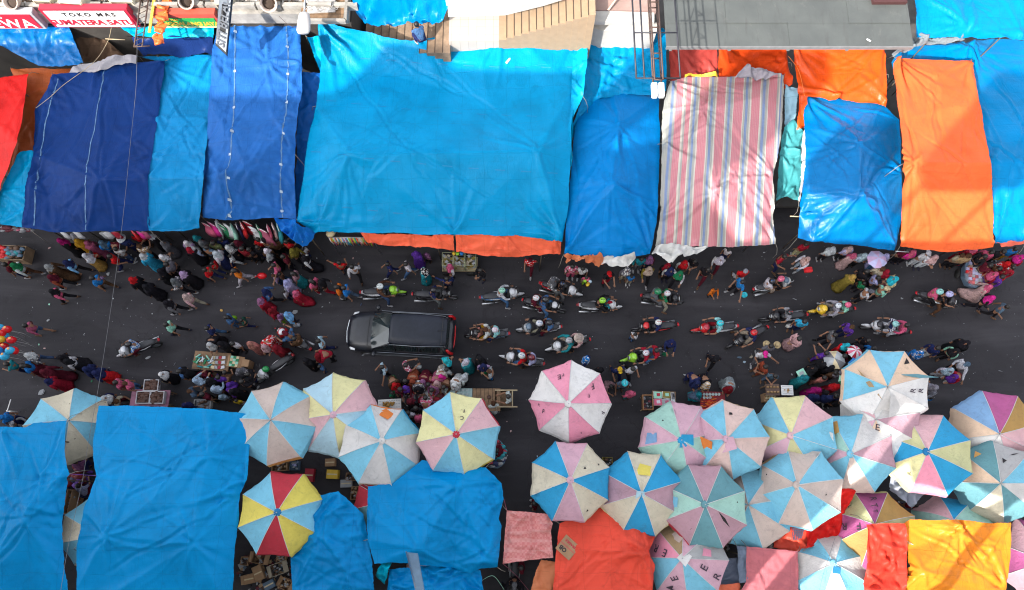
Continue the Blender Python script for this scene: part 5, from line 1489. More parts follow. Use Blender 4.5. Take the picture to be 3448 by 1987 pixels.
def body_mesh(kind):
    D = pose(kind)
    J, E, Rr = [], [], []

    def add(p, r, par=None):
        J.append(p); Rr.append(r)
        if par is not None: E.append((par, len(J) - 1))
        return len(J) - 1
    pel = add(D['pel'], .13); che = add(D['che'], (.13, .13), pel); nec = add(D['nec'], .05, che)
    h0 = add(D['hd'] - V3(0, 0, .03), .075, nec); h1 = add(D['hd'] + V3(0, 0, .05), .085, h0); add(D['hd'] + V3(-.01, 0, .12), .055, h1)
    for k, s in (('l', 1), ('r', -1)):
        sh = add(D['sh' + k], .062, che); el = add(D['el' + k], .042, sh); wr = add(D['wr' + k], .029, el)
        fd = (D['wr' + k] - D['el' + k]).normalized()
        side = fd.cross(V3(0, 0, 1));
        if side.length < .3: side = V3(0, 1, 0)
        side.normalize(); dn = side.cross(fd).normalized()
        if dn.z > 0: dn = -dn
        pw = D['wr' + k] + fd * .075
        pa = add(pw, (.034, .026), wr)
        for i, (off, L) in enumerate(((-.03, .06), (-.01, .072), (.01, .068), (.03, .052))):
            a = add(pw + fd * .035 + side * off, .010, pa); b_ = add(pw + fd * (.035 + L * .55) + side * off * 1.15 + dn * .012, .009, a); add(pw + fd * (.03 + L * .85) + side * off * 1.15 + dn * .035, .008, b_)
        th = add(pw - fd * .02 + side * .045 * s + dn * .012, .011, pa); add(pw + fd * .025 + side * .06 * s + dn * .03, .009, th)
        hi = add(D['hi' + k], .088, pel); kn = add(D['kn' + k], .058, hi); an = add(D['an' + k], .037, kn)
    me = skin_mesh('body', J, E, Rr, 1)
    # nose, ears, eyes and mouth
    b = MB(); b.bm.from_mesh(me)
    hd = D['hd']
    b.ball(hd + V3(.098, 0, .0), (.018, .012, .02), 6, 4)
    for s in (1, -1):
        b.ball(hd + V3(0, .088 * s, .01), (.018, .01, .028), 6, 4)
    b.mi = 1
    for s in (1, -1): b.ball(hd + V3(.083, .032 * s, .03), (.01, .013, .008), 6, 4)
    b.mi = 2
    b.ball(hd + V3(.087, 0, -.045), (.01, .026, .008), 6, 4)
    m2 = b.mesh('body', [SKIN, mat('eyes', (.03, .02, .02), .3), mat('lips', (.3, .08, .07), .5)])
    return m2


def shirt_mesh(kind, long_=False):
    D = pose(kind)
    J, E, Rr = [], [], []

    def add(p, r, par=None):
        J.append(p); Rr.append(r)
        if par is not None: E.append((par, len(J) - 1))
        return len(J) - 1
    up = (D['che'] - D['pel']).normalized()
    low = add(D['pel'] - up * .04, (.155, .165)); mid = add(D['pel'].lerp(D['che'], .5), (.142, .15), low); che = add(D['che'], (.145, .16), mid); add(D['nec'] - up * .02, .075, che)
    for k in 'lr':
        sh = add(D['sh' + k], .082, che); el = add(D['sh' + k].lerp(D['el' + k], 1.0 if long_ else .75), .062 if not long_ else .056, sh)
        if long_: add(D['el' + k].lerp(D['wr' + k], .93), .043, el)
    me = skin_mesh('shirt', J, E, Rr, 1)
    return me


def trousers_mesh(kind, short=False):
    D = pose(kind)
    J, E, Rr = [], [], []

    def add(p, r, par=None):
        J.append(p); Rr.append(r)
        if par is not None: E.append((par, len(J) - 1))
        return len(J) - 1
    up = (D['che'] - D['pel']).normalized()
    pel = add(D['pel'] + up * .0, (.14, .148)); add(D['pel'] + up * .09, .13, pel)
    for k in 'lr':
        hi = add(D['hi' + k], .105, pel); kn = add(D['kn' + k] if not short else D['hi' + k].lerp(D['kn' + k], .9), .076, hi)
        if not short: add(D['kn' + k].lerp(D['an' + k], .9), .058, kn)
    return skin_mesh('trousers', J, E, Rr, 1)


def gown_mesh(kind, skirt=False):
    """a long dress (or a skirt) falling from the shoulders (waist) to the ankles"""
    D = pose(kind)
    m = (D['anl'] + D['anr']) / 2; ext = abs(D['anl'].x - D['anr'].x) / 2
    b = MB()
    pel = D['pel']
    rings = []
    if not skirt:
        rings += [(D['nec'] + V3(-.01, 0, -.02), .075, .085), (D['che'] + V3(0, 0, .1), .12, .2), (D['che'], .145, .205), (D['che'].lerp(pel, .6), .15, .19)]
    else: rings += [(pel + V3(0, 0, .1), .13, .16)]
    zb = m.z + .02 if kind not in ('pax', 'ride', 'ridef') else m.z
    kn = (D['knl'] + D['knr']) / 2
    low = V3(m.x, 0, zb)
    rings += [(pel, .16, .19), (pel.lerp(kn, .6) + V3(0, 0, 0), .18, .2), (kn * .5 + pel.lerp(low, .55) * .5, .19 + ext * .3, .24), (low.lerp(kn, .4), .23 + ext * .7, .25), (low, .25 + ext * .85, .27)]
    b.loft(rings, 18, jit=.05)
    # folds
    for v in b.bm.verts:
        a = math.atan2(v.co.y, v.co.x - low.x)
        if v.co.z < pel.z: v.co += V3(math.cos(a), math.sin(a), 0) * .02 * math.sin(7 * a)
    if not skirt:
        sm = []
        me = shirt_mesh(kind, True)
        b.bm.from_mesh(me); bpy.data.meshes.remove(me)
    out = b.mesh('gown')
    for p in out.polygons: p.use_smooth = True
    return out


def shoe_mesh(kind, k):
    D = pose(kind)
    a, t = D['an' + k], D['to' + k]
    b = MB(); d = (t - a); d.z = 0; d.normalize()
    s = V3(-d.y, d.x, 0)
    rg = []
    for f, w_, h_ in ((-.07, .025, .03), (-.04, .038, .04), (.05, .04, .04), (.13, .046, .032), (.18, .02, .02)):
        rg.append([a + d * f + V3(0, 0, -.045 + (t.z - a.z + .05) * max(0, f) / .2), w_, h_])
    RR = []
    for c, w_, h_ in rg:
        RR.append([b.bm.verts.new(c + s * w_ * math.cos(6.2832 * i / 8) + V3(0, 0, 1) * h_ * math.sin(6.2832 * i / 8)) for i in range(8)])
    for i in range(len(RR) - 1):
        for j in range(8): b.bm.faces.new((RR[i][j], RR[i][(j + 1) % 8], RR[i + 1][(j + 1) % 8], RR[i + 1][j])).smooth = True
    b.bm.faces.new(RR[0]); b.bm.faces.new(RR[-1])
    return b.mesh('shoe')


# head covers, modelled round the middle of the head
def cover_mesh(c):
    b = MB()
    if c in ('h', 'l'):
        q = 16
        rings = [((-.028, 0, -.05), .07, .07), ((-.022, 0, -.01), .092, .092), ((-.012, 0, .04), .105, .1), ((-.01, 0, .085), .104, .098), ((-.015, 0, .125), .082, .078), ((-.02, 0, .152), .04, .04)]
        b.loft(rings, q, jit=.035)
        if c == 'l': b.loft([((-.05, 0, .1), .06, .08), ((-.1, 0, 0), .05, .085), ((-.13, 0, -.12), .04, .08), ((-.14, .01, -.26), .03, .06), ((-.13, .01, -.34), .01, .03)], 10, jit=.06)
    elif c == 'j':
        rings = [((-.015, 0, .16), .035, .035), ((-.012, 0, .135), .082, .08), ((-.008, 0, .085), .112, .105), ((-.01, 0, .03), .116, .11), ((-.02, 0, -.04), .108, .108), ((-.015, 0, -.1), .115, .13), ((0, 0, -.17), .14, .185), ((.0, 0, -.25), .155, .21), ((.0, 0, -.34), .165, .215), ((.0, 0, -.4), .165, .21)]
        b.loft(rings, 20, jit=.03)
        for v in b.bm.verts:
            a = math.atan2(v.co.y, v.co.x)
            if v.co.z > -.075 and v.co.z < .1 and abs(a) < .75: v.co.x -= .05 * math.cos(a * 1.9)
            if v.co.z < -.15: v.co.x += .014 * math.sin(6 * a + v.co.z * 9); v.co.y += .014 * math.cos(7 * a)
        b.box((-.13, 0, -.12), (.02, .02, .02))
    elif c == 'c':
        b.loft([((-.01, 0, .02), .108, .102), ((-.01, 0, .08), .108, .102), ((-.012, 0, .12), .085, .082), ((-.012, 0, .14), .03, .03)], 16)
        b.loft([((.11, 0, .035), .06, .075), ((.115, 0, .045), .062, .078)], 12)
        b.ball((-.012, 0, .142), .012, 6, 4)
    elif c == 'H':
        b.loft([((0, 0, .05), .2, .19), ((0, 0, .06), .2, .19), ((0, 0, .066), .115, .11), ((0, 0, .12), .105, .1), ((0, 0, .15), .06, .06)], 20, jit=.02)
    elif c == 'm':
        b.loft([((-.015, 0, -.06), .105, .105), ((-.015, 0, -.02), .132, .122), ((-.012, 0, .05), .145, .13), ((-.012, 0, .11), .128, .115), ((-.012, 0, .155), .085, .08), ((-.015, 0, .175), .03, .03)], 18)
    me = b.mesh('cover')
    for p in me.polygons: p.use_smooth = True
    return me


VIS = None
CACHE = {}


def shared(key, fn, mts):
    if key not in CACHE:
        me = fn()
        if len(me.materials) == 0 and mts is not None: me.materials.append(mts)
        CACHE[key] = me
    return CACHE[key]


def visor():
    b = MB(); b.loft([((.105, 0, -.03), .03, .085), ((.12, 0, .02), .03, .1), ((.1, 0, .06), .03, .09)], 10); return b.mesh('visor')


def band():
    b = MB(); b.box((-.02, 0, .165), (.16, .035, .02), bev=.008); b.box((-.02, .055, .148), (.13, .02, .02), bev=.006); b.box((-.02, -.055, .148), (.13, .02, .02), bev=.006); return b.mesh('decal')


def bag_mesh():
    b = MB(); b.loft([((0, 0, .0), .07, .04), ((0, 0, .05), .15, .09), ((0, 0, .2), .17, .1), ((0, 0, .3), .09, .05), ((0, 0, .36), .02, .02)], 12, jit=.12)
    me = b.mesh('bag')
    return me


LABELS = {}
PEOPLE = []
SK = {'black': 'dark'}


def pat(c):
    for p_ in ('floral', 'check', 'striped', 'dotted'):
        if c.startswith(p_) or c.endswith(p_):
            return p_, c.replace(p_, '') or {'floral': 'rose', 'check': 'red', 'striped': 'navy', 'dotted': 'black'}[p_]
    return 'plain', c


def cword(c):
    p_, c0 = pat(c)
    w_ = WORD.get(c0, c0)
    return w_ if p_ == 'plain' else p_ + ' ' + w_


def person(x, y, head, cov, cc, top, bot, ps='stand', kid=False, extra=(), at=None, tile='N', what=None, zbase=0.0, long_=None):
    px, py = nat(tile, x, y)
    sc = (.68 + .06 * rnd.random()) if kid else rnd.uniform(.9, 1.02)
    hz = {'crouch': 1.0, 'ride': 1.5, 'ridef': 1.5, 'pax': 1.55}.get(ps, 1.6) * sc
    if at is None:
        q = P(px, py, hz + zbase)
        D = pose(ps)
        a = R(head)
        off = D['hd'] * sc
        q = Vector((q.x - off.x * math.cos(a), q.y - off.x * math.sin(a), zbase))
    else: q = at
    root = empty('person', q, R(head))
    root.scale = (sc, sc, sc)
    D = pose(ps)
    o = link('body', shared('body' + ps, lambda: body_mesh(ps), None), root)
    sk_j = rnd.uniform(.9, 1.1)
    gown = bot == '='
    tk, tc = pat(top)
    col = lambda c, j=.06: tuple(min(1, max(0, v * (1 + rnd.uniform(-j, j)))) for v in COLS[c]) + (1,)
    if long_ is None: long_ = cov == 'j' or rnd.random() < .25
    if gown:
        o = link('dress', shared('gown' + ps + tk, lambda: gown_mesh(ps), cloth_mat(tk)), root); o.color = col(tc)
    else:
        kk = 'long' if long_ else 'short'
        o = link('shirt', shared('shirt' + ps + kk + tk, lambda: shirt_mesh(ps, long_), cloth_mat(tk)), root); o.color = col(tc)
        if bot.startswith('skirt:'):
            b0, b1 = pat(bot[6:])
            o = link('skirt', shared('skirt' + ps + b0, lambda: gown_mesh(ps, True), cloth_mat(b0)), root); o.color = col(b1)
        else:
            sh_ = bot.startswith('short:')
            b1 = bot[6:] if sh_ else bot
            o = link('trousers', shared('trou' + ps + str(sh_), lambda: trousers_mesh(ps, sh_), cloth_mat('plain')), root); o.color = col(b1)
    sc_ = rnd.choice([(.02, .02, .02, 1), (.1, .06, .04, 1), (.45, .45, .46, 1), (.22, .12, .07, 1), (.03, .03, .05, 1)])
    for k in 'lr':
        o = link('shoe', shared('shoe' + ps + k, lambda: shoe_mesh(ps, k), cloth_mat('plain')), root); o.color = sc_
    ck, c0 = pat(cc)
    nm = {'h': 'hair', 'l': 'hair', 'j': 'headscarf', 'c': 'cap', 'H': 'sun_hat', 'm': 'helmet'}[cov]
    mt = HAIRM if (cov in 'hl' and cc == 'black') else (paint_mat() if cov == 'm' else cloth_mat(ck))
    o = link(nm, shared('cov' + cov + ck + (cc if cov in 'hl' and cc == 'black' else ''), lambda: cover_mesh(cov), mt), root)
    o.location = D['hd']; o.color = col(c0)
    turn = rnd.uniform(-.35, .35)
    o.rotation_euler = (0, 0, 0 if cov in 'jl' else 0)
    if cov == 'm':
        v = link('visor', shared('visor', visor, GLASSM), o)
        v = link('stripe', shared('band', band, paint_mat()), o); v.color = rnd.choice([(.02, .02, .02, 1), (.4, .02, .02, 1), (.02, .1, .3, 1), (.1, .1, .1, 1)])
    for ex in extra:
        if ex.startswith('bag:'):
            w_ = D['wrr'] if ps not in ('reach1',) else D['wrl']
            hand_z = w_.z * sc
            a = R(head)
            wx, wy = (w_ * sc).x, (w_ * sc).y
            bo = link('shopping_bag', shared('bag', bag_mesh, cloth_mat('plain')))
            bo.location = (q.x + wx * math.cos(a) - wy * math.sin(a), q.y + wx * math.sin(a) + wy * math.cos(a), q.z + hand_z - .42)
            bo.color = col(ex[4:]); bo.scale = (.9, .9, .9)
            PEOPLE.append(('bag', bo, ex[4:], root))
    if cov in 'hl': cw = {'h': 'short %s hair', 'l': 'long %s hair'}[cov] % cword(cc)
    else: cw = cword(cc) + ' ' + {'j': 'headscarf', 'c': 'cap', 'H': 'sun hat', 'm': 'helmet'}[cov]
    if gown: dress = cword(top) + ' dress'
    elif bot.startswith('skirt:'): dress = cword(top) + ' top over ' + cword(bot[6:]) + ' skirt'
    elif bot == 'jeans': dress = cword(top) + ' top and blue jeans'
    else: dress = cword(top) + ' top and ' + cword(bot.replace('short:', '')) + (' shorts' if bot.startswith('short:') else ' trousers')
    base = ('child' if kid else 'person') + ' in ' + dress + ', ' + cw
    root['category'] = 'person'
    PEOPLE.append(('person', root, base, (px, py), what, ps))
    return root


W_ = {'w': 'walk', 'v': 'walk2', 's': 'stand', 'r': 'reach', 'o': 'reach1', 'h': 'hold', 'b': 'bend', 'c': 'crouch'}
TABLE = """
U1 850 205 60 j magenta black = s
U1 1090 210 100 j mustard mustard = s
U1 1225 240 120 j rose rose = h
U1 1435 235 110 j slate blue jeans s
U1 1640 325 80 h black white jeans r
U1 1205 420 30 j white white skirt:gold h
U1 1290 375 90 h black red black s k
U1 1560 430 20 h black red navy w
U1 1720 180 90 H white navy navy s
U1 1975 290 90 h brown floraltan black r
U1 2010 425 150 j white sky = s
U1 2290 430 60 j whitefloral floralgrey grey h
U1 2310 245 20 j grey grey = s
U1 2130 140 90 j white black = s
U1 1040 130 90 j white white black s
U1 1570 165 90 h black maroon black b
U1 1900 120 90 h black red black s
U1 60 550 180 h black maroon navy s
U1 180 560 180 j green white brown w
U1 665 580 180 j palegrey brown = v
U1 705 725 180 j maroon rust black w
U1 725 930 190 j black pink black w
U1 925 520 180 j navy lightblue black w
U1 1300 740 165 h black blue brown w bag:lilac
U1 1860 760 150 j red black = s
U1 2050 860 170 j black black = s
U1 2260 640 180 j black black = v
U1 2350 545 160 h black grey black s
U1 2450 780 180 j grey floralgrey black v bag:orange
S1 50 680 175 j lilac black = s
S1 370 625 170 h black red navy w
S1 475 535 170 h black red navy v k
S1 780 640 200 l black orange white w
S1 1245 345 100 j floralwhite brown = s
S1 1000 330 60 h black black black r
S1 700 300 60 j white stripedblack skirt:black r
S1 520 390 170 j white white skirt:navy s
S1 730 430 20 h black floralwhite white v k
S1 210 315 60 j white paleblue jeans s
S1 110 235 90 j floralwhite lilac black s
S1 325 230 60 j grey grey jeans s
S1 240 160 90 j teal black = s
S1 490 240 80 h black camo jeans s
S1 1130 190 90 h black red black s
S1 1215 180 90 j black floralwhite black h
S1 1530 220 60 h black red black r
S1 1400 190 90 h black brown black s
S1 1340 240 100 j brown brown black s
S1 1610 350 150 j olive olive black v
S1 1780 450 170 j black white skirt:black w
S1 1345 560 195 h black pink jeans o
S1 1430 685 190 h black brown jeans w k
S1 1345 710 190 l brown lilac jeans s k
S1 1620 680 180 l black dustypink skirt:teal s
S1 1520 800 170 j lavender lavender = s
S1 1490 930 180 h black white navy s k
S1 1650 950 170 j pink crimson = w
S1 1880 780 150 l black pink crimson s
S1 2010 800 180 j black black crimson v
S1 2240 870 180 l black orange grey s
S1 2340 880 170 h black blue slate w
S1 1215 930 200 j navy denim black v
S1 1150 1060 170 j mauve crimson = s
S1 1300 1200 180 j darkred crimson crimson s
S1 1420 1280 170 j mauve lilac lime s k
S1 1540 1260 30 j lightblue lightblue black s bag:silver
S1 670 1300 190 l black denim denim s bag:lime
S1 890 1340 190 h black darkgreen navy v k
S1 2280 520 90 h black red short:black o
S1 2460 575 100 h black white black w
S1 90 1000 170 j blush blush khaki w bag:white
E 230 325 180 h black rose short:jeans w
E 1560 110 180 j black grey black w
E 1560 315 180 h black mint black w
E 250 605 190 j floralwhite floralgrey jeans w
E 210 705 190 l black blue skirt:maroon s
E 400 760 185 j maroon maroon = v
E 440 850 190 j navy crimson = s
E 565 625 180 j black black = w
E 620 660 180 j black white skirt:black s
E 800 735 175 j navy navy = s
E 890 770 175 j navy navy skirt:red s
E 60 690 180 h black teal navy r
E 1945 350 190 h black navy denim w bag:white
S2 410 330 270 j white black = b
S2 590 330 250 j black black = s
S2 770 330 250 h black white black s
S2 1010 330 250 j salmon salmon = s
S2 1190 360 260 j blush floralred = b
S2 1370 390 220 j darkred darkred = s
S2 1980 290 200 h black paleblue navy v
S2 1950 480 200 j darkred crimson black b
S2 2000 650 210 h black denim jeans s k
S2 1800 570 230 j black black = s
S2 30 715 200 j black black = s
E 1520 785 0 j floralwhite black = s
E 1690 755 20 h black denim denim s
S2 240 840 60 j paleblue paleblue grey r
S2 160 1000 30 h brown slate slate r
S2 500 960 90 j paleblue paleblue brown r
S2 600 1070 100 j paleblue paleblue grey s k
S2 630 720 100 h black brown black b
S2 690 890 110 j purple purple black b
S2 860 700 100 j grey floralgrey denim s
S2 820 1130 90 h black yellow white s k
S2 900 860 60 h black black black r
S2 90 1190 90 j navy navy navy s
E 1090 860 20 l black pink black s
E 1180 870 20 h brown pink denim s
E 980 1010 0 j white navy navy s
E 1100 1040 0 h brown beige maroon c
S3 360 320 200 h black paleblue black o
S3 700 290 30 h black floralrose jeans r bag:white
S3 1270 220 40 j cyan cyan black h
S3 1280 350 60 h black palegrey grey s
S3 1550 240 150 j white teal = h
S3 1740 200 200 j black black = s
S3 1800 310 270 j navy lilac navy s
S3 1880 380 180 h brown palegrey blue h bag:green
S3 1520 460 160 j white white black s
S3 1190 450 270 j hotpink floralbeige = b
S3 1380 570 250 j dottedwhite floralwhite = b
S3 930 520 260 j mauve maroon = b
S3 780 520 270 j rust rust = b
S3 530 570 300 j red brown green b
S3 510 690 320 h black green green s k
S3 690 620 270 j purple maroon = r
S3 1060 640 250 h black mauve mauve b
S3 690 520 270 h black black black s
S3 970 740 90 h black floralpink black b
S3 730 970 90 h black white black s
S3 870 1040 90 j pink black black s
S3 2150 740 180 h black white grey r
S3 1940 830 100 h brown white grey c
C 240 1110 260 h maroon floralred maroon w
C 640 1170 270 l black floralpink pink s
C 735 1190 260 h black white black s
C 770 1275 270 h black pink lime s k
C 985 1235 290 c red black crimson r
C 1155 1200 280 j dottedgrey grey khaki s
C 1195 1265 270 h black blue khaki s k
C 1365 1195 270 j beige olive black w
C 1370 1090 270 j mauve maroon navy s
C 1290 1100 270 h black teal grey s
C 1570 1200 270 j navy white black s
C 1540 1160 270 j crimson black black s
C 1655 1235 250 j green white black v
C 1700 1135 270 j red white grey s
C 1790 1120 240 h black black grey h
C 1915 1200 240 h black black maroon w
C 2110 1015 240 h black floralwhite navy s k
C 2040 1095 250 j white white maroon w
C 2270 1215 270 h palegrey red white w
C 2240 1315 200 h black blue black o
C 1990 1380 280 h black orange orange r k
D 265 1075 310 h black crimson navy o
D 480 1100 200 j blush white paleblue r
D 465 955 90 h black crimson cream s
D 720 1000 90 j white white black s
D 885 995 90 j blush lavender black s
D 920 1060 90 j pink blush = s
D 1020 1060 90 j paleblue paleblue black s
D 1170 1075 45 h black checkmint denim w
D 1225 1065 90 j lavender lavender = s
D 915 1265 30 j gold olive = h
D 1190 1190 60 h brown beige black s
D 1230 1215 60 j crimson crimson black s
D 1040 1215 30 h black black black s
D 1150 1275 0 h black lavender black r
D 1310 1285 180 j cyan cream pink h
D 1015 1325 30 h black green black s k
D 1620 1040 90 c white white white s
D 1690 1085 270 j blush white white h
D 2000 1065 90 h brown tan black s
D 2150 1075 200 h black black black r
D 2215 1035 240 h black pink black s
D 2330 1030 270 h black black black s
D 2370 1140 60 j red checkred black s
D 2290 1190 200 h black brown red s
D 2250 1240 180 j pink crimson purple s
D 2315 1265 180 h black purple purple s
D 2500 1080 200 j hotpink crimson black s
D 2440 1000 90 h black blue mustard s
D 1940 1060 90 h brown khaki black s
R4 2350 470 330 j pink blush = w
R4 2390 630 330 j hotpink black black w
H 2365 150 320 h black slate black w
R4 585 530 0 c grey white black h
R4 815 490 0 c cream mint black h
R4 300 1060 200 h brown purple navy s
H 735 415 180 h black grey black o
H 400 450 200 h black blush = h
R3 2020 980 250 h black sky navy s bag:white
U4 1800 215 270 c hotpink white grey o
U4 1880 100 90 h black grey grey s
U4 1800 400 200 h black rust rust h
U4 1940 535 260 h black slate slate h
U4 1110 270 250 c black black black w
G 1575 480 270 j navy navy brown r bag:green
G 1230 405 30 h black white denim h k
G 770 640 150 j floralblue navy navy s
G 890 740 120 j black black black s
G 1085 740 280 c yellow navy navy w
G 1210 735 300 h black white black v
G 1130 870 270 m cyan slate slate s
G 1005 900 300 h black dustypink grey c
G 1190 960 100 j pink pink teal s
U4 860 620 290 j navy navy navy b
U4 1000 640 280 j stripedgold black black b
U4 870 790 0 j teal slate teal c
U4 1320 700 250 j darkred palegrey = b
S4 560 370 110 h black purple purple r
S4 520 530 100 j black black = s
S4 390 600 150 j black black = s
S4 530 720 100 h black salmon salmon s
S4 690 650 90 h black brown black s
S4 710 840 100 j red crimson = s
S4 450 890 90 j magenta magenta = s
S4 600 1000 90 j navy navy white s
S4 860 270 250 j cyan red red r
S4 1150 200 200 h black black black s
S4 1230 310 230 h black blue black s
S4 1120 370 250 h black maroon black s
S4 270 720 120 j teal teal = h
S4 770 650 90 h grey grey black s
S4 1900 380 230 j floralblue blue denim w
S4 2135 305 220 h black navy white s
S4 2410 345 210 j black mint black s
H 1985 490 210 j black black = s
S4 2430 700 200 j purple crimson navy b
S4 2330 620 250 j paleblue white white s
H 1985 690 200 c slate white black o
S4 2110 860 30 j palegrey palegrey grey v
S4 2045 1005 90 h black blue navy s k
R1 675 130 200 h black navy navy w
R1 945 130 200 h black white denim w
R1 1215 220 0 j dottedblack teal = s
R1 1600 160 200 j pink white black s
R1 1555 340 90 h black navy black o
R1 2050 220 230 h black black short:grey h
B 1545 1040 60 j purple purple = s
B 1640 1050 60 j mauve mauve black s k
J 2300 140 200 h black maroon navy c
K 150 1245 180 h black maroon black s
K 275 640 180 h black maroon black s
L 1500 650 90 h black darkred navy s
I 700 240 90 h black mauve navy c
I 735 470 90 h black lavender maroon c
E 20 1190 0 c blue blue navy s
E 110 1245 0 h white palegrey navy c
S1 150 330 100 j crimson black = s
S1 400 300 80 h black slate black h
S1 600 190 90 h black navy black s
S1 830 230 90 j maroon black = s
S1 900 320 70 h black darkred black s
S1 1480 440 200 h black maroon black s
S1 1280 430 170 j palegrey black = s
S1 1120 300 90 h black black navy s
S1 1760 330 120 h black white navy s k
S2 290 800 270 h black maroon black c
S2 430 840 90 j black black = s
S2 340 1040 60 h black maroon black s
S2 760 990 100 j black black = s
S2 980 760 180 h black black navy s
S2 560 800 90 h black purple black s
S3 860 620 270 j black floralgrey = b
S3 1010 560 260 h black maroon mauve b
S3 620 640 300 h black maroon black s
S3 760 800 90 j maroon black = r
S3 1130 540 270 j blush rose = b
S3 840 900 90 h black black black s
S3 1230 600 250 h black brown black b
S4 640 570 100 j black black = s
S4 820 420 250 h black maroon black r
S4 560 930 90 j black maroon = s
S4 700 980 90 h black navy black s
S4 420 990 90 j navy navy = s
S4 770 1060 90 h black black black s
S4 1040 290 200 j black black = s
D 2200 1160 200 h black maroon black s
D 2350 1220 180 j darkred red black s
D 2420 1180 200 h black crimson navy s
D 2060 1000 90 j pink crimson = s
D 1420 1010 90 h black maroon black s
D 1480 1030 90 j pink hotpink black s
"""
for ln in TABLE.strip().splitlines():
    f = ln.split()
    t, x, y, hd, cov, cc, top, bot, ps = f[:9]
    ex = [e for e in f[9:] if e.startswith('bag:')]
    x, y = float(x), float(y)
    if cc == 'whitefloral': cc = 'floralwhite'
    person(x, y, float(hd), cov, cc, top, bot, W_[ps], 'k' in f[9:], ex, tile=t)
# the man working on the stairs
person(1545, 225, 120, 'h', 'black', 'denim', 'navy', 'crouch', tile='T2', zbase=4.3, what='crouching on the stairs over the heaped blue tarpaulin')
# ================================================================== scooters
def wheel_m():
    b = MB()
    n = 22
    RR = []
    for k in range(n):
        a = 6.2832 * k / n
        ring = []
        for j in range(8):
            t = 6.2832 * j / 8
            rr = .235 + .042 * math.cos(t)
            ring.append(b.bm.verts.new((rr * math.cos(a), .045 * math.sin(t), rr * math.sin(a))))
        RR.append(ring)
    for k in range(n):
        for j in range(8): b.bm.faces.new((RR[k][j], RR[(k + 1) % n][j], RR[(k + 1) % n][(j + 1) % 8], RR[k][(j + 1) % 8])).smooth = True
    return b.mesh('tyre', [RUBBER])


def rim_m():
    b = MB()
    b.loft([((0, -.03, 0), .19, .19, 'y'), ((0, .03, 0), .19, .19, 'y')], 18)
    for k in range(5):
        a = 6.2832 * k / 5; b.box((.1 * math.cos(a), 0, .1 * math.sin(a)), (.2, .075, .03), ry=-a)
    return b.mesh('rim', [STEEL])


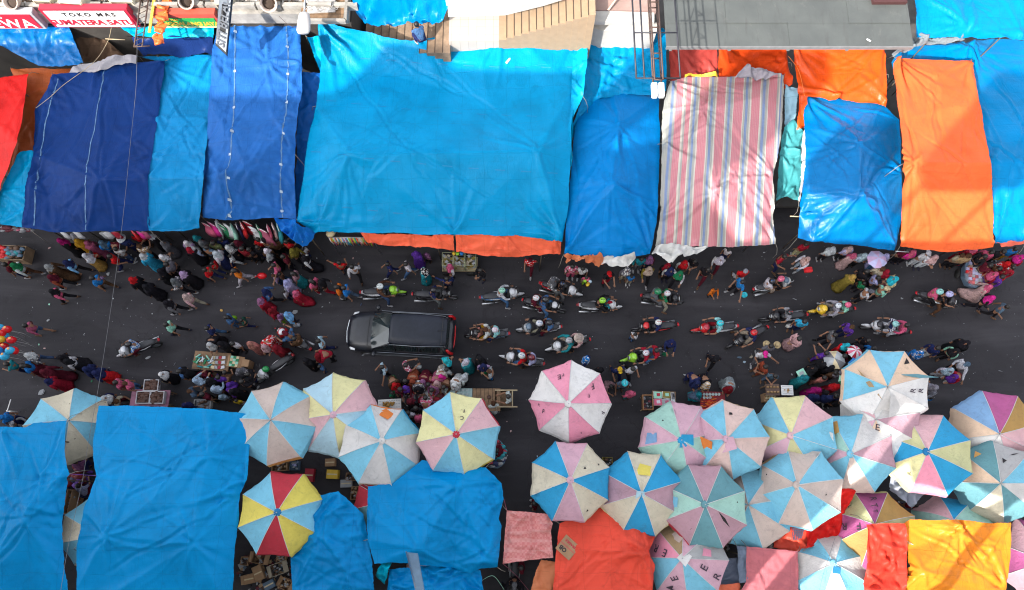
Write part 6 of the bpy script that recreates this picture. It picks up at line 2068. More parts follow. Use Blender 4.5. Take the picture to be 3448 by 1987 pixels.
def bike_parts():
    P_ = {}
    b = MB(); b.ball((.68, 0, .5), (.24, .06, .08), 12, 8); b.loft([((.9, 0, .46), .015, .015, 'x'), ((.8, 0, .52), .05, .05, 'x'), ((.66, 0, .56), .07, .05, 'x'), ((.5, 0, .5), .05, .05, 'x')], 10); P_['front_fender'] = (b.mesh('front_fender', [paint_mat()]), 'c1')
    b = MB(); b.loft([((.66, 0, .8), .03, .04, 'x'), ((.6, 0, .8), .1, .12, 'x'), ((.5, 0, .78), .18, .2, 'x'), ((.38, 0, .74), .235, .27, 'x'), ((.3, 0, .7), .2, .27, 'x'), ((.27, 0, .66), .1, .2, 'x')], 14); P_['front_fairing'] = (b.mesh('front_fairing', [paint_mat()]), 'c1')
    b = MB(); b.loft([((.5, 0, .98), .05, .03, 'x'), ((.44, 0, 1.0), .13, .05, 'x'), ((.34, 0, 1.02), .15, .055, 'x'), ((.27, 0, 1.01), .09, .04, 'x')], 12); P_['handlebar_cowl'] = (b.mesh('handlebar_cowl', [paint_mat()]), 'c2')
    b = MB(); b.box((.1, 0, .42), (.5, .26, .12), bev=.03); b.box((.0, 0, .34), (.9, .16, .12), bev=.02); b.box((.22, 0, .62), (.06, .3, .42), bev=.02); P_['floorboard'] = (b.mesh('floorboard', [BLACK]), None)
    b = MB(); b.loft([((.04, 0, .6), .1, .14, 'x'), ((-.2, 0, .62), .16, .14, 'x'), ((-.5, 0, .66), .18, .12, 'x'), ((-.8, 0, .72), .12, .08, 'x'), ((-.98, 0, .76), .04, .04, 'x')], 14); P_['rear_fairing'] = (b.mesh('rear_fairing', [paint_mat()]), 'c3')
    b = MB(); b.loft([((.1, 0, .77), .06, .03, 'x'), ((-.02, 0, .79), .11, .045, 'x'), ((-.25, 0, .8), .13, .045, 'x'), ((-.45, 0, .83), .145, .045, 'x'), ((-.72, 0, .84), .12, .04, 'x'), ((-.86, 0, .82), .06, .02, 'x')], 14); P_['seat'] = (b.mesh('seat', [mat('seat_vinyl', (.035, .036, .042), .5, var=.2, bumps=.15)]), None)
    b = MB(); b.tube([(.28, -.36, 1.0), (.34, -.2, 1.03), (.36, 0, 1.02), (.34, .2, 1.03), (.28, .36, 1.0)], .014, 6)
    for s in (1, -1): b.tube([(.3, .25 * s, 1.01), (.27, .37 * s, 1.0)], .022, 8); b.tube([(.36, .33 * s, 1.02), (.39, .2 * s, 1.03)], .008, 4)
    P_['handlebar'] = (b.mesh('handlebar', [BLACK]), None)
    b = MB(); b.tube([(-.1, -.15, .32), (-.3, -.18, .34), (-.4, -.19, .38)], .025, 8); b.tube([(-.38, -.2, .38), (-.92, -.22, .5)], [.05, .055], 10); P_['exhaust'] = (b.mesh('exhaust', [STEEL]), None)
    b = MB(); b.ball((.58, 0, .9), (.06, .09, .05), 10, 6); P_['headlight'] = (b.mesh('headlight', [mat('lamp_lens', (.6, .62, .62), .1)]), None)
    b = MB(); b.loft([((-.94, 0, .8), .09, .03, 'x'), ((-1.02, 0, .78), .05, .025, 'x')], 10); P_['tail_light'] = (b.mesh('tail_light', [mat('tail_red', (.55, .01, .02), .2)]), None)
    b = MB(); b.tube([(-.6, .13, .86), (-.9, .13, .9), (-1.0, .08, .9), (-1.0, -.08, .9), (-.9, -.13, .9), (-.6, -.13, .86)], .014, 6); P_['grab_rail'] = (b.mesh('grab_rail', [BLACK]), None)
    b = MB(); b.box((.62, 0, .98), (.02, .22, .1), ry=.6); b.mi = 1; b.box((.632, 0, .985), (.01, .18, .06), ry=.6); P_['number_plate'] = (b.mesh('number_plate', [BLACK, WHITES]), None)
    b = MB()
    for s in (1, -1): b.loft([((-.05, .15 * s, .66), .015, .03, 'x'), ((-.3, .175 * s, .7), .02, .03, 'x'), ((-.62, .14 * s, .76), .008, .012, 'x')], 8)
    P_['side_panel'] = (b.mesh('side_panel', [paint_mat()]), 'c2b')
    return P_


BP = bike_parts(); TY, RI = wheel_m(), rim_m()
b = MB(); b.tube([(0, 0, 0), (.02, .05, .14)], .007, 5); b.ball((.02, .07, .17), (.02, .06, .035), 10, 6); MIR = b.mesh('mirror', [BLACK])
b = MB(); b.loft([((.0, 0, 0), .018, .018, 'x'), ((.012, 0, 0), .012, .012, 'x')], 8); IND = b.mesh('indicator', [mat('amber', (.6, .2, .02), .2)])
BIKES = []


def bike(t, x, y, hd, c1, c2, c3, label, riders=(), c2b=None, ps='ride'):
    px, py = nat(t, x, y)
    q = P(px, py, .85); q.z = 0
    root = empty('scooter', q, R(hd)); tag(root, label, 'scooter', 'scooters riding through the crowd')
    lean = rnd.uniform(-.03, .03)
    cc = {'c1': c1, 'c2': c2, 'c3': c3, 'c2b': c2b or c2}
    for nm, (me, k) in BP.items():
        o = link(nm, me, root)
        if k: o.color = (*COLS[cc[k]], 1)
    for xw in (.64, -.62):
        w = empty('wheel', (xw, 0, .277)); w.parent = root
        st = rnd.uniform(-.25, .25) if xw > 0 else 0
        w.rotation_euler = (0, 0, st)
        link('tyre', TY, w); link('rim', RI, w)
    for s in (1, -1):
        m_ = link('mirror', MIR, root); m_.location = (.34, .24 * s, 1.02); m_.scale = (1, s, 1)
        m_ = link('indicator', IND, root); m_.location = (.58, .13 * s, .82)
    for i, rd in enumerate(riders):
        cov, cv, top, bot = rd[:4]
        kind = rd[4] if len(rd) > 4 else ('ride' if i == 0 else 'pax')
        if kind == 'ride' and rnd.random() < .5: kind = 'ridef'
        kid = kind == 'kid'
        a = R(hd)
        if kid:
            at = q + Vector((math.cos(a) * rd[5], math.sin(a) * rd[5], .12))
            person(0, 0, hd, cov, cv, top, bot, 'ride', True, at=at, what='riding on the ' + rd[6] if len(rd) > 6 else None)
        else:
            at = q.copy() if i < 2 else q + Vector((math.cos(a) * -.3, math.sin(a) * -.3, 0))
            person(0, 0, hd, cov, cv, top, bot, kind, False, at=at, what='riding the ' if kind != 'pax' else 'on the back of the ')
        PEOPLE[-1] = PEOPLE[-1] + (label, px, py)
    BIKES.append((px, py))
    return root


bike('R1', 620, 520, 3, 'lime', 'lime', 'white', 'lime green and white scooter just above the black car', [('m', 'white', 'brown', 'jeans')], 'white')
bike('R1', 1390, 565, 0, 'black', 'black', 'black', 'black motorcycle beside the person in navy above the black car', [('m', 'black', 'navy', 'grey')])
bike('R1', 2390, 570, 8, 'white', 'white', 'denim', 'white scooter with blue tail and orange beak, in mid road', [('m', 'mint', 'white', 'denim')], 'white')
bike('R2', 850, 480, -14, 'white', 'white', 'red', 'white scooter with a red tail carrying a rider in black', [('m', 'black', 'black', 'grey'), ('j', 'grey', 'floralgrey', 'grey')])
bike('R2', 600, 720, -12, 'black', 'white', 'black', 'black scooter ridden by a person in a denim jacket', [('m', 'black', 'denim', 'denim'), ('m', 'white', 'maroon', 'maroon')])
bike('R2', 1430, 725, 0, 'white', 'white', 'white', 'white scooter with a long black seat and a child in front', [('m', 'lime', 'black', 'black'), ('c', 'crimson', 'teal', 'black', 'kid', .3)])
bike('R2', 2370, 620, -6, 'black', 'black', 'black', 'black scooter ridden by a person in a green jacket', [('m', 'white', 'green', 'khaki'), ('m', 'green', 'grey', 'grey')])
bike('R2', 490, 1060, 182, 'silver', 'slate', 'white', 'silver blue scooter with a red tail carrying two riders', [('m', 'white', 'black', 'khaki'), ('m', 'black', 'denim', 'maroon')])
bike('R2', 920, 1310, 192, 'white', 'white', 'black', 'white scooter whose passenger wears a pale sun hat', [('m', 'silver', 'teal', 'khaki'), ('H', 'beige', 'blush', 'black')])
bike('R2', 2220, 1040, 184, 'black', 'red', 'black', 'black and red scooter ridden by a person in navy', [('m', 'white', 'navy', 'black')])
bike('R3', 1600, 410, 14, 'white', 'slate', 'white', 'white and blue scooter ridden by a person with a pink helmet', [('m', 'pink', 'black', 'black'), ('m', 'black', 'white', 'khaki')])
bike('R3', 690, 1060, 184, 'red', 'crimson', 'white', 'white scooter with a red nose ridden by a person in aqua', [('m', 'cyan', 'aqua', 'darkred')], 'white')
bike('R3', 1180, 1200, 206, 'black', 'black', 'black', 'black scooter ridden by a person with a red helmet', [('m', 'red', 'navy', 'khaki')])
bike('R3', 1720, 890, 184, 'black', 'black', 'black', 'black scooter ridden by a person in white sleeves and dark vest', [('m', 'black', 'palegrey', 'black')], 'white')
bike('R4', 10, 790, 182, 'yellow', 'yellow', 'black', 'yellow and black scooter with two riders in pale clothes', [('m', 'white', 'palegrey', 'khaki'), ('m', 'pink', 'mint', 'palegrey')])
bike('R4', 1620, 640, -16, 'black', 'black', 'black', 'black scooter crowded with three riders at the right', [('m', 'lavender', 'black', 'brown'), ('m', 'aqua', 'pink', 'black'), ('h', 'black', 'white', 'black', 'kid', -.25)])
bike('R4', 830, 1060, 168, 'white', 'black', 'black', 'black scooter with a long white nose near the right', [('m', 'aqua', 'stripednavy', 'white'), ('h', 'black', 'pink', 'white')], 'white')
bike('R1', 2130, 1150, 180, 'black', 'black', 'slate', 'dark scooter with a child in red just right of the black car', [('c', 'brown', 'white', 'mustard'), ('m', 'white', 'aqua', 'navy'), ('h', 'black', 'salmon', 'red', 'kid', .3)])
bike('G', 1300, 610, 190, 'lime', 'lime', 'white', 'lime green scooter with a child in red behind its rider', [('m', 'white', 'crimson', 'black'), ('h', 'black', 'crimson', 'denim')], 'white')
bike('S3', 2330, 200, 168, 'white', 'white', 'grey', 'white scooter with riders in red and lilac near the pink umbrella', [('m', 'white', 'red', 'denim'), ('m', 'maroon', 'lavender', 'black')])
bike('E', 1265, 530, 200, 'white', 'white', 'black', 'white scooter riding alone at the left of the road', [('m', 'black', 'checkblue', 'maroon')], 'white')
bike('S2', 1320, 670, 214, 'white', 'white', 'black', 'parked white scooter with a green helmet left on it', [], 'white')
bike('S2', 1590, 230, 150, 'red', 'white', 'black', 'red and white scooter left of the black car', [('c', 'maroon', 'denim', 'jeans'), ('h', 'black', 'brown', 'brown')])
bike('K', 90, 1395, 268, 'black', 'silver', 'black', 'black scooter at the bottom edge below the pink checked cloth', [('c', 'grey', 'black', 'black')])
q = P(*nat('S2', 1250, 690), 1.0)
o = link('helmet', cover_mesh('m'), None, paint_mat()); o.location = (q.x, q.y, 1.0); o.color = (.01, .25, .06, 1); tag(o, 'green helmet resting on the parked white scooter', 'helmet')

# ================================================================== the black car
q = P(1350, 1122, .85)
car = empty('parked_car', (q.x, q.y, 0), R(176.6)); tag(car, 'black people carrier with a dull dark roof driving through the crowd', 'car')
CARP, ntc, bc = new_mat('car_paint')
vv = coords(ntc)
cc_ = ramp(ntc, noise(ntc, vv, 2.2, 5, .65, .6), [(.35, (.008, .009, .012)), (.7, (.016, .018, .027))])
ntc.links.new(cc_, bc.inputs['Base Color']); bc.inputs['Roughness'].default_value = .32; bc.inputs['Coat Weight'].default_value = .2; bc.inputs['Coat Roughness'].default_value = .12
ROOFP, ntc, bc = new_mat('car_roof')
vv = coords(ntc)
cc_ = ramp(ntc, noise(ntc, vv, 1.6, 6, .7, .8), [(.3, (.012, .015, .022)), (.7, (.024, .028, .042))])
ntc.links.new(cc_, bc.inputs['Base Color']); bc.inputs['Roughness'].default_value = .38; bc.inputs['Specular IOR Level'].default_value = .3


def ring_body(st, name, m, n=1):
    b = MB(); RR = []
    for (x, w_, z0, z1, sh) in st:
        ring = [(x, -w_ * .86, z0), (x, -w_, z0 + .12), (x, -w_, z1 - .16), (x, -w_ * sh, z1 - .03), (x, -w_ * sh * .6, z1), (x, 0, z1 + .02), (x, w_ * sh * .6, z1), (x, w_ * sh, z1 - .03), (x, w_, z1 - .16), (x, w_, z0 + .12), (x, w_ * .86, z0)]
        RR.append([b.bm.verts.new(p) for p in ring])
    for i in range(len(RR) - 1):
        for k in range(len(RR[0])):
            f = b.bm.faces.new((RR[i][k], RR[i][(k + 1) % 11], RR[i + 1][(k + 1) % 11], RR[i + 1][k])); f.smooth = True
    b.bm.faces.new(RR[0]); b.bm.faces.new(RR[-1][::-1])
    return b.obj(name, m, car)


ring_body([(2.22, .42, .32, .6, .9), (2.17, .62, .28, .74, .9), (2.05, .74, .24, .84, .9), (1.8, .8, .22, .93, .9), (1.3, .84, .22, 1.02, .9), (.9, .85, .22, 1.06, .93), (0, .86, .22, 1.06, .95), (-1.2, .86, .22, 1.07, .95), (-1.8, .84, .24, 1.06, .95), (-2.08, .79, .28, 1.0, .92), (-2.18, .7, .34, .85, .9)], 'body', CARP)
b = MB()
b.loft([((0, 0, 0), .001, .001)], 3) if False else None
gl = [(1.05, .76, 1.04), (.28, .64, 1.62)]
for nm, pts in (('windscreen', [(1.08, .74, 1.06), (1.16, .4, 1.08), (1.18, 0, 1.085), (1.16, -.4, 1.08), (1.08, -.74, 1.06), (.3, -.6, 1.62), (.36, 0, 1.66), (.3, .6, 1.62)]),
                ('rear_window', [(-2.0, .68, 1.1), (-1.86, .58, 1.6), (-1.86, -.58, 1.6), (-2.0, -.68, 1.1)])):
    bb = MB()
    for i in range(len(pts)): pass
    bb.slab(pts if nm != 'rear_window' else pts, .03)
    bb.obj(nm, GLASSM, car)
rb = MB()
st = [(.34, .56, 1.63), (.2, .61, 1.66), (-.3, .64, 1.69), (-1.0, .64, 1.69), (-1.6, .62, 1.67), (-1.9, .56, 1.62), (-1.94, .5, 1.6)]
RR = []
for x, w_, z in st: RR.append([rb.bm.verts.new(p) for p in [(x, -w_, z - .05), (x, -w_ * .96, z - .01), (x, -w_ * .5, z + .015), (x, 0, z + .02), (x, w_ * .5, z + .015), (x, w_ * .96, z - .01), (x, w_, z - .05)]])
for i in range(len(RR) - 1):
    for k in range(7): rb.bm.faces.new((RR[i][k], RR[i][(k + 1) % 7], RR[i + 1][(k + 1) % 7], RR[i + 1][k])).smooth = (k < 6)
rb.bm.faces.new(RR[0]); rb.bm.faces.new(RR[-1][::-1])
rb.obj('roof', ROOFP, car)
for s in (1, -1):
    for x0, x1 in ((1.02, .16), (.08, -.82), (-.9, -1.84)):
        t = .62 if x0 > 1 else 1
        bb = MB(); a0 = (x0, .79 * s, 1.05); a1 = (x1, .8 * s, 1.06); a2 = (x1 if x1 > -1.8 else x1 + .08, .645 * s, 1.6); a3 = (x0 - (.68 if x0 > 1 else 0), .625 * s, 1.6)
        bb.face([a0, a1, a2, a3]); bb.obj('window', GLASSM, car)
    bb = MB()
    for xx in (.12, -.86): bb.tube([(xx, .8 * s, 1.05), (xx, .65 * s, 1.6)], .03, 4)
    bb.tube([(1.06, .77 * s, 1.05), (.3, .62 * s, 1.62)], .035, 4); bb.tube([(-1.98, .72 * s, 1.08), (-1.88, .58 * s, 1.6)], .05, 4)
    bb.obj('pillar', CARP, car)
    bb = MB(); bb.tube([(.3, .655 * s, 1.645), (-.8, .675 * s, 1.67), (-1.85, .62 * s, 1.63)], .014, 5); bb.obj('roof_rail', mat('chrome_dull', (.25, .27, .3), .3, .8), car)
    bb = MB(); bb.loft([((2.13, .5 * s, .7), .07, .04, 'x'), ((2.0, .66 * s, .78), .13, .05, 'x'), ((1.8, .75 * s, .84), .07, .035, 'x')], 10); bb.obj('headlight', mat('head_lens', (.7, .72, .74), .12), car)
    bb = MB(); bb.loft([((-1.98, .7 * s, 1.38), .05, .04), ((-2.06, .75 * s, 1.15), .07, .06), ((-2.12, .74 * s, .9), .09, .08), ((-2.13, .72 * s, .78), .06, .05)], 8); bb.obj('tail_light', mat('tail_red2', (.5, .012, .015), .18), car)
    bb = MB(); bb.ball((.98, .97 * s, 1.08), (.09, .12, .075), 10, 6); bb.tube([(.98, .82 * s, 1.02), (.98, .92 * s, 1.06)], .025, 6); bb.obj('mirror', CARP, car)
    bb = MB(); bb.box((-.6, .862 * s, .98), (2.9, .012, .03)); bb.box((-.3, .866 * s, .4), (3.0, .012, .05)); bb.obj('trim_strip', mat('chrome_dull', (.2, .2, .2), .3), car)
    for xw in (1.35, -1.35):
        w = empty('wheel', (xw, .74 * s, .32)); w.parent = car
        bb = MB(); bb.loft([((0, -.1, 0), .27, .27, 'y'), ((0, -.08, 0), .32, .32, 'y'), ((0, .08, 0), .32, .32, 'y'), ((0, .1, 0), .27, .27, 'y')], 20); bb.obj('tyre', RUBBER, w)
        bb = MB(); bb.loft([((0, .1 * s, 0), .2, .2, 'y'), ((0, .115 * s, 0), .18, .18, 'y')], 16); bb.obj('rim', STEEL, w)
    bb = MB(); bb.tube([(1.15, .35 * s - .1, 1.1), (.62, .28 * s - .25, 1.42)], .012, 4); bb.obj('wiper', BLACK, car)
bb = MB(); bb.tube([(2.05, -.66, .72), (2.2, -.45, .66), (2.25, 0, .66), (2.2, .45, .66), (2.05, .66, .72)], .025, 6); bb.obj('front_bumper_trim', mat('chrome', (.6, .62, .64), .15, .9), car)
bb = MB(); bb.tube([(-2.08, -.7, .82), (-2.19, -.4, .8), (-2.21, 0, .8), (-2.19, .4, .8), (-2.08, .7, .82)], .03, 6); bb.obj('rear_bumper_trim', MATS['tail_red2'], car)
bb = MB(); bb.box((-2.205, 0, .7), (.02, .42, .12)); bb.obj('number_plate', WHITES, car)
bb = MB(); bb.tube([(-1.6, .0, 1.7), (-1.9, 0, 1.83)], .01, 4); bb.obj('antenna', BLACK, car)
bb = MB(); bb.box((-1.76, 0, 1.695), (.02, 1.14, .008)); bb.obj('roof_seam', BLACK, car)
bb = MB(); bb.box((1.3, 0, 1.05), (.015, 1.3, .006)); bb.obj('bonnet_seam', BLACK, car)
bb = MB(); bb.box((.6, 0, 1.0), (.7, 1.3, .1)); bb.box((.3, .33, 1.25), (.14, .42, .5)); bb.box((.3, -.33, 1.25), (.14, .42, .5)); bb.obj('interior', mat('car_interior', (.06, .06, .065), .8), car)

# ================================================================== stalls and goods
GR = random.Random(5)
ORD = ['first', 'second', 'third', 'fourth', 'fifth', 'sixth', 'seventh', 'eighth']


def heap(label, cat, px, py, z, rx, ry, h, colors, n, size=.16, flat=.35, name='heap', kind=None, kinds='box'):
    """soft or boxy things heaped up; one mesh with several colours because nobody could count them"""
    q = P(px, py, z)
    b = MB(); mats = [cloth_flat(c) for c in colors]
    for k in range(n):
        a = GR.uniform(0, 6.28); r_ = math.sqrt(GR.random())
        x, y = rx * r_ * math.cos(a), ry * r_ * math.sin(a)
        zz = h * (1 - r_ ** 2) * GR.uniform(.5, 1) + z - q.z * 0
        b.mi = GR.randrange(len(mats))
        s_ = size * GR.uniform(.5, 1.3)
        if kinds == 'box': b.box((x, y, zz), (s_, s_ * GR.uniform(.4, 1), s_ * flat), rz=GR.uniform(0, 3.1), rx=GR.uniform(-.4, .4), ry=GR.uniform(-.4, .4))
        else: b.ball((x, y, zz), (s_ * .7, s_ * GR.uniform(.3, .6), s_ * .25), 8, 5, .18)
    o = b.obj(name, mats); o.location = (q.x, q.y, 0)
    tag(o, label, cat, kind=kind)
    return o


def crate(label, px, py, z, w_, d_, h_, rim, fill, rz=0, cat='crate', name='crate', fillmat=None, legs=False, group=None, lumps=26, base=0.0):
    q = P(px, py, z)
    r = empty(name, (q.x, q.y, base), rz); tag(r, label, cat, group)
    zt = z - base
    b = MB(); t = .035
    z0 = zt - h_
    b.box((0, 0, z0 + t / 2), (w_, d_, t))
    for s in (1, -1):
        b.box((s * (w_ / 2 - t / 2), 0, z0 + h_ / 2 + t / 2), (t, d_, h_ - t)); b.box((0, s * (d_ / 2 - t / 2), z0 + h_ / 2 + t / 2), (w_ - 2 * t - .004, t, h_ - t))
    b.obj('frame', rim, r)
    b = MB()
    for k in range(lumps):
        b.mi = GR.randrange(len(fill)); s_ = GR.uniform(.06, .14) * min(1.3, w_ * 1.4)
        b.ball((GR.uniform(-.38, .38) * w_, GR.uniform(-.38, .38) * d_, z0 + h_ * .62 + GR.uniform(0, .06)), (s_, s_ * GR.uniform(.5, 1), s_ * .5), 8, 5, .15)
    b.mi = 0; b.box((0, 0, z0 + h_ * .38), (w_ - 2 * t - .01, d_ - 2 * t - .01, h_ * .5))
    b.obj('contents', [fillmat] * 0 + [cloth_flat(c) if isinstance(c, str) else c for c in fill], r)
    if legs or z0 > .12:
        for sx in (1, -1):
            for sy in (1, -1): MB().tube([(sx * w_ * .42, sy * d_ * .42, 0), (sx * w_ * .42, sy * d_ * .42, z0)], .02, 5).obj('leg', BAMBOO, r)
    return r


def table(label, px, py, z, w_, d_, rz, top, cat='table', name='table', planks=0, group=None):
    q = P(px, py, z)
    r = empty(name, (q.x, q.y, 0), rz); tag(r, label, cat, group)
    b = MB()
    if planks:
        for k in range(planks): b.box((-w_ / 2 + (k + .5) * w_ / planks, 0, z - .02 + .004 * (k % 2)), (w_ / planks - .01, d_, .04), rz=GR.uniform(-.008, .008))
    else: b.box((0, 0, z - .02), (w_, d_, .04), bev=.008)
    b.obj('tabletop', top, r)
    for sx in (1, -1):
        for sy in (1, -1): MB().box((sx * (w_ / 2 - .06), sy * (d_ / 2 - .06), (z - .05) / 2), (.05, .05, z - .05)).obj('leg', WOODM, r)
    return r, q


DATE = mat('dates', (.075, .03, .018), .5, var=.5, scale=18, bumps=.8)
for (px, py, w_, d_, lab) in ((508, 1297, .6, .46, 'white rimmed crate of brown dates standing alone in front of the cart'), (481, 1338, .56, .5, 'white rimmed crate of brown dates, left one on the pink cart'), (528, 1338, .56, .5, 'white rimmed crate of brown dates, right one on the pink cart')):
    crate(lab, px, py, .95, w_, d_, .2, mat('plastic_rim', (.36, .35, .37), .5), [DATE], group='crates of dates', lumps=60)
r, q = table('low cart top with pink edging under the date crates', 505, 1340, .72, 1.55, .66, -.03, mat('pink_board', (.3, .13, .19), .7, var=.4), cat='cart', name='handcart')
for s in (1, -1):
    b = MB(); b.loft([((-.3, s * .36, .3), .28, .28, 'y'), ((-.3, s * .39, .3), .28, .28, 'y')], 18); b.obj('wheel', RUBBER, r)
crate('dark meshed crate at the upper edge of the broad blue tarpaulin', 680, 1363, .9, .68, .42, .22, mat('crate_grey', (.3, .3, .3), .6), ['grey', 'brown'], lumps=20)

# the table of green and white packs
r, q = table('low table loaded with green bottles and packets', 712, 1216, .55, 1.5, .75, -.08, WOODM, planks=4)
cols_p = ['green', 'mint', 'teal', 'white', 'aqua', 'cream']
for k in range(16):
    dx, dy = -.62 + .095 * (k % 8) + GR.uniform(-.02, .02), GR.uniform(-.3, .28) * .9
    o = MB().loft([((-.13, 0, 0), .03, .03, 'x'), ((.06, 0, 0), .035, .035, 'x'), ((.1, 0, 0), .014, .014, 'x'), ((.13, 0, 0), .014, .014, 'x')], 8).obj('drink_bottle', cloth_flat(cols_p[k % 4]))
    o.location = q + Vector((dx, dy, .04 + .05 * (k % 2))); o.rotation_euler = (0, 0, GR.uniform(0, 3.1))
    tag(o, 'slim %s bottle lying in the pile on the table of packs' % {'green': 'green', 'mint': 'mint', 'teal': 'teal', 'white': 'white'}[cols_p[k % 4]], 'bottle', 'bottles piled on the table of packs: ' + cols_p[k % 4])
    o['label'] = 'slim %s bottle in the pile on the packs table, %s of its colour' % (cols_p[k % 4], ORD[k // 4])
    if k % 4 == k // 4: pass
for k in range(12):
    o = MB().box((0, 0, .03), (.17, .12, .05), bev=.01).obj('packet', cloth_flat(['cream', 'palegrey', 'crimson', 'white'][k % 4]))
    o.location = q + Vector((.1 + (k % 4) * .13, -.26 + (k // 4) * .2, .0)); o.rotation_euler = (0, 0, GR.uniform(-.3, .3))
    tag(o, '%s packet on the table of green packs, %s row' % (['cream', 'pale grey', 'crimson', 'white'][k % 4], ['lower', 'middle', 'upper'][k // 4]), 'packet', 'packets on the table of packs')
for (px, py, w_, d_, rz, lab, st_) in ((788, 1217, .4, .46, -.12, 'open carton of green printed packs beside the snack table', 1), (825, 1222, .3, .3, -.15, 'small plain brown carton right of the printed packs', 0)):
    qq = P(px, py, .62)
    r = empty('carton', (qq.x, qq.y, .0), rz); tag(r, lab, 'carton')
    MB().box((0, 0, .3), (w_, d_, .6), bev=.01).obj('box', CARTON, r)
    if st_:
        b = MB()
        for i in range(3):
            for j in range(4): b.mi = (i + j) % 3; b.box((-.12 + i * .12, -.16 + j * .11, .615), (.11, .1, .025))
        b.obj('packs', [cloth_flat('mint'), cloth_flat('green'), cloth_flat('cream')], r)
        for s in (1, -1): MB().box((s * (w_ / 2 + .08), 0, .56), (.2, d_, .01), ry=.5 * s).obj('flap', CARTON, r)
heap('small heap of red and white goods below the table of packs', 'goods', 696, 1262, .1, .45, .16, .15, ['crimson', 'white', 'purple', 'teal', 'brown'], 34, .13, kind='stuff')
# tray of golden fruit on white paper
r, q = table('white lined tray with a pile of golden fruit above the umbrellas', 1312, 1366, .8, .92, .52, .06, WHITES, cat='tray', name='vending_tray')
b = MB()
for k in range(26): b.ball((GR.gauss(0, .13), GR.gauss(.05, .055) + .0, .85 + GR.uniform(0, .06)), .045, 8, 6)
b.obj('fruit', mat('golden', (.45, .24, .05), .35, var=.3), r)
b = MB()
for i in range(9):
    for j in range(4):
        b.box((-.38 + i * .095, -.2 + j * .13, .822), (.06, .012, .003))
b.obj('print', mat('faint_print', (.3, .33, .42), .7), r)
heap('big heap of mauve white and crimson clothes being sorted by shoppers', 'clothes', 1440, 1332, .25, .95, .5, .5, ['mauve', 'palegrey', 'crimson', 'rose', 'white', 'maroon', 'dustypink', 'brown'], 230, .24, kind='stuff', kinds='ball')
r, q = table('plank topped wooden table beside the yellow umbrella', 1638, 1346, .8, 1.12, .9, 0, WOODM, planks=7)
MB().ball((.1, .1, .81), (.09, .09, .02), 12, 5).obj('stain', DATE, r)
r, q = table('tray of clear drinking cups above the yellow umbrella', 1544, 1322, .78, 1.1, .34, 0, mat('aqua_tray', (.3, .42, .42), .4), cat='tray', name='cup_tray')
for k in range(12):
    o = MB().loft([((0, 0, 0), .035, .035), ((0, 0, .1), .048, .048), ((0, 0, .04), .03, .03)], 12).obj('cup', mat('cup_clear', (.5, .58, .58), .1)); o.location = q + Vector((-.45 + .16 * (k % 6), -.08 + .16 * (k // 6), .0))
    tag(o, 'clear drinking cup on the tray above the yellow umbrella, %s row, %s from the left' % (['lower', 'upper'][k // 6], ORD[k % 6]), 'cup', 'cups on the aqua tray')
q = P(1700, 1342, .8)
r = empty('handcart', (q.x, q.y, 0)); tag(r, 'empty wooden cart frame with two handles pulled by a person in white', 'cart')
b = MB()
for s in (1, -1): b.box((.05, s * .33, .8), (.9, .05, .05)); b.box((-.36 * 1, s * .0, .78), (.05, .66, .05))
b.box((.3, 0, .78), (.05, .66, .05)); b.obj('frame', BAMBOO, r)
MB().box((-.05, 0, .55), (.6, .6, .03)).obj('tray', WOODM, r)
for s in (1, -1): MB().loft([((0, s * .36, .3), .28, .28, 'y'), ((0, s * .39, .3), .28, .28, 'y')], 16).obj('wheel', RUBBER, r)
q = P(1664, 1528, .6)
r = empty('clothes_bin', (q.x, q.y, 0)); tag(r, 'round blue edged basket overflowing with dark and red clothes', 'basket')
b = MB(); b.loft([((0, 0, 0), .42, .48), ((0, 0, .5), .5, .58), ((0, 0, .5), .44, .52), ((0, 0, .2), .4, .45)], 20, jit=.05); b.obj('basket', cloth_flat('slate'), r)
b = MB()
for k in range(70): b.mi = GR.randrange(6); a = GR.uniform(0, 6.28); rr = math.sqrt(GR.random()) * .42; b.ball((rr * math.cos(a), rr * 1.15 * math.sin(a), .48 + GR.uniform(0, .15)), (.13, .08, .04), 8, 5, .2)
b.obj('clothes', [cloth_flat(c) for c in ('navy', 'black', 'crimson', 'teal', 'palegrey', 'maroon')], r)
# right side goods
crate('wooden bin with dark glinting contents beside the stacked books', 2182, 1354, .85, .42, .6, .3, mat('bin_wood', (.28, .13, .05), .6, var=.3, bumps=.3), ['black', 'maroon', 'grey'], lumps=36)
r, q = table('low table stacked with thin wrapped picture books', 2236, 1343, .6, .95, .62, -.05, WOODM)
for k, (dx, dy, c_, w2) in enumerate([(-.27, .14, 'mint', 'mint printed'), (.08, .14, 'olive', 'olive printed'), (-.28, -.15, 'pink', 'bright pink'), (.06, -.15, 'palegrey', 'pale grey'), (.34, .1, 'grey', 'dark grey'), (.35, -.14, 'silver', 'silver')]):
    rr = empty('book_stack', (q.x + dx, q.y + dy, .6), GR.uniform(-.1, .1)); tag(rr, '%s book stack on the low table beside the wooden bin' % w2, 'books', 'stacks of books on the low table')
    b = MB()
    for j in range(5): b.box((GR.uniform(-.01, .01), GR.uniform(-.01, .01), .015 + j * .026), (.32 if k < 4 else .14, .26, .022), rz=GR.uniform(-.05, .05))
    b.obj('pages', WHITES, rr)
    MB().box((0, 0, .142), (.31 if k < 4 else .13, .25, .012)).obj('cover', cloth_flat(c_), rr)
    MB().box((.02, .01, .151), (.14 if k < 4 else .06, .12, .005), rz=.1).obj('picture', cloth_flat(['crimson', 'mint', 'white', 'rose', 'black', 'white'][k]), rr)
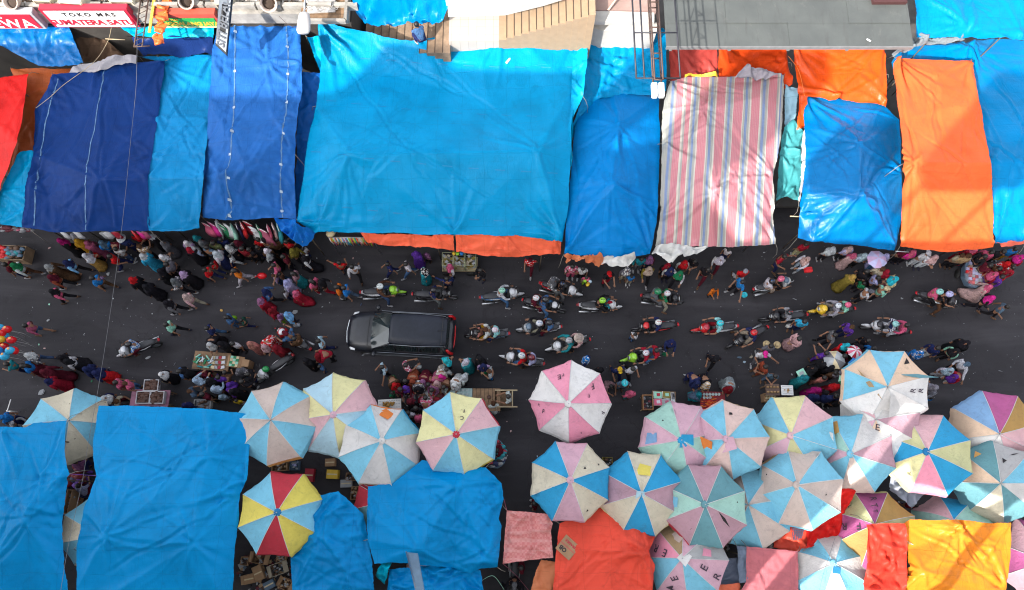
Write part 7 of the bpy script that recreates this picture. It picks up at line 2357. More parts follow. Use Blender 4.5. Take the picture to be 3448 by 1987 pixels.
r, q = table('table of red chillies and clear cups among crouching shoppers', 2400, 1352, .6, 1.0, .8, -.05, cloth_flat('darkred'), cat='table')
b = MB()
for k in range(150): b.mi = k % 2; b.tube([(GR.gauss(-.1, .18), GR.gauss(-.12, .12), .62 + GR.uniform(0, .08))] * 1 + [(0, 0, 0)] if False else [(lambda x, y, a: (x, y, .62 + GR.uniform(0, .06)))(0, 0, 0), (0.01, 0, .62)], .001, 3) if False else b.ball((max(-.45, min(.4, GR.gauss(-.1, .17))), max(-.38, min(.2, GR.gauss(-.12, .12))), .62 + GR.uniform(0, .07)), (.06, .014, .012), 6, 4)
for v_ in b.bm.verts: pass
b.obj('chillies', [cloth_flat('red'), cloth_flat('orange')], r)
for k in range(9):
    o = MB().loft([((0, 0, 0), .045, .045), ((0, 0, .08), .06, .06), ((0, 0, .03), .04, .04)], 12).obj('cup', MATS['cup_clear']); o.location = q + Vector((-.35 + .12 * (k % 6), .28 - .13 * (k // 6), 0))
    tag(o, 'clear cup standing beside the red chillies, %s row, %s from the left' % (['upper', 'lower'][k // 6], ORD[k % 6]), 'cup', 'cups beside the chillies')
r, q = table('brown tray of bread rolls in rows at the right snack stall', 2602, 1312, .8, .56, .46, 0, mat('brown_tray', (.13, .08, .06), .6), cat='tray', name='vending_tray')
for k in range(8):
    o = MB().ball((0, 0, .04), (.055, .045, .045), 8, 6, .12).obj('bread_roll', mat('bread', (.42, .26, .12), .7, var=.3)); o.location = q + Vector((-.2 + .13 * (k % 4), .1 - .2 * (k // 4), .0))
    tag(o, 'golden bread roll on the brown tray, %s row, %s from the left' % (['upper', 'lower'][k // 4], ORD[k % 4]), 'bread', 'bread rolls on the brown tray')
r, q = table('white printed sheet covered snack tray beside the bread rolls', 2651, 1314, .8, .48, .4, -.02, WHITES, cat='tray', name='vending_tray')
b = MB()
for j in range(5): b.box((0, -.14 + j * .07, .803), (.4, .01, .004))
b.obj('print', MATS['faint_print'], r)
b = MB()
for k in range(9): b.ball((GR.gauss(0, .05), GR.gauss(0, .025), .83), .03, 6, 4)
b.obj('snacks', MATS['golden'], r)
for k in range(7):
    q2 = P(2582 + 9 * (k % 4), 1332 + 9 * (k // 4), .5)
    o = MB().ball((0, 0, 0), .055, 8, 6, .1).obj('white_bun', cloth_flat('cream')); o.location = (q2.x, q2.y, .5); tag(o, 'pale bun in the cluster below the bread tray, %s row, %s from the left' % (['upper', 'lower'][k // 4], ORD[k % 4]), 'bun', 'pale buns below the bread tray')
b = MB(); q2 = P(2592, 1338, .44); b.box((0, 0, .22), (.46, .34, .42), bev=.01); o = b.obj('bun_box', CARTON); o.location = (q2.x, q2.y, 0); tag(o, 'cardboard box carrying pale buns', 'box')
# board held by the teal shopper
q = P(*nat('S4', 205, 660), 1.15); r = empty('printed_board', q, .45); tag(r, 'pale green printed card held by the person in teal', 'card')
MB().box((0, 0, 0), (.34, .3, .012)).obj('card', cloth_flat('mint'), r); MB().box((0, 0, .009), (.2, .12, .005)).obj('picture', cloth_flat('palegrey'), r)
# glass display cart
q = P(1545, 872, 1.2)
r = empty('display_cart', (q.x, q.y, 0)); tag(r, 'glass sided snack cart half under the coral valance', 'cart')
MB().box((0, 0, .45), (1.5, .62, .08)).obj('shelf', BAMBOO, r)
for dx in (-.47, 0, .47):
    b = MB()
    for sx in (1, -1):
        for sy in (1, -1): b.tube([(dx + sx * .22, sy * .28, .5), (dx + sx * .22, sy * .28, 1.2)], .012, 4)
    for z in (.5, .85, 1.2):
        for s in (1, -1): b.tube([(dx - .22, s * .28, z), (dx + .22, s * .28, z)], .012, 4); b.tube([(dx + s * .22, -.28, z), (dx + s * .22, .28, z)], .012, 4)
    b.obj('glass_case', mat('case_frame', (.36, .38, .24), .5), r)
    b = MB()
    for k in range(26): b.mi = k % 3; b.box((dx + GR.uniform(-.17, .17), GR.uniform(-.22, .22), .56 + GR.uniform(0, .5)), (.12, .09, .05), rz=GR.uniform(0, 3))
    b.obj('goods', [cloth_flat('olive'), cloth_flat('palegrey'), cloth_flat('khaki')], r)
for s in (1, -1): MB().loft([((s * .5, -.36, .25), .24, .24, 'y'), ((s * .5, -.39, .25), .24, .24, 'y')], 16).obj('wheel', RUBBER, r)
for dx, c_, w2 in ((-.2, 'yellow', 'yellow'), (-.05, 'lime', 'green'), (.12, 'blue', 'blue')):
    o = MB().loft([((0, 0, 0), .06, .06), ((0, 0, .12), .08, .08)], 12).obj('plastic_tub', cloth_flat(c_)); o.location = q + Vector((dx, .2, .02)); tag(o, '%s plastic tub on top of the glass snack cart' % w2, 'tub')
# rack of hanging toys
q = P(1180, 800, 2.1)
r = empty('toy_rack', (q.x, q.y, 0)); tag(r, 'rack hung with rows of colourful toys and ribbons below the cyan tarpaulin', 'rack')
b = MB(); b.tube([(-.9, 0, 2.15), (.9, 0, 2.1)], .02, 6)
for dx in (-.88, .88): b.tube([(dx, 0, 0), (dx, 0, 2.15)], .02, 6)
b.tube([(-.9, .3, 2.3), (.9, .3, 2.3)], .02, 6); b.obj('frame', STEEL, r)
tc = ['orange', 'red', 'sky', 'pink', 'yellow', 'lime', 'white', 'crimson', 'teal', 'cream']
b = MB()
for k in range(64):
    b.mi = GR.randrange(len(tc)); x = -.86 + 1.72 * k / 63; l_ = GR.uniform(.3, .8)
    b.tube([(x, -.02, 2.12), (x + .03, -.08, 2.12 - l_ * .5), (x + GR.uniform(-.06, .1), -.1, 2.12 - l_)], [.02, .035, .02], 5)
b.obj('toys', [cloth_flat(c) for c in tc], r)
b = MB()
for k in range(26): b.mi = k % 3; b.box((-.55 + .055 * k, .25, 2.26), (.04, .12, .1))
b.obj('dolls', [cloth_flat('crimson'), cloth_flat('cream'), cloth_flat('brown')], r)
b = MB(); b.ball((-.75, .1, 2.3), (.2, .16, .12), 10, 6, .2); b.obj('plush_bundle', cloth_flat('cream'), r)
# dresses hung along the stall edge
hd_ = [('pink', 0), ('hotpink', 0), ('white', 1), ('green', 1), ('white', 0), ('mint', 0), ('navy', 0), ('red', 1), ('crimson', 0), ('white', 1), ('green', 0), ('rose', 0), ('pink', 0), ('blush', 0), ('teal', 0)]
for k, (c_, w2) in enumerate(hd_):
    px = 690 + k * 17.5; q = P(px, 762 - 4 * math.sin(k), 2.3)
    r = empty('hanging_dress', q + Vector((0, GR.uniform(-.12, .12), 0)), -.9 + GR.uniform(-.55, .55)); r.scale = (GR.uniform(.8, 1.2),) * 2 + (GR.uniform(.7, 1.1),); tag(r, '%s dress on a hanger, number %s along the stall edge from the left' % (WORD.get(c_, c_), ['one', 'two', 'three', 'four', 'five', 'six', 'seven', 'eight', 'nine', 'ten', 'eleven', 'twelve', 'thirteen', 'fourteen', 'fifteen'][k]), 'dress', 'dresses hanging along the stall edge')
    b = MB(); b.loft([((0, 0, 0), .06, .03), ((0, 0, -.06), .19, .04), ((.01, 0, -.35), .14, .05), ((.02, -.05, -.6), .2, .07), ((.03, -.12, -.95), .27 + .04 * (k % 3), .1)], 14, jit=.08)
    b.obj('fabric', cloth_flat(c_), r)
    b = MB(); b.tube([(-.18, 0, -.05), (0, 0, .03), (.18, 0, -.05)], .012, 4); b.tube([(0, 0, .03), (0, 0, .12), (.03, 0, .15)], .008, 4); b.obj('hanger', WHITES, r)
    if w2: MB().box((.0, -.06, -.3), (.16, .03, .2)).obj('collar', cloth_flat('white'), r)
for k, (px, c_) in enumerate([(210, 'white'), (255, 'white'), (345, 'palegrey'), (355, 'white'), (385, 'crimson'), (448, 'red'), (468, 'hotpink'), (480, 'rose')]):
    q = P(px, 781, 2.25)
    r = empty('hanging_shirt', q, GR.uniform(-.8, .8)); r.scale = (.72, .72, .7); tag(r, '%s shirt hanging under the dark blue tarpaulin edge, %s from the left' % (WORD.get(c_, c_), ['first', 'second', 'third', 'fourth', 'fifth', 'sixth', 'seventh', 'eighth'][k]), 'shirt', 'shirts hanging under the dark blue tarpaulin')
    b = MB(); b.loft([((0, 0, 0), .06, .04), ((0, -.02, -.06), .22, .06), ((0, -.06, -.4), .2, .08), ((0, -.1, -.65), .22, .1)], 12, jit=.08); b.obj('fabric', cloth_flat(c_), r)
    MB().tube([(-.18, 0, -.04), (0, 0, .04), (.18, 0, -.04)], .01, 4).obj('hanger', STEEL, r)
# tangled cloths under the left tarpaulins
heap('crumpled pink and grey cloths along the stall edge at the far left', 'clothes', 40, 772, 2.3, .9, .12, .14, ['rose', 'grey', 'maroon', 'palegrey'], 36, .2, kind='stuff', kinds='ball')
# box of clothes, left
q = P(36, 850, .6); r = empty('clothes_box', (q.x, q.y, 0), -.05); tag(r, 'wooden box of red and teal clothes at the left edge', 'box')
b = MB()
for s in (1, -1): b.box((s * .58, 0, .3), (.03, .6, .6)); b.box((0, s * .3, .3), (1.2, .03, .6))
b.box((0, 0, .03), (1.14, .58, .03)); b.obj('box', mat('bin_wood2', (.3, .2, .12), .7, var=.3, bumps=.3), r)
b = MB()
for k in range(60): b.mi = 0 if GR.random() < .0 else (0 if (x_ := GR.uniform(-.5, .5)) < -.15 else GR.choice([1, 2, 3])); b.ball((x_, GR.uniform(-.22, .22), .55 + GR.uniform(0, .14)), (.14, .09, .05), 8, 5, .2)
b.obj('clothes', [cloth_flat(c) for c in ('red', 'slate', 'teal', 'brown')], r)
# wrapped packs, right
q = P(3283, 915, .75); r = empty('pack_cart', (q.x, q.y, 0), -.2); tag(r, 'cart of red and white packs half covered by clear plastic', 'cart')
b = MB(); b.loft([((0, 0, .3), .35, .6), ((0, 0, .7), .42, .72)], 9, smooth=False); b.obj('base', cloth_flat('slate'), r)
b = MB()
for i in range(6):
    for j in range(8):
        if abs(i - 2.5) / 3.2 + abs(j - 3.5) / 8 > .95: continue
        b.mi = GR.randrange(4); b.box((-.32 + i * .125, -.5 + j * .14, .74 + GR.uniform(0, .05)), (.11, .12, .08), rz=GR.uniform(-.15, .15))
b.obj('packs', [cloth_flat(c) for c in ('crimson', 'palegrey', 'red', 'lavender')], r)
m, ntp, bp = new_mat('clear_wrap'); bp.inputs['Base Color'].default_value = (.8, .8, .85, 1); bp.inputs['Alpha'].default_value = .14; bp.inputs['Roughness'].default_value = .15
b = MB(); b.loft([((0, -.25, .72), .42, .42), ((0, -.25, .86), .34, .36), ((0, -.25, .9), .15, .2)], 14, jit=.08); b.obj('plastic_wrap', m, r)
for s in (1, -1): MB().loft([((s * .4, 0, .2), .2, .2, 'x'), ((s * .43, 0, .2), .2, .2, 'x')], 14).obj('wheel', RUBBER, r)
# small carried and standing things
q = P(*nat('R3', 2070, 215), .95); r = empty('red_basket', q, .1); tag(r, 'bright red plastic basket carried by the person in pale floral clothes', 'basket')
b = MB(); b.box((0, 0, 0), (.32, .22, .16), bev=.02); b.obj('basket', cloth_flat('red'), r); MB().tube([(-.14, 0, .08), (0, 0, .16), (.14, 0, .08)], .01, 5).obj('handle', cloth_flat('crimson'), r)
q = P(*nat('R3', 1110, 600), .5); r = empty('blue_bucket', q); tag(r, 'small bright blue bucket carried by the person in blue', 'bucket')
b = MB(); b.loft([((0, 0, 0), .08, .08), ((0, 0, .2), .12, .12), ((0, 0, .2), .1, .1), ((0, 0, .05), .08, .08)], 16); b.obj('bucket', cloth_flat('cyan'), r); MB().tube([(-.11, 0, .2), (0, 0, .32), (.11, 0, .2)], .006, 5).obj('handle', STEEL, r)
for (x, y, lab) in ((1455, 1315, 'straw hat, left one of two carried behind the person in pink cap'), (1612, 1325, 'straw hat, right one of two carried behind the person in pink cap')):
    q = P(*nat('R3', x, y), 1.2); r = empty('straw_hat', q); tag(r, lab, 'hat', 'straw hats carried in the road')
    b = MB(); b.loft([((0, 0, 0), .15, .15), ((0, 0, .015), .15, .15), ((0, 0, .02), .08, .08), ((0, 0, .09), .07, .07), ((0, 0, .1), .03, .03)], 22, jit=.03); b.obj('straw', mat('straw', (.42, .32, .17), .8, var=.3, scale=9, bumps=.4), r)
    MB().loft([((0, 0, .022), .083, .083), ((0, 0, .045), .08, .08)], 20).obj('band', cloth_flat('brown'), r)
q = P(*nat('R2', 1225, 400), .95)
for k, (dx, dy, c_) in enumerate(((-.1, .06, 'lime'), (.02, -.06, 'mustard'), (.1, .02, 'paleblue'), (0, .1, 'pink'), (-.02, -.14, 'yellow'))):
    o = MB().ball((0, 0, 0), (.075, .07, .085), 12, 8).obj('toy_balloon', cloth_flat(c_)); o.location = q + Vector((dx, dy, .03 * k)); tag(o, 'small %s ball in the bunch carried by the child in lime' % WORD.get(c_, c_), 'ball', 'small balls carried by a child')
# foil balloons
FB = [(2, 352, 'sky'), (65, 362, 'red'), (45, 420, 'sky'), (8, 450, 'yellow'), (108, 462, 'red'), (38, 522, 'red'), (95, 560, 'sky'), (135, 560, 'red'), (45, 615, 'sky'), (10, 400, 'red'), (-20, 500, 'red'), (-10, 560, 'blue')]
nn = ['one', 'two', 'three', 'four', 'five', 'six', 'seven', 'eight', 'nine', 'ten', 'eleven', 'twelve']
FOIL = {c: mat('foil_' + c, COLS[c], .18, var=.2, scale=5) for c in ('sky', 'red', 'yellow', 'blue')}
for k, (x, y, c_) in enumerate(FB):
    q = P(*nat('E', x, y), 2.1 + .12 * math.sin(k * 2.3)); r = empty('foil_balloon', q, GR.uniform(0, 3)); tag(r, '%s foil balloon, number %s of the bunch counted from the top' % (WORD.get(c_, c_), nn[k]), 'balloon', 'foil balloons at the left edge')
    b = MB(); b.ball((0, 0, 0), (.17, .14, .2), 14, 9, .03); b.obj('foil', FOIL[c_], r)
    MB().ball((.05, .02, .19), (.06, .05, .02), 8, 5, .1).obj('print', mat('foil_print', (.75, .35, .1), .3), r)
    MB().tube([(0, 0, -.2), (.05, .02, -.9), (0, 0, -1.5)], .004, 3).obj('string', WHITES, r)
q = P(*nat('S1', 1190, 712), .8); r = empty('red_balloon', q); tag(r, 'shiny red foil balloon trailing behind the person in orange', 'balloon')
b = MB(); b.ball((0, 0, 0), (.2, .14, .15), 14, 9, .04); b.tube([(-.2, 0, 0), (-.3, -.06, 0)], [.02, .03], 6); b.obj('foil', FOIL['red'], r); MB().tube([(-.3, -.06, 0), (-.5, -.1, -.1)], .005, 4).obj('string', WHITES, r)

# boxes in the dark gaps between the lower stalls
BX = [(1118, 1597, .45, .35, .35, 'yellow', 'bright yellow carton between the lower umbrellas'), (1111, 1557, .4, .3, .25, 'brown', 'plain brown carton above the yellow one'),
      (1182, 1605, .42, .3, .3, 'brown', 'torn brown carton right of the yellow one'), (1040, 1600, .35, .5, .3, 'crimson', 'crate of red goods behind the red and yellow umbrella'),
      (939, 1566, .6, .45, .4, 'tan', 'tan speckled tray box below the orange edged umbrella'), (990, 1568, .35, .35, .3, 'slate', 'slate coloured tray box beside the tan speckled one'),
      (1165, 1628, .45, .3, .25, 'palegrey', 'pale speckled tray box under the blue and white umbrella'), (1196, 1660, .35, .5, .3, 'tan', 'long brown box leaning beside the red and teal umbrella'),
      (870, 1880, .5, .4, .35, 'tan', 'open brown carton in the pile below the red and yellow umbrella, upper left'), (868, 1930, .35, .55, .4, 'tan', 'tall brown carton at the left of the box pile'), (932, 1917, .5, .45, .4, 'khaki', 'tilted carton with green lining in the box pile'),
      (945, 1885, .35, .3, .3, 'tan', 'small brown carton at the top right of the box pile'), (905, 1970, .42, .3, .3, 'slate', 'blue grey plastic crate at the bottom of the box pile'), (960, 1968, .4, .4, .3, 'tan', 'flattened brown carton at the bottom right of the box pile'),
      (822, 1890, .3, .3, .3, 'brown', 'small dark carton at the left edge of the box pile'), (838, 1950, .4, .35, .3, 'tan', 'carton partly under the blue tarpaulin beside the box pile'),
      (2046, 1555, .4, .36, .25, 'olive', 'olive mesh tray in the dark gap above the blue and cream umbrella'), (2445, 1835, .3, .5, .3, 'black', 'dark crate with a white rim beside the lettered umbrella'), (1400, 1912, .7, .3, .7, 'blush', 'pale box under the low blue tarpaulin edge'), (226, 1690, .2, .9, .9, 'tan', 'upright tan board in the gap between the left blue tarpaulins')]
for k, (px, py, w_, d_, h_, c_, lab) in enumerate(BX):
    q = P(px, py, h_); r = empty('carton', (q.x, q.y, 0), GR.uniform(-.5, .5) if 8 <= k < 16 else GR.uniform(-.08, .08)); tag(r, lab, 'carton')
    cm = CARTON if c_ in ('tan', 'brown') else cloth_flat(c_)
    t = .02
    b = MB(); b.box((0, 0, t / 2), (w_, d_, t))
    for s in (1, -1): b.box((s * (w_ / 2 - t / 2), 0, h_ / 2), (t, d_, h_ - t)); b.box((0, s * (d_ / 2 - t / 2), h_ / 2), (w_ - 2 * t - .004, t, h_ - t))
    b.obj('box', cm, r)
    if k % 3 == 0 or k in (0, 1): MB().box((0, 0, h_ - .012), (w_ - .045, d_ - .045, .015)).obj('lid', cm, r); MB().box((0, 0, h_ - .002), (w_ - .05, .05, .004)).obj('tape', cloth_flat('cream'), r)
    else:
        b = MB()
        for j in range(16): b.mi = j % 3; b.ball((GR.uniform(-.4, .4) * w_, GR.uniform(-.4, .4) * d_, h_ * .75), (.07, .05, .05), 7, 5, .2)
        b.obj('contents', [cloth_flat(c) for c in {'crimson': ('red', 'crimson', 'darkred'), 'tan': ('tan', 'brown', 'palegrey'), 'slate': ('palegrey', 'slate', 'lavender')}.get(c_, ('brown', 'palegrey', 'black'))], r)
    if k in (8, 10, 13, 15):
        for s in (1, -1): MB().box((s * (w_ / 2 + .07), 0, h_ - .05), (.17, d_ * .95, .008), ry=.6 * s).obj('flap', cm, r)
heap('scraps of paper plastic and goods on the ground in the gap left of the red umbrella stall', 'rubbish', 900, 1925, .02, 1.1, .9, .12, ['brown', 'tan', 'palegrey', 'black', 'slate', 'maroon'], 120, .16, kind='stuff')
heap('loose dark goods heaped under the gap between the left blue tarpaulins', 'goods', 262, 1640, .1, .5, 1.2, .3, ['maroon', 'black', 'purple', 'navy', 'darkred'], 90, .25, kind='stuff', kinds='ball')
# grey pole-like panel at the bottom
a = P(1370, 1862, 3.4); r = empty('metal_pillar', (a.x, a.y, 3.3)); tag(r, 'long grey metal pillar panel slanting up from the low blue tarpaulin', 'pillar')
o_ = r.location
b = MB(); b.slab([P(1368, 1860, 3.4) - o_, P(1406, 1864, 3.4) - o_, P(1440, 2050, 5.2) - o_, P(1412, 2050, 5.2) - o_], .12); b.obj('panel', mat('pillar_grey', (.17, .25, .33), .35, .3), r)
b = MB(); b.tube([P(1368, 1858, 3.46) - o_, P(1402, 1987, 4.6) - o_, P(1412, 2052, 5.25) - o_], .03, 5); b.obj('edge', STEEL, r)
# white cross and cables
q = P(28, 1385, .6); r = empty('stand', (q.x, q.y, 0)); tag(r, 'thin white folding stand frame at the left edge', 'stand')
b = MB(); b.tube([(-.1, -.45, .6), (.15, .45, .8)], .02, 5); b.tube([(-.02, .02, .7), (.35, -.12, .6)], .02, 5); b.tube([(.05, .05, 0), (.02, 0, .7)], .02, 5); b.obj('frame', WHITES, r)


def cable(label, pts, rad=.012, mt=None, name='cable'):
    W = [P(x, y, z) for x, y, z in pts]
    D = []
    for i in range(len(W) - 1):
        p0 = W[max(i - 1, 0)]; p1 = W[i]; p2 = W[i + 1]; p3 = W[min(i + 2, len(W) - 1)]
        for k in range(8):
            t = k / 8
            D.append(.5 * ((2 * p1) + (p2 - p0) * t + (2 * p0 - 5 * p1 + 4 * p2 - p3) * t * t + (3 * p1 - p0 - 3 * p2 + p3) * t ** 3))
    D.append(W[-1])
    o = MB().tube(D, rad, 5).obj(name, mt or ROPE); tag(o, label, name)
    return o


cable('thin grey cable crossing the whole road from the shop signs to the lower left', [(462, 71, 6.2), (461, 200, 6.0), (457, 307, 5.9), (441, 464, 5.7), (411, 759, 5.4), (379, 1000, 5.3), (339, 1259, 5.3), (296, 1500, 5.4), (279, 1610, 5.5), (229, 1842, 5.8), (195, 2050, 6.2)], .0065, mat('cable_grey', (.16, .16, .17), .7))
cable('pale rope looping from the white sign down onto the dark blue tarpaulin', [(375, 93, 5.2), (361, 143, 5.1), (314, 211, 5.0), (214, 286, 4.7), (171, 325, 4.5), (121, 364, 4.1)], .011, BAMBOO, 'rope')
cable('thin cable over the pink umbrella letters at the lower right', [(2812, 1810, 3.4), (2790, 1880, 3.4), (2765, 1960, 3.4), (2750, 2050, 3.4)], .006, MATS['cable_grey'])
cable('thin string tying the pink checked cloth to the rumpled tarpaulin', [(1697, 1680, 2.5), (1702, 1702, 2.45), (1707, 1719, 2.42)], .008, cloth_flat('rose'), 'string')
cable('string running from the pink checked cloth down to the ground', [(1693, 1898, 2.3), (1740, 1940, 1.2), (1790, 2000, .1)], .008, cloth_flat('rose'), 'string')
cable('green string at the bottom edge beside the low blue tarpaulin', [(1622, 1955, 2.0), (1662, 1940, 2.1), (1700, 1990, 1.2)], .008, cloth_flat('mint'), 'string')
cable('thin purple string bridging the gap between the left blue tarpaulins', [(236, 1596, 3.0), (325, 1602, 2.95)], .007, cloth_flat('purple'), 'string')
cable('fine wire stretched between the street lamp and the long tarpaulin', [(940, 55, 5.4), (980, 88, 5.3), (1045, 100, 5.2), (1075, 108, 5.0)], .008, DARKST, 'wire')
cable('orange cord tied between the orange tarpaulins under the canopy', [(2655, 190, 4.6), (2690, 240, 4.4), (2709, 323, 4.3)], .01, cloth_flat('orange'), 'cord')
o = MB().tube([P(2660, 728, 3.1), P(2700, 730, 3.15)], .025, 6).obj('bamboo_pole', BAMBOO); tag(o, 'short pale pole end sticking out left of the crossed blue tarpaulin', 'pole')
o = MB().tube([P(355, 131, 4.2), P(421, 134, 4.2)], .02, 6).obj('bamboo_pole', BAMBOO); tag(o, 'thin pale pole spanning the dark gap below the white sign', 'pole')
o = MB().tube([P(3016, 846, 2.7), P(3060, 849, 2.6)], .025, 6).obj('bamboo_pole', STEEL); tag(o, 'pale pole end below the tall orange tarpaulin', 'pole')

# litter on the road, each piece where it lies
LIT = [('U1', 710, 320, 'blush', .16, .08), ('U1', 1540, 690, 'palegrey', .2, .18), ('U1', 708, 1120, 'mint', .09, .09), ('U1', 470, 1160, 'silver', .04, .04), ('U1', 690, 1345, 'palegrey', .15, .1), ('U1', 1610, 1035, 'white', .07, .06), ('U1', 1105, 1105, 'silver', .03, .09),
       ('U1', 1490, 720, 'rust', .25, .03), ('U1', 2160, 1110, 'silver', .06, .04), ('U1', 2163, 1252, 'silver', .06, .06), ('U1', 1020, 795, 'silver', .05, .05), ('E', 1400, 630, 'palegrey', .26, .12), ('E', 795, 415, 'palegrey', .04, .09), ('E', 372, 505, 'mint', .07, .1), ('E', 423, 542, 'blush', .12, .07), ('E', 897, 553, 'silver', .05, .05), ('E', 1650, 690, 'silver', .02, .16), ('E', 868, 852, 'green', .1, .12), ('E', 1205, 750, 'silver', .04, .04),
       ('E', 395, 955, 'palegrey', .3, .26), ('S1', 800, 965, 'silver', .03, .14), ('S1', 620, 1205, 'gold', .15, .14), ('S1', 1128, 552, 'silver', .05, .05), ('S1', 1968, 465, 'silver', .06, .06), ('S1', 2485, 465, 'blush', .06, .12), ('S1', 2150, 1095, 'silver', .04, .07), ('S1', 2048, 1155, 'silver', .08, .05), ('S1', 1660, 1225, 'palegrey', .3, .2), ('S1', 1810, 330, 'palegrey', .1, .2),
       ('R1', 290, 730, 'denim', .03, .15), ('R1', 2430, 910, 'silver', .04, .03), ('S3', 100, 150, 'palegrey', .18, .06), ('S3', 210, 115, 'palegrey', .06, .18), ('S3', 510, 135, 'grey', .2, .04), ('S3', 1075, 195, 'palegrey', .17, .06), ('S3', 163, 580, 'white', .1, .11), ('S3', 1862, 208, 'palegrey', .08, .05), ('S3', 2185, 405, 'palegrey', .07, .05), ('S3', 2190, 1230, 'blush', .06, .1), ('S3', 2135, 1095, 'blush', .05, .05),
       ('R2', 1350, 1385, 'palegrey', .2, .04), ('R2', 1640, 530, 'palegrey', .06, .04), ('R2', 1810, 480, 'palegrey', .04, .12), ('R2', 1680, 790, 'palegrey', .05, .04), ('R3', 390, 545, 'palegrey', .08, .07), ('R3', 1870, 652, 'palegrey', .22, .03), ('R3', 2280, 665, 'grey', .03, .14), ('R3', 1840, 275, 'palegrey', .05, .04), ('R3', 1575, 1060, 'palegrey', .1, .06), ('R4', 1032, 640, 'palegrey', .13, .08), ('U4', 685, 530, 'palegrey', .42, .09), ('U4', 1500, 335, 'paleblue', .14, .12), ('U4', 1430, 270, 'slate', .25, .12), ('U4', 1595, 262, 'khaki', .18, .1),
       ('U4', 230, 490, 'palegrey', .07, .04), ('U4', 745, 808, 'silver', .05, .06), ('U4', 2168, 510, 'palegrey', .07, .09), ('U4', 970, 245, 'silver', .05, .03), ('C', 2440, 1040, 'silver', .1, .05), ('H', 2290, 755, 'grey', .2, .04), ('H', 330, 790, 'palegrey', .07, .09), ('S4', 62, 680, 'palegrey', .08, .09), ('K', 305, 195, 'paleblue', .05, .1), ('G', 50, 775, 'silver', .04, .04), ('G', 1413, 775, 'palegrey', .08, .04), ('F', 2440, 220, 'silver', .03, .03)]
DW = {'blush': 'pinkish', 'palegrey': 'pale grey', 'mint': 'pale green', 'silver': 'tiny whitish', 'white': 'white', 'rust': 'rust coloured', 'green': 'green', 'gold': 'yellowish', 'denim': 'blue', 'grey': 'grey', 'paleblue': 'pale blue', 'slate': 'dull blue', 'khaki': 'khaki'}
MARKS = [(36, 850, 'the box of clothes'), (330, 880, 'the dark blue tarpaulin'), (800, 830, 'the hanging dresses'), (1180, 880, 'the rack of toys'), (1345, 1122, 'the black car'), (1560, 890, 'the glass snack cart'), (1790, 900, 'the right coral valance'), (2040, 900, 'the orange cream cloth'),
         (2300, 900, 'the pink striped tarpaulin'), (2860, 860, 'the crossed blue tarpaulin'), (3100, 870, 'the tall orange tarpaulin'), (3283, 915, 'the cart of wrapped packs'), (20, 1150, 'the foil balloons'), (507, 1310, 'the date crates'), (700, 1220, 'the table of packs'), (916, 1237, 'the parked scooter'),
         (1436, 1326, 'the heap of clothes'), (1312, 1366, 'the fruit tray'), (1640, 1345, 'the plank table'), (1914, 1350, 'the pink white umbrella'), (2200, 1345, 'the wooden bin'), (2397, 1349, 'the chilli table'), (2620, 1313, 'the bread tray'), (2985, 1300, 'the crumpled umbrella'), (2886, 1225, 'the rainbow umbrella'), (3350, 1440, 'the mauve umbrella at right'),
         (452, 1169, 'the lone left scooter'), (165, 1420, 'the far left umbrella'), (2164, 1200, 'the lime scooter'), (2805, 1040, 'the yellow scooter'), (2400, 1105, 'the red nosed scooter'), (3160, 1005, 'the crowded black scooter'), (620, 1370, 'the broad blue tarpaulin'), (1725, 1800, 'the pink checked cloth'), (900, 1950, 'the box pile'), (1664, 1520, 'the blue edged basket'),
         (930, 1010, 'the pink gowned walkers'), (1015, 815, 'the bunched tarpaulin corner'), (1690, 990, 'the orange beaked scooter'), (2615, 950, 'the pink helmeted rider'), (1165, 1260, 'the pastel umbrella'), (270, 1640, 'the left tarpaulin gap'), (2990, 1110, 'the white nosed scooter'), (850, 1020, 'the gathered shoppers'), (3448, 1010, 'the right edge of the road'), (400, 960, 'the black robed walkers'), (2870, 940, 'the gold robed shopper')]


def whereabouts(px, py, n=0):
    d = sorted((math.hypot(px - a, py - b_), a, b_, t) for a, b_, t in MARKS)[n]
    _, a, b_, t = d
    dx, dy = px - a, py - b_
    if abs(dx) > 1.3 * abs(dy): rel = 'right of' if dx > 0 else 'left of'
    else: rel = 'below' if dy > 0 else 'above'
    return rel + ' ' + t


ALL = []
for t, x, y, c_, w_, d_ in LIT:
    px, py = nat(t, x, y); q = P(px, py, 0)
    b = MB(); n_ = 7
    top = []
    for k in range(n_):
        a = 6.2832 * k / n_; rr = GR.uniform(.7, 1.1)
        top.append((w_ / 2 * rr * math.cos(a), d_ / 2 * rr * math.sin(a), .02 + GR.uniform(0, .035)))
    b.face(top)
    if w_ > .12: b.face([(p_[0] * .6 + .02, p_[1] * .6 - .01, .05 + GR.uniform(0, .03)) for p_ in top])
    o = b.obj('paper_scrap', cloth_flat(c_)); o.location = (q.x, q.y, 0); o.rotation_euler = (0, 0, math.radians(-20) if w_ > .35 else GR.uniform(-.6, .6))
    tag(o, None, 'paper scrap', 'scraps lying on the road')
    sh_ = 'long strip' if max(w_, d_) > 3 * min(w_, d_) else ('crumpled piece' if max(w_, d_) > .12 else 'scrap')
    ALL.append([o, DW[c_] + ' ' + sh_ + ' of paper or plastic', px, py, 'on the road '])
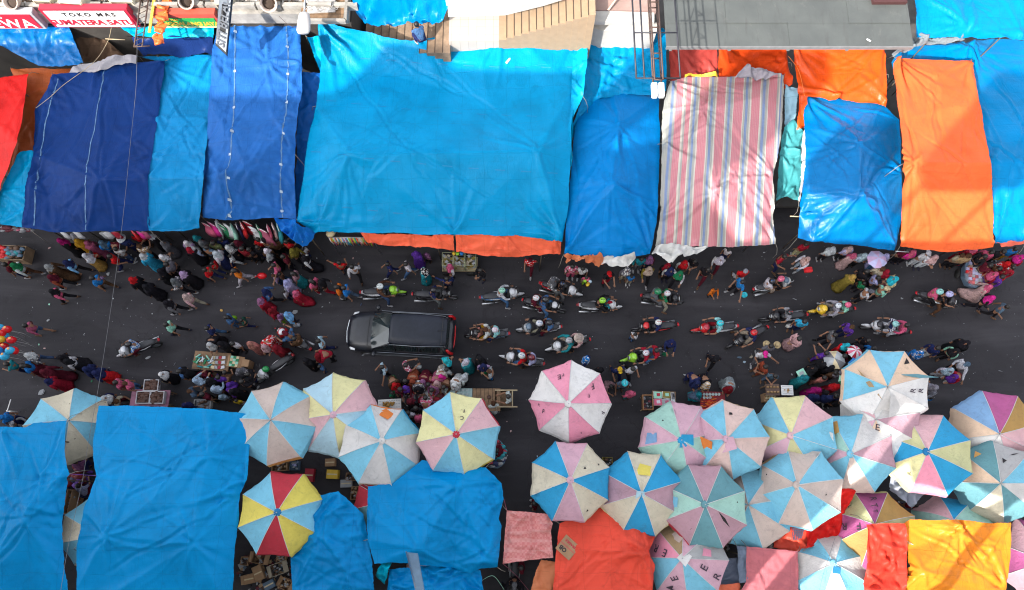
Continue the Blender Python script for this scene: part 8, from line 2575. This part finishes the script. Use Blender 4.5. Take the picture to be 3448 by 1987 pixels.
# fine grit and specks nobody could count
b = MB()
for k in range(1500):
    q = P(GR.uniform(-40, 3480), GR.uniform(800, 1420), 0); s_ = GR.uniform(.008, .03)
    b.mi = GR.randrange(3); b.box((q.x, q.y, .006), (s_, s_ * GR.uniform(.3, 1), .008), rz=GR.uniform(0, 3))
tag(b.obj('grit', [cloth_flat('grey'), cloth_flat('palegrey'), cloth_flat('black')]), 'fine grit and specks scattered over the road', 'grit', kind='stuff')

# ================================================================== labels that single out each person, bag and scrap
ACT = {'walk': 'walking', 'walk2': 'walking', 'stand': 'standing', 'reach': 'reaching', 'reach1': 'reaching', 'hold': 'standing', 'bend': 'bending', 'crouch': 'crouching', 'ride': 'riding', 'ridef': 'riding', 'pax': 'riding'}
RD = []
for e in PEOPLE:
    if e[0] == 'bag':
        bo, c_, who = e[1], e[2], e[3]
        px, py = px_of(bo.location.x, bo.location.y, bo.location.z)
        tag(bo, None, 'bag', 'shopping bags carried in the crowd'); ALL.append([bo, WORD.get(c_, c_) + ' shopping bag', px, py, 'carried '])
        continue
    root, base, (px, py), what, ps = e[1:6]
    if len(e) > 6:
        px, py = e[-2], e[-1]
        lb = e[-3]
        px2, py2 = px_of(root.location.x, root.location.y, 1.4)
        kd = 'person' if not base.startswith('child') else 'child'
        role = 'riding pillion' if ps == 'pax' else ('riding up' if kd == 'child' else 'riding')
        dress = base.split(' in ', 1)[1]
        root['group'] = 'people riding scooters'
        ALL.append([root, kd + ' ' + ('behind the rider, ' if ps == 'pax' else 'at the handlebars, ' if kd == 'person' else 'between riders, ') + dress, px, py, ''])
    elif what: root['label'] = (base.split(',')[0] + ' ' + what)
    else:
        root['group'] = 'people in the market crowd'
        ALL.append([root, ACT[ps] + ' ' + base, px, py, ''])


def short(s, n=16):
    w_ = s.split()
    return ' '.join(w_[:n])


def compose(it, n=0):
    o, base, px, py, pre = it
    wh = (pre + whereabouts(px, py, n)).strip()
    s = base + ', ' + wh if ',' not in base else base + ', ' + wh
    if len(s.split()) > 16:
        s = base.replace('standing ', '').replace('walking ', '').replace(' short black hair', ' black hair').replace(' long black hair', ' long hair') + ', ' + wh
    if len(s.split()) > 16:
        s = s.replace(' trousers,', ',').replace(' top and ', ' and ').replace(' the rider,', ' rider,').replace(' headscarf', ' scarf')
    return s


used = {}
for it in ALL:
    for n in range(5):
        s = compose(it, n)
        if len(s.split()) <= 16 and s not in used: break
    if s in used or len(s.split()) > 16:
        s = it[1].split(',')[0] + ', ' + (it[4] + whereabouts(it[2], it[3], 0)).strip()
        if s in used: s = s.replace('person', 'other person', 1) if 'person' in s else 'another ' + s
    if len(s.split()) > 16: print('LONG', s)
    used[s] = 1
    it[0]['label'] = s
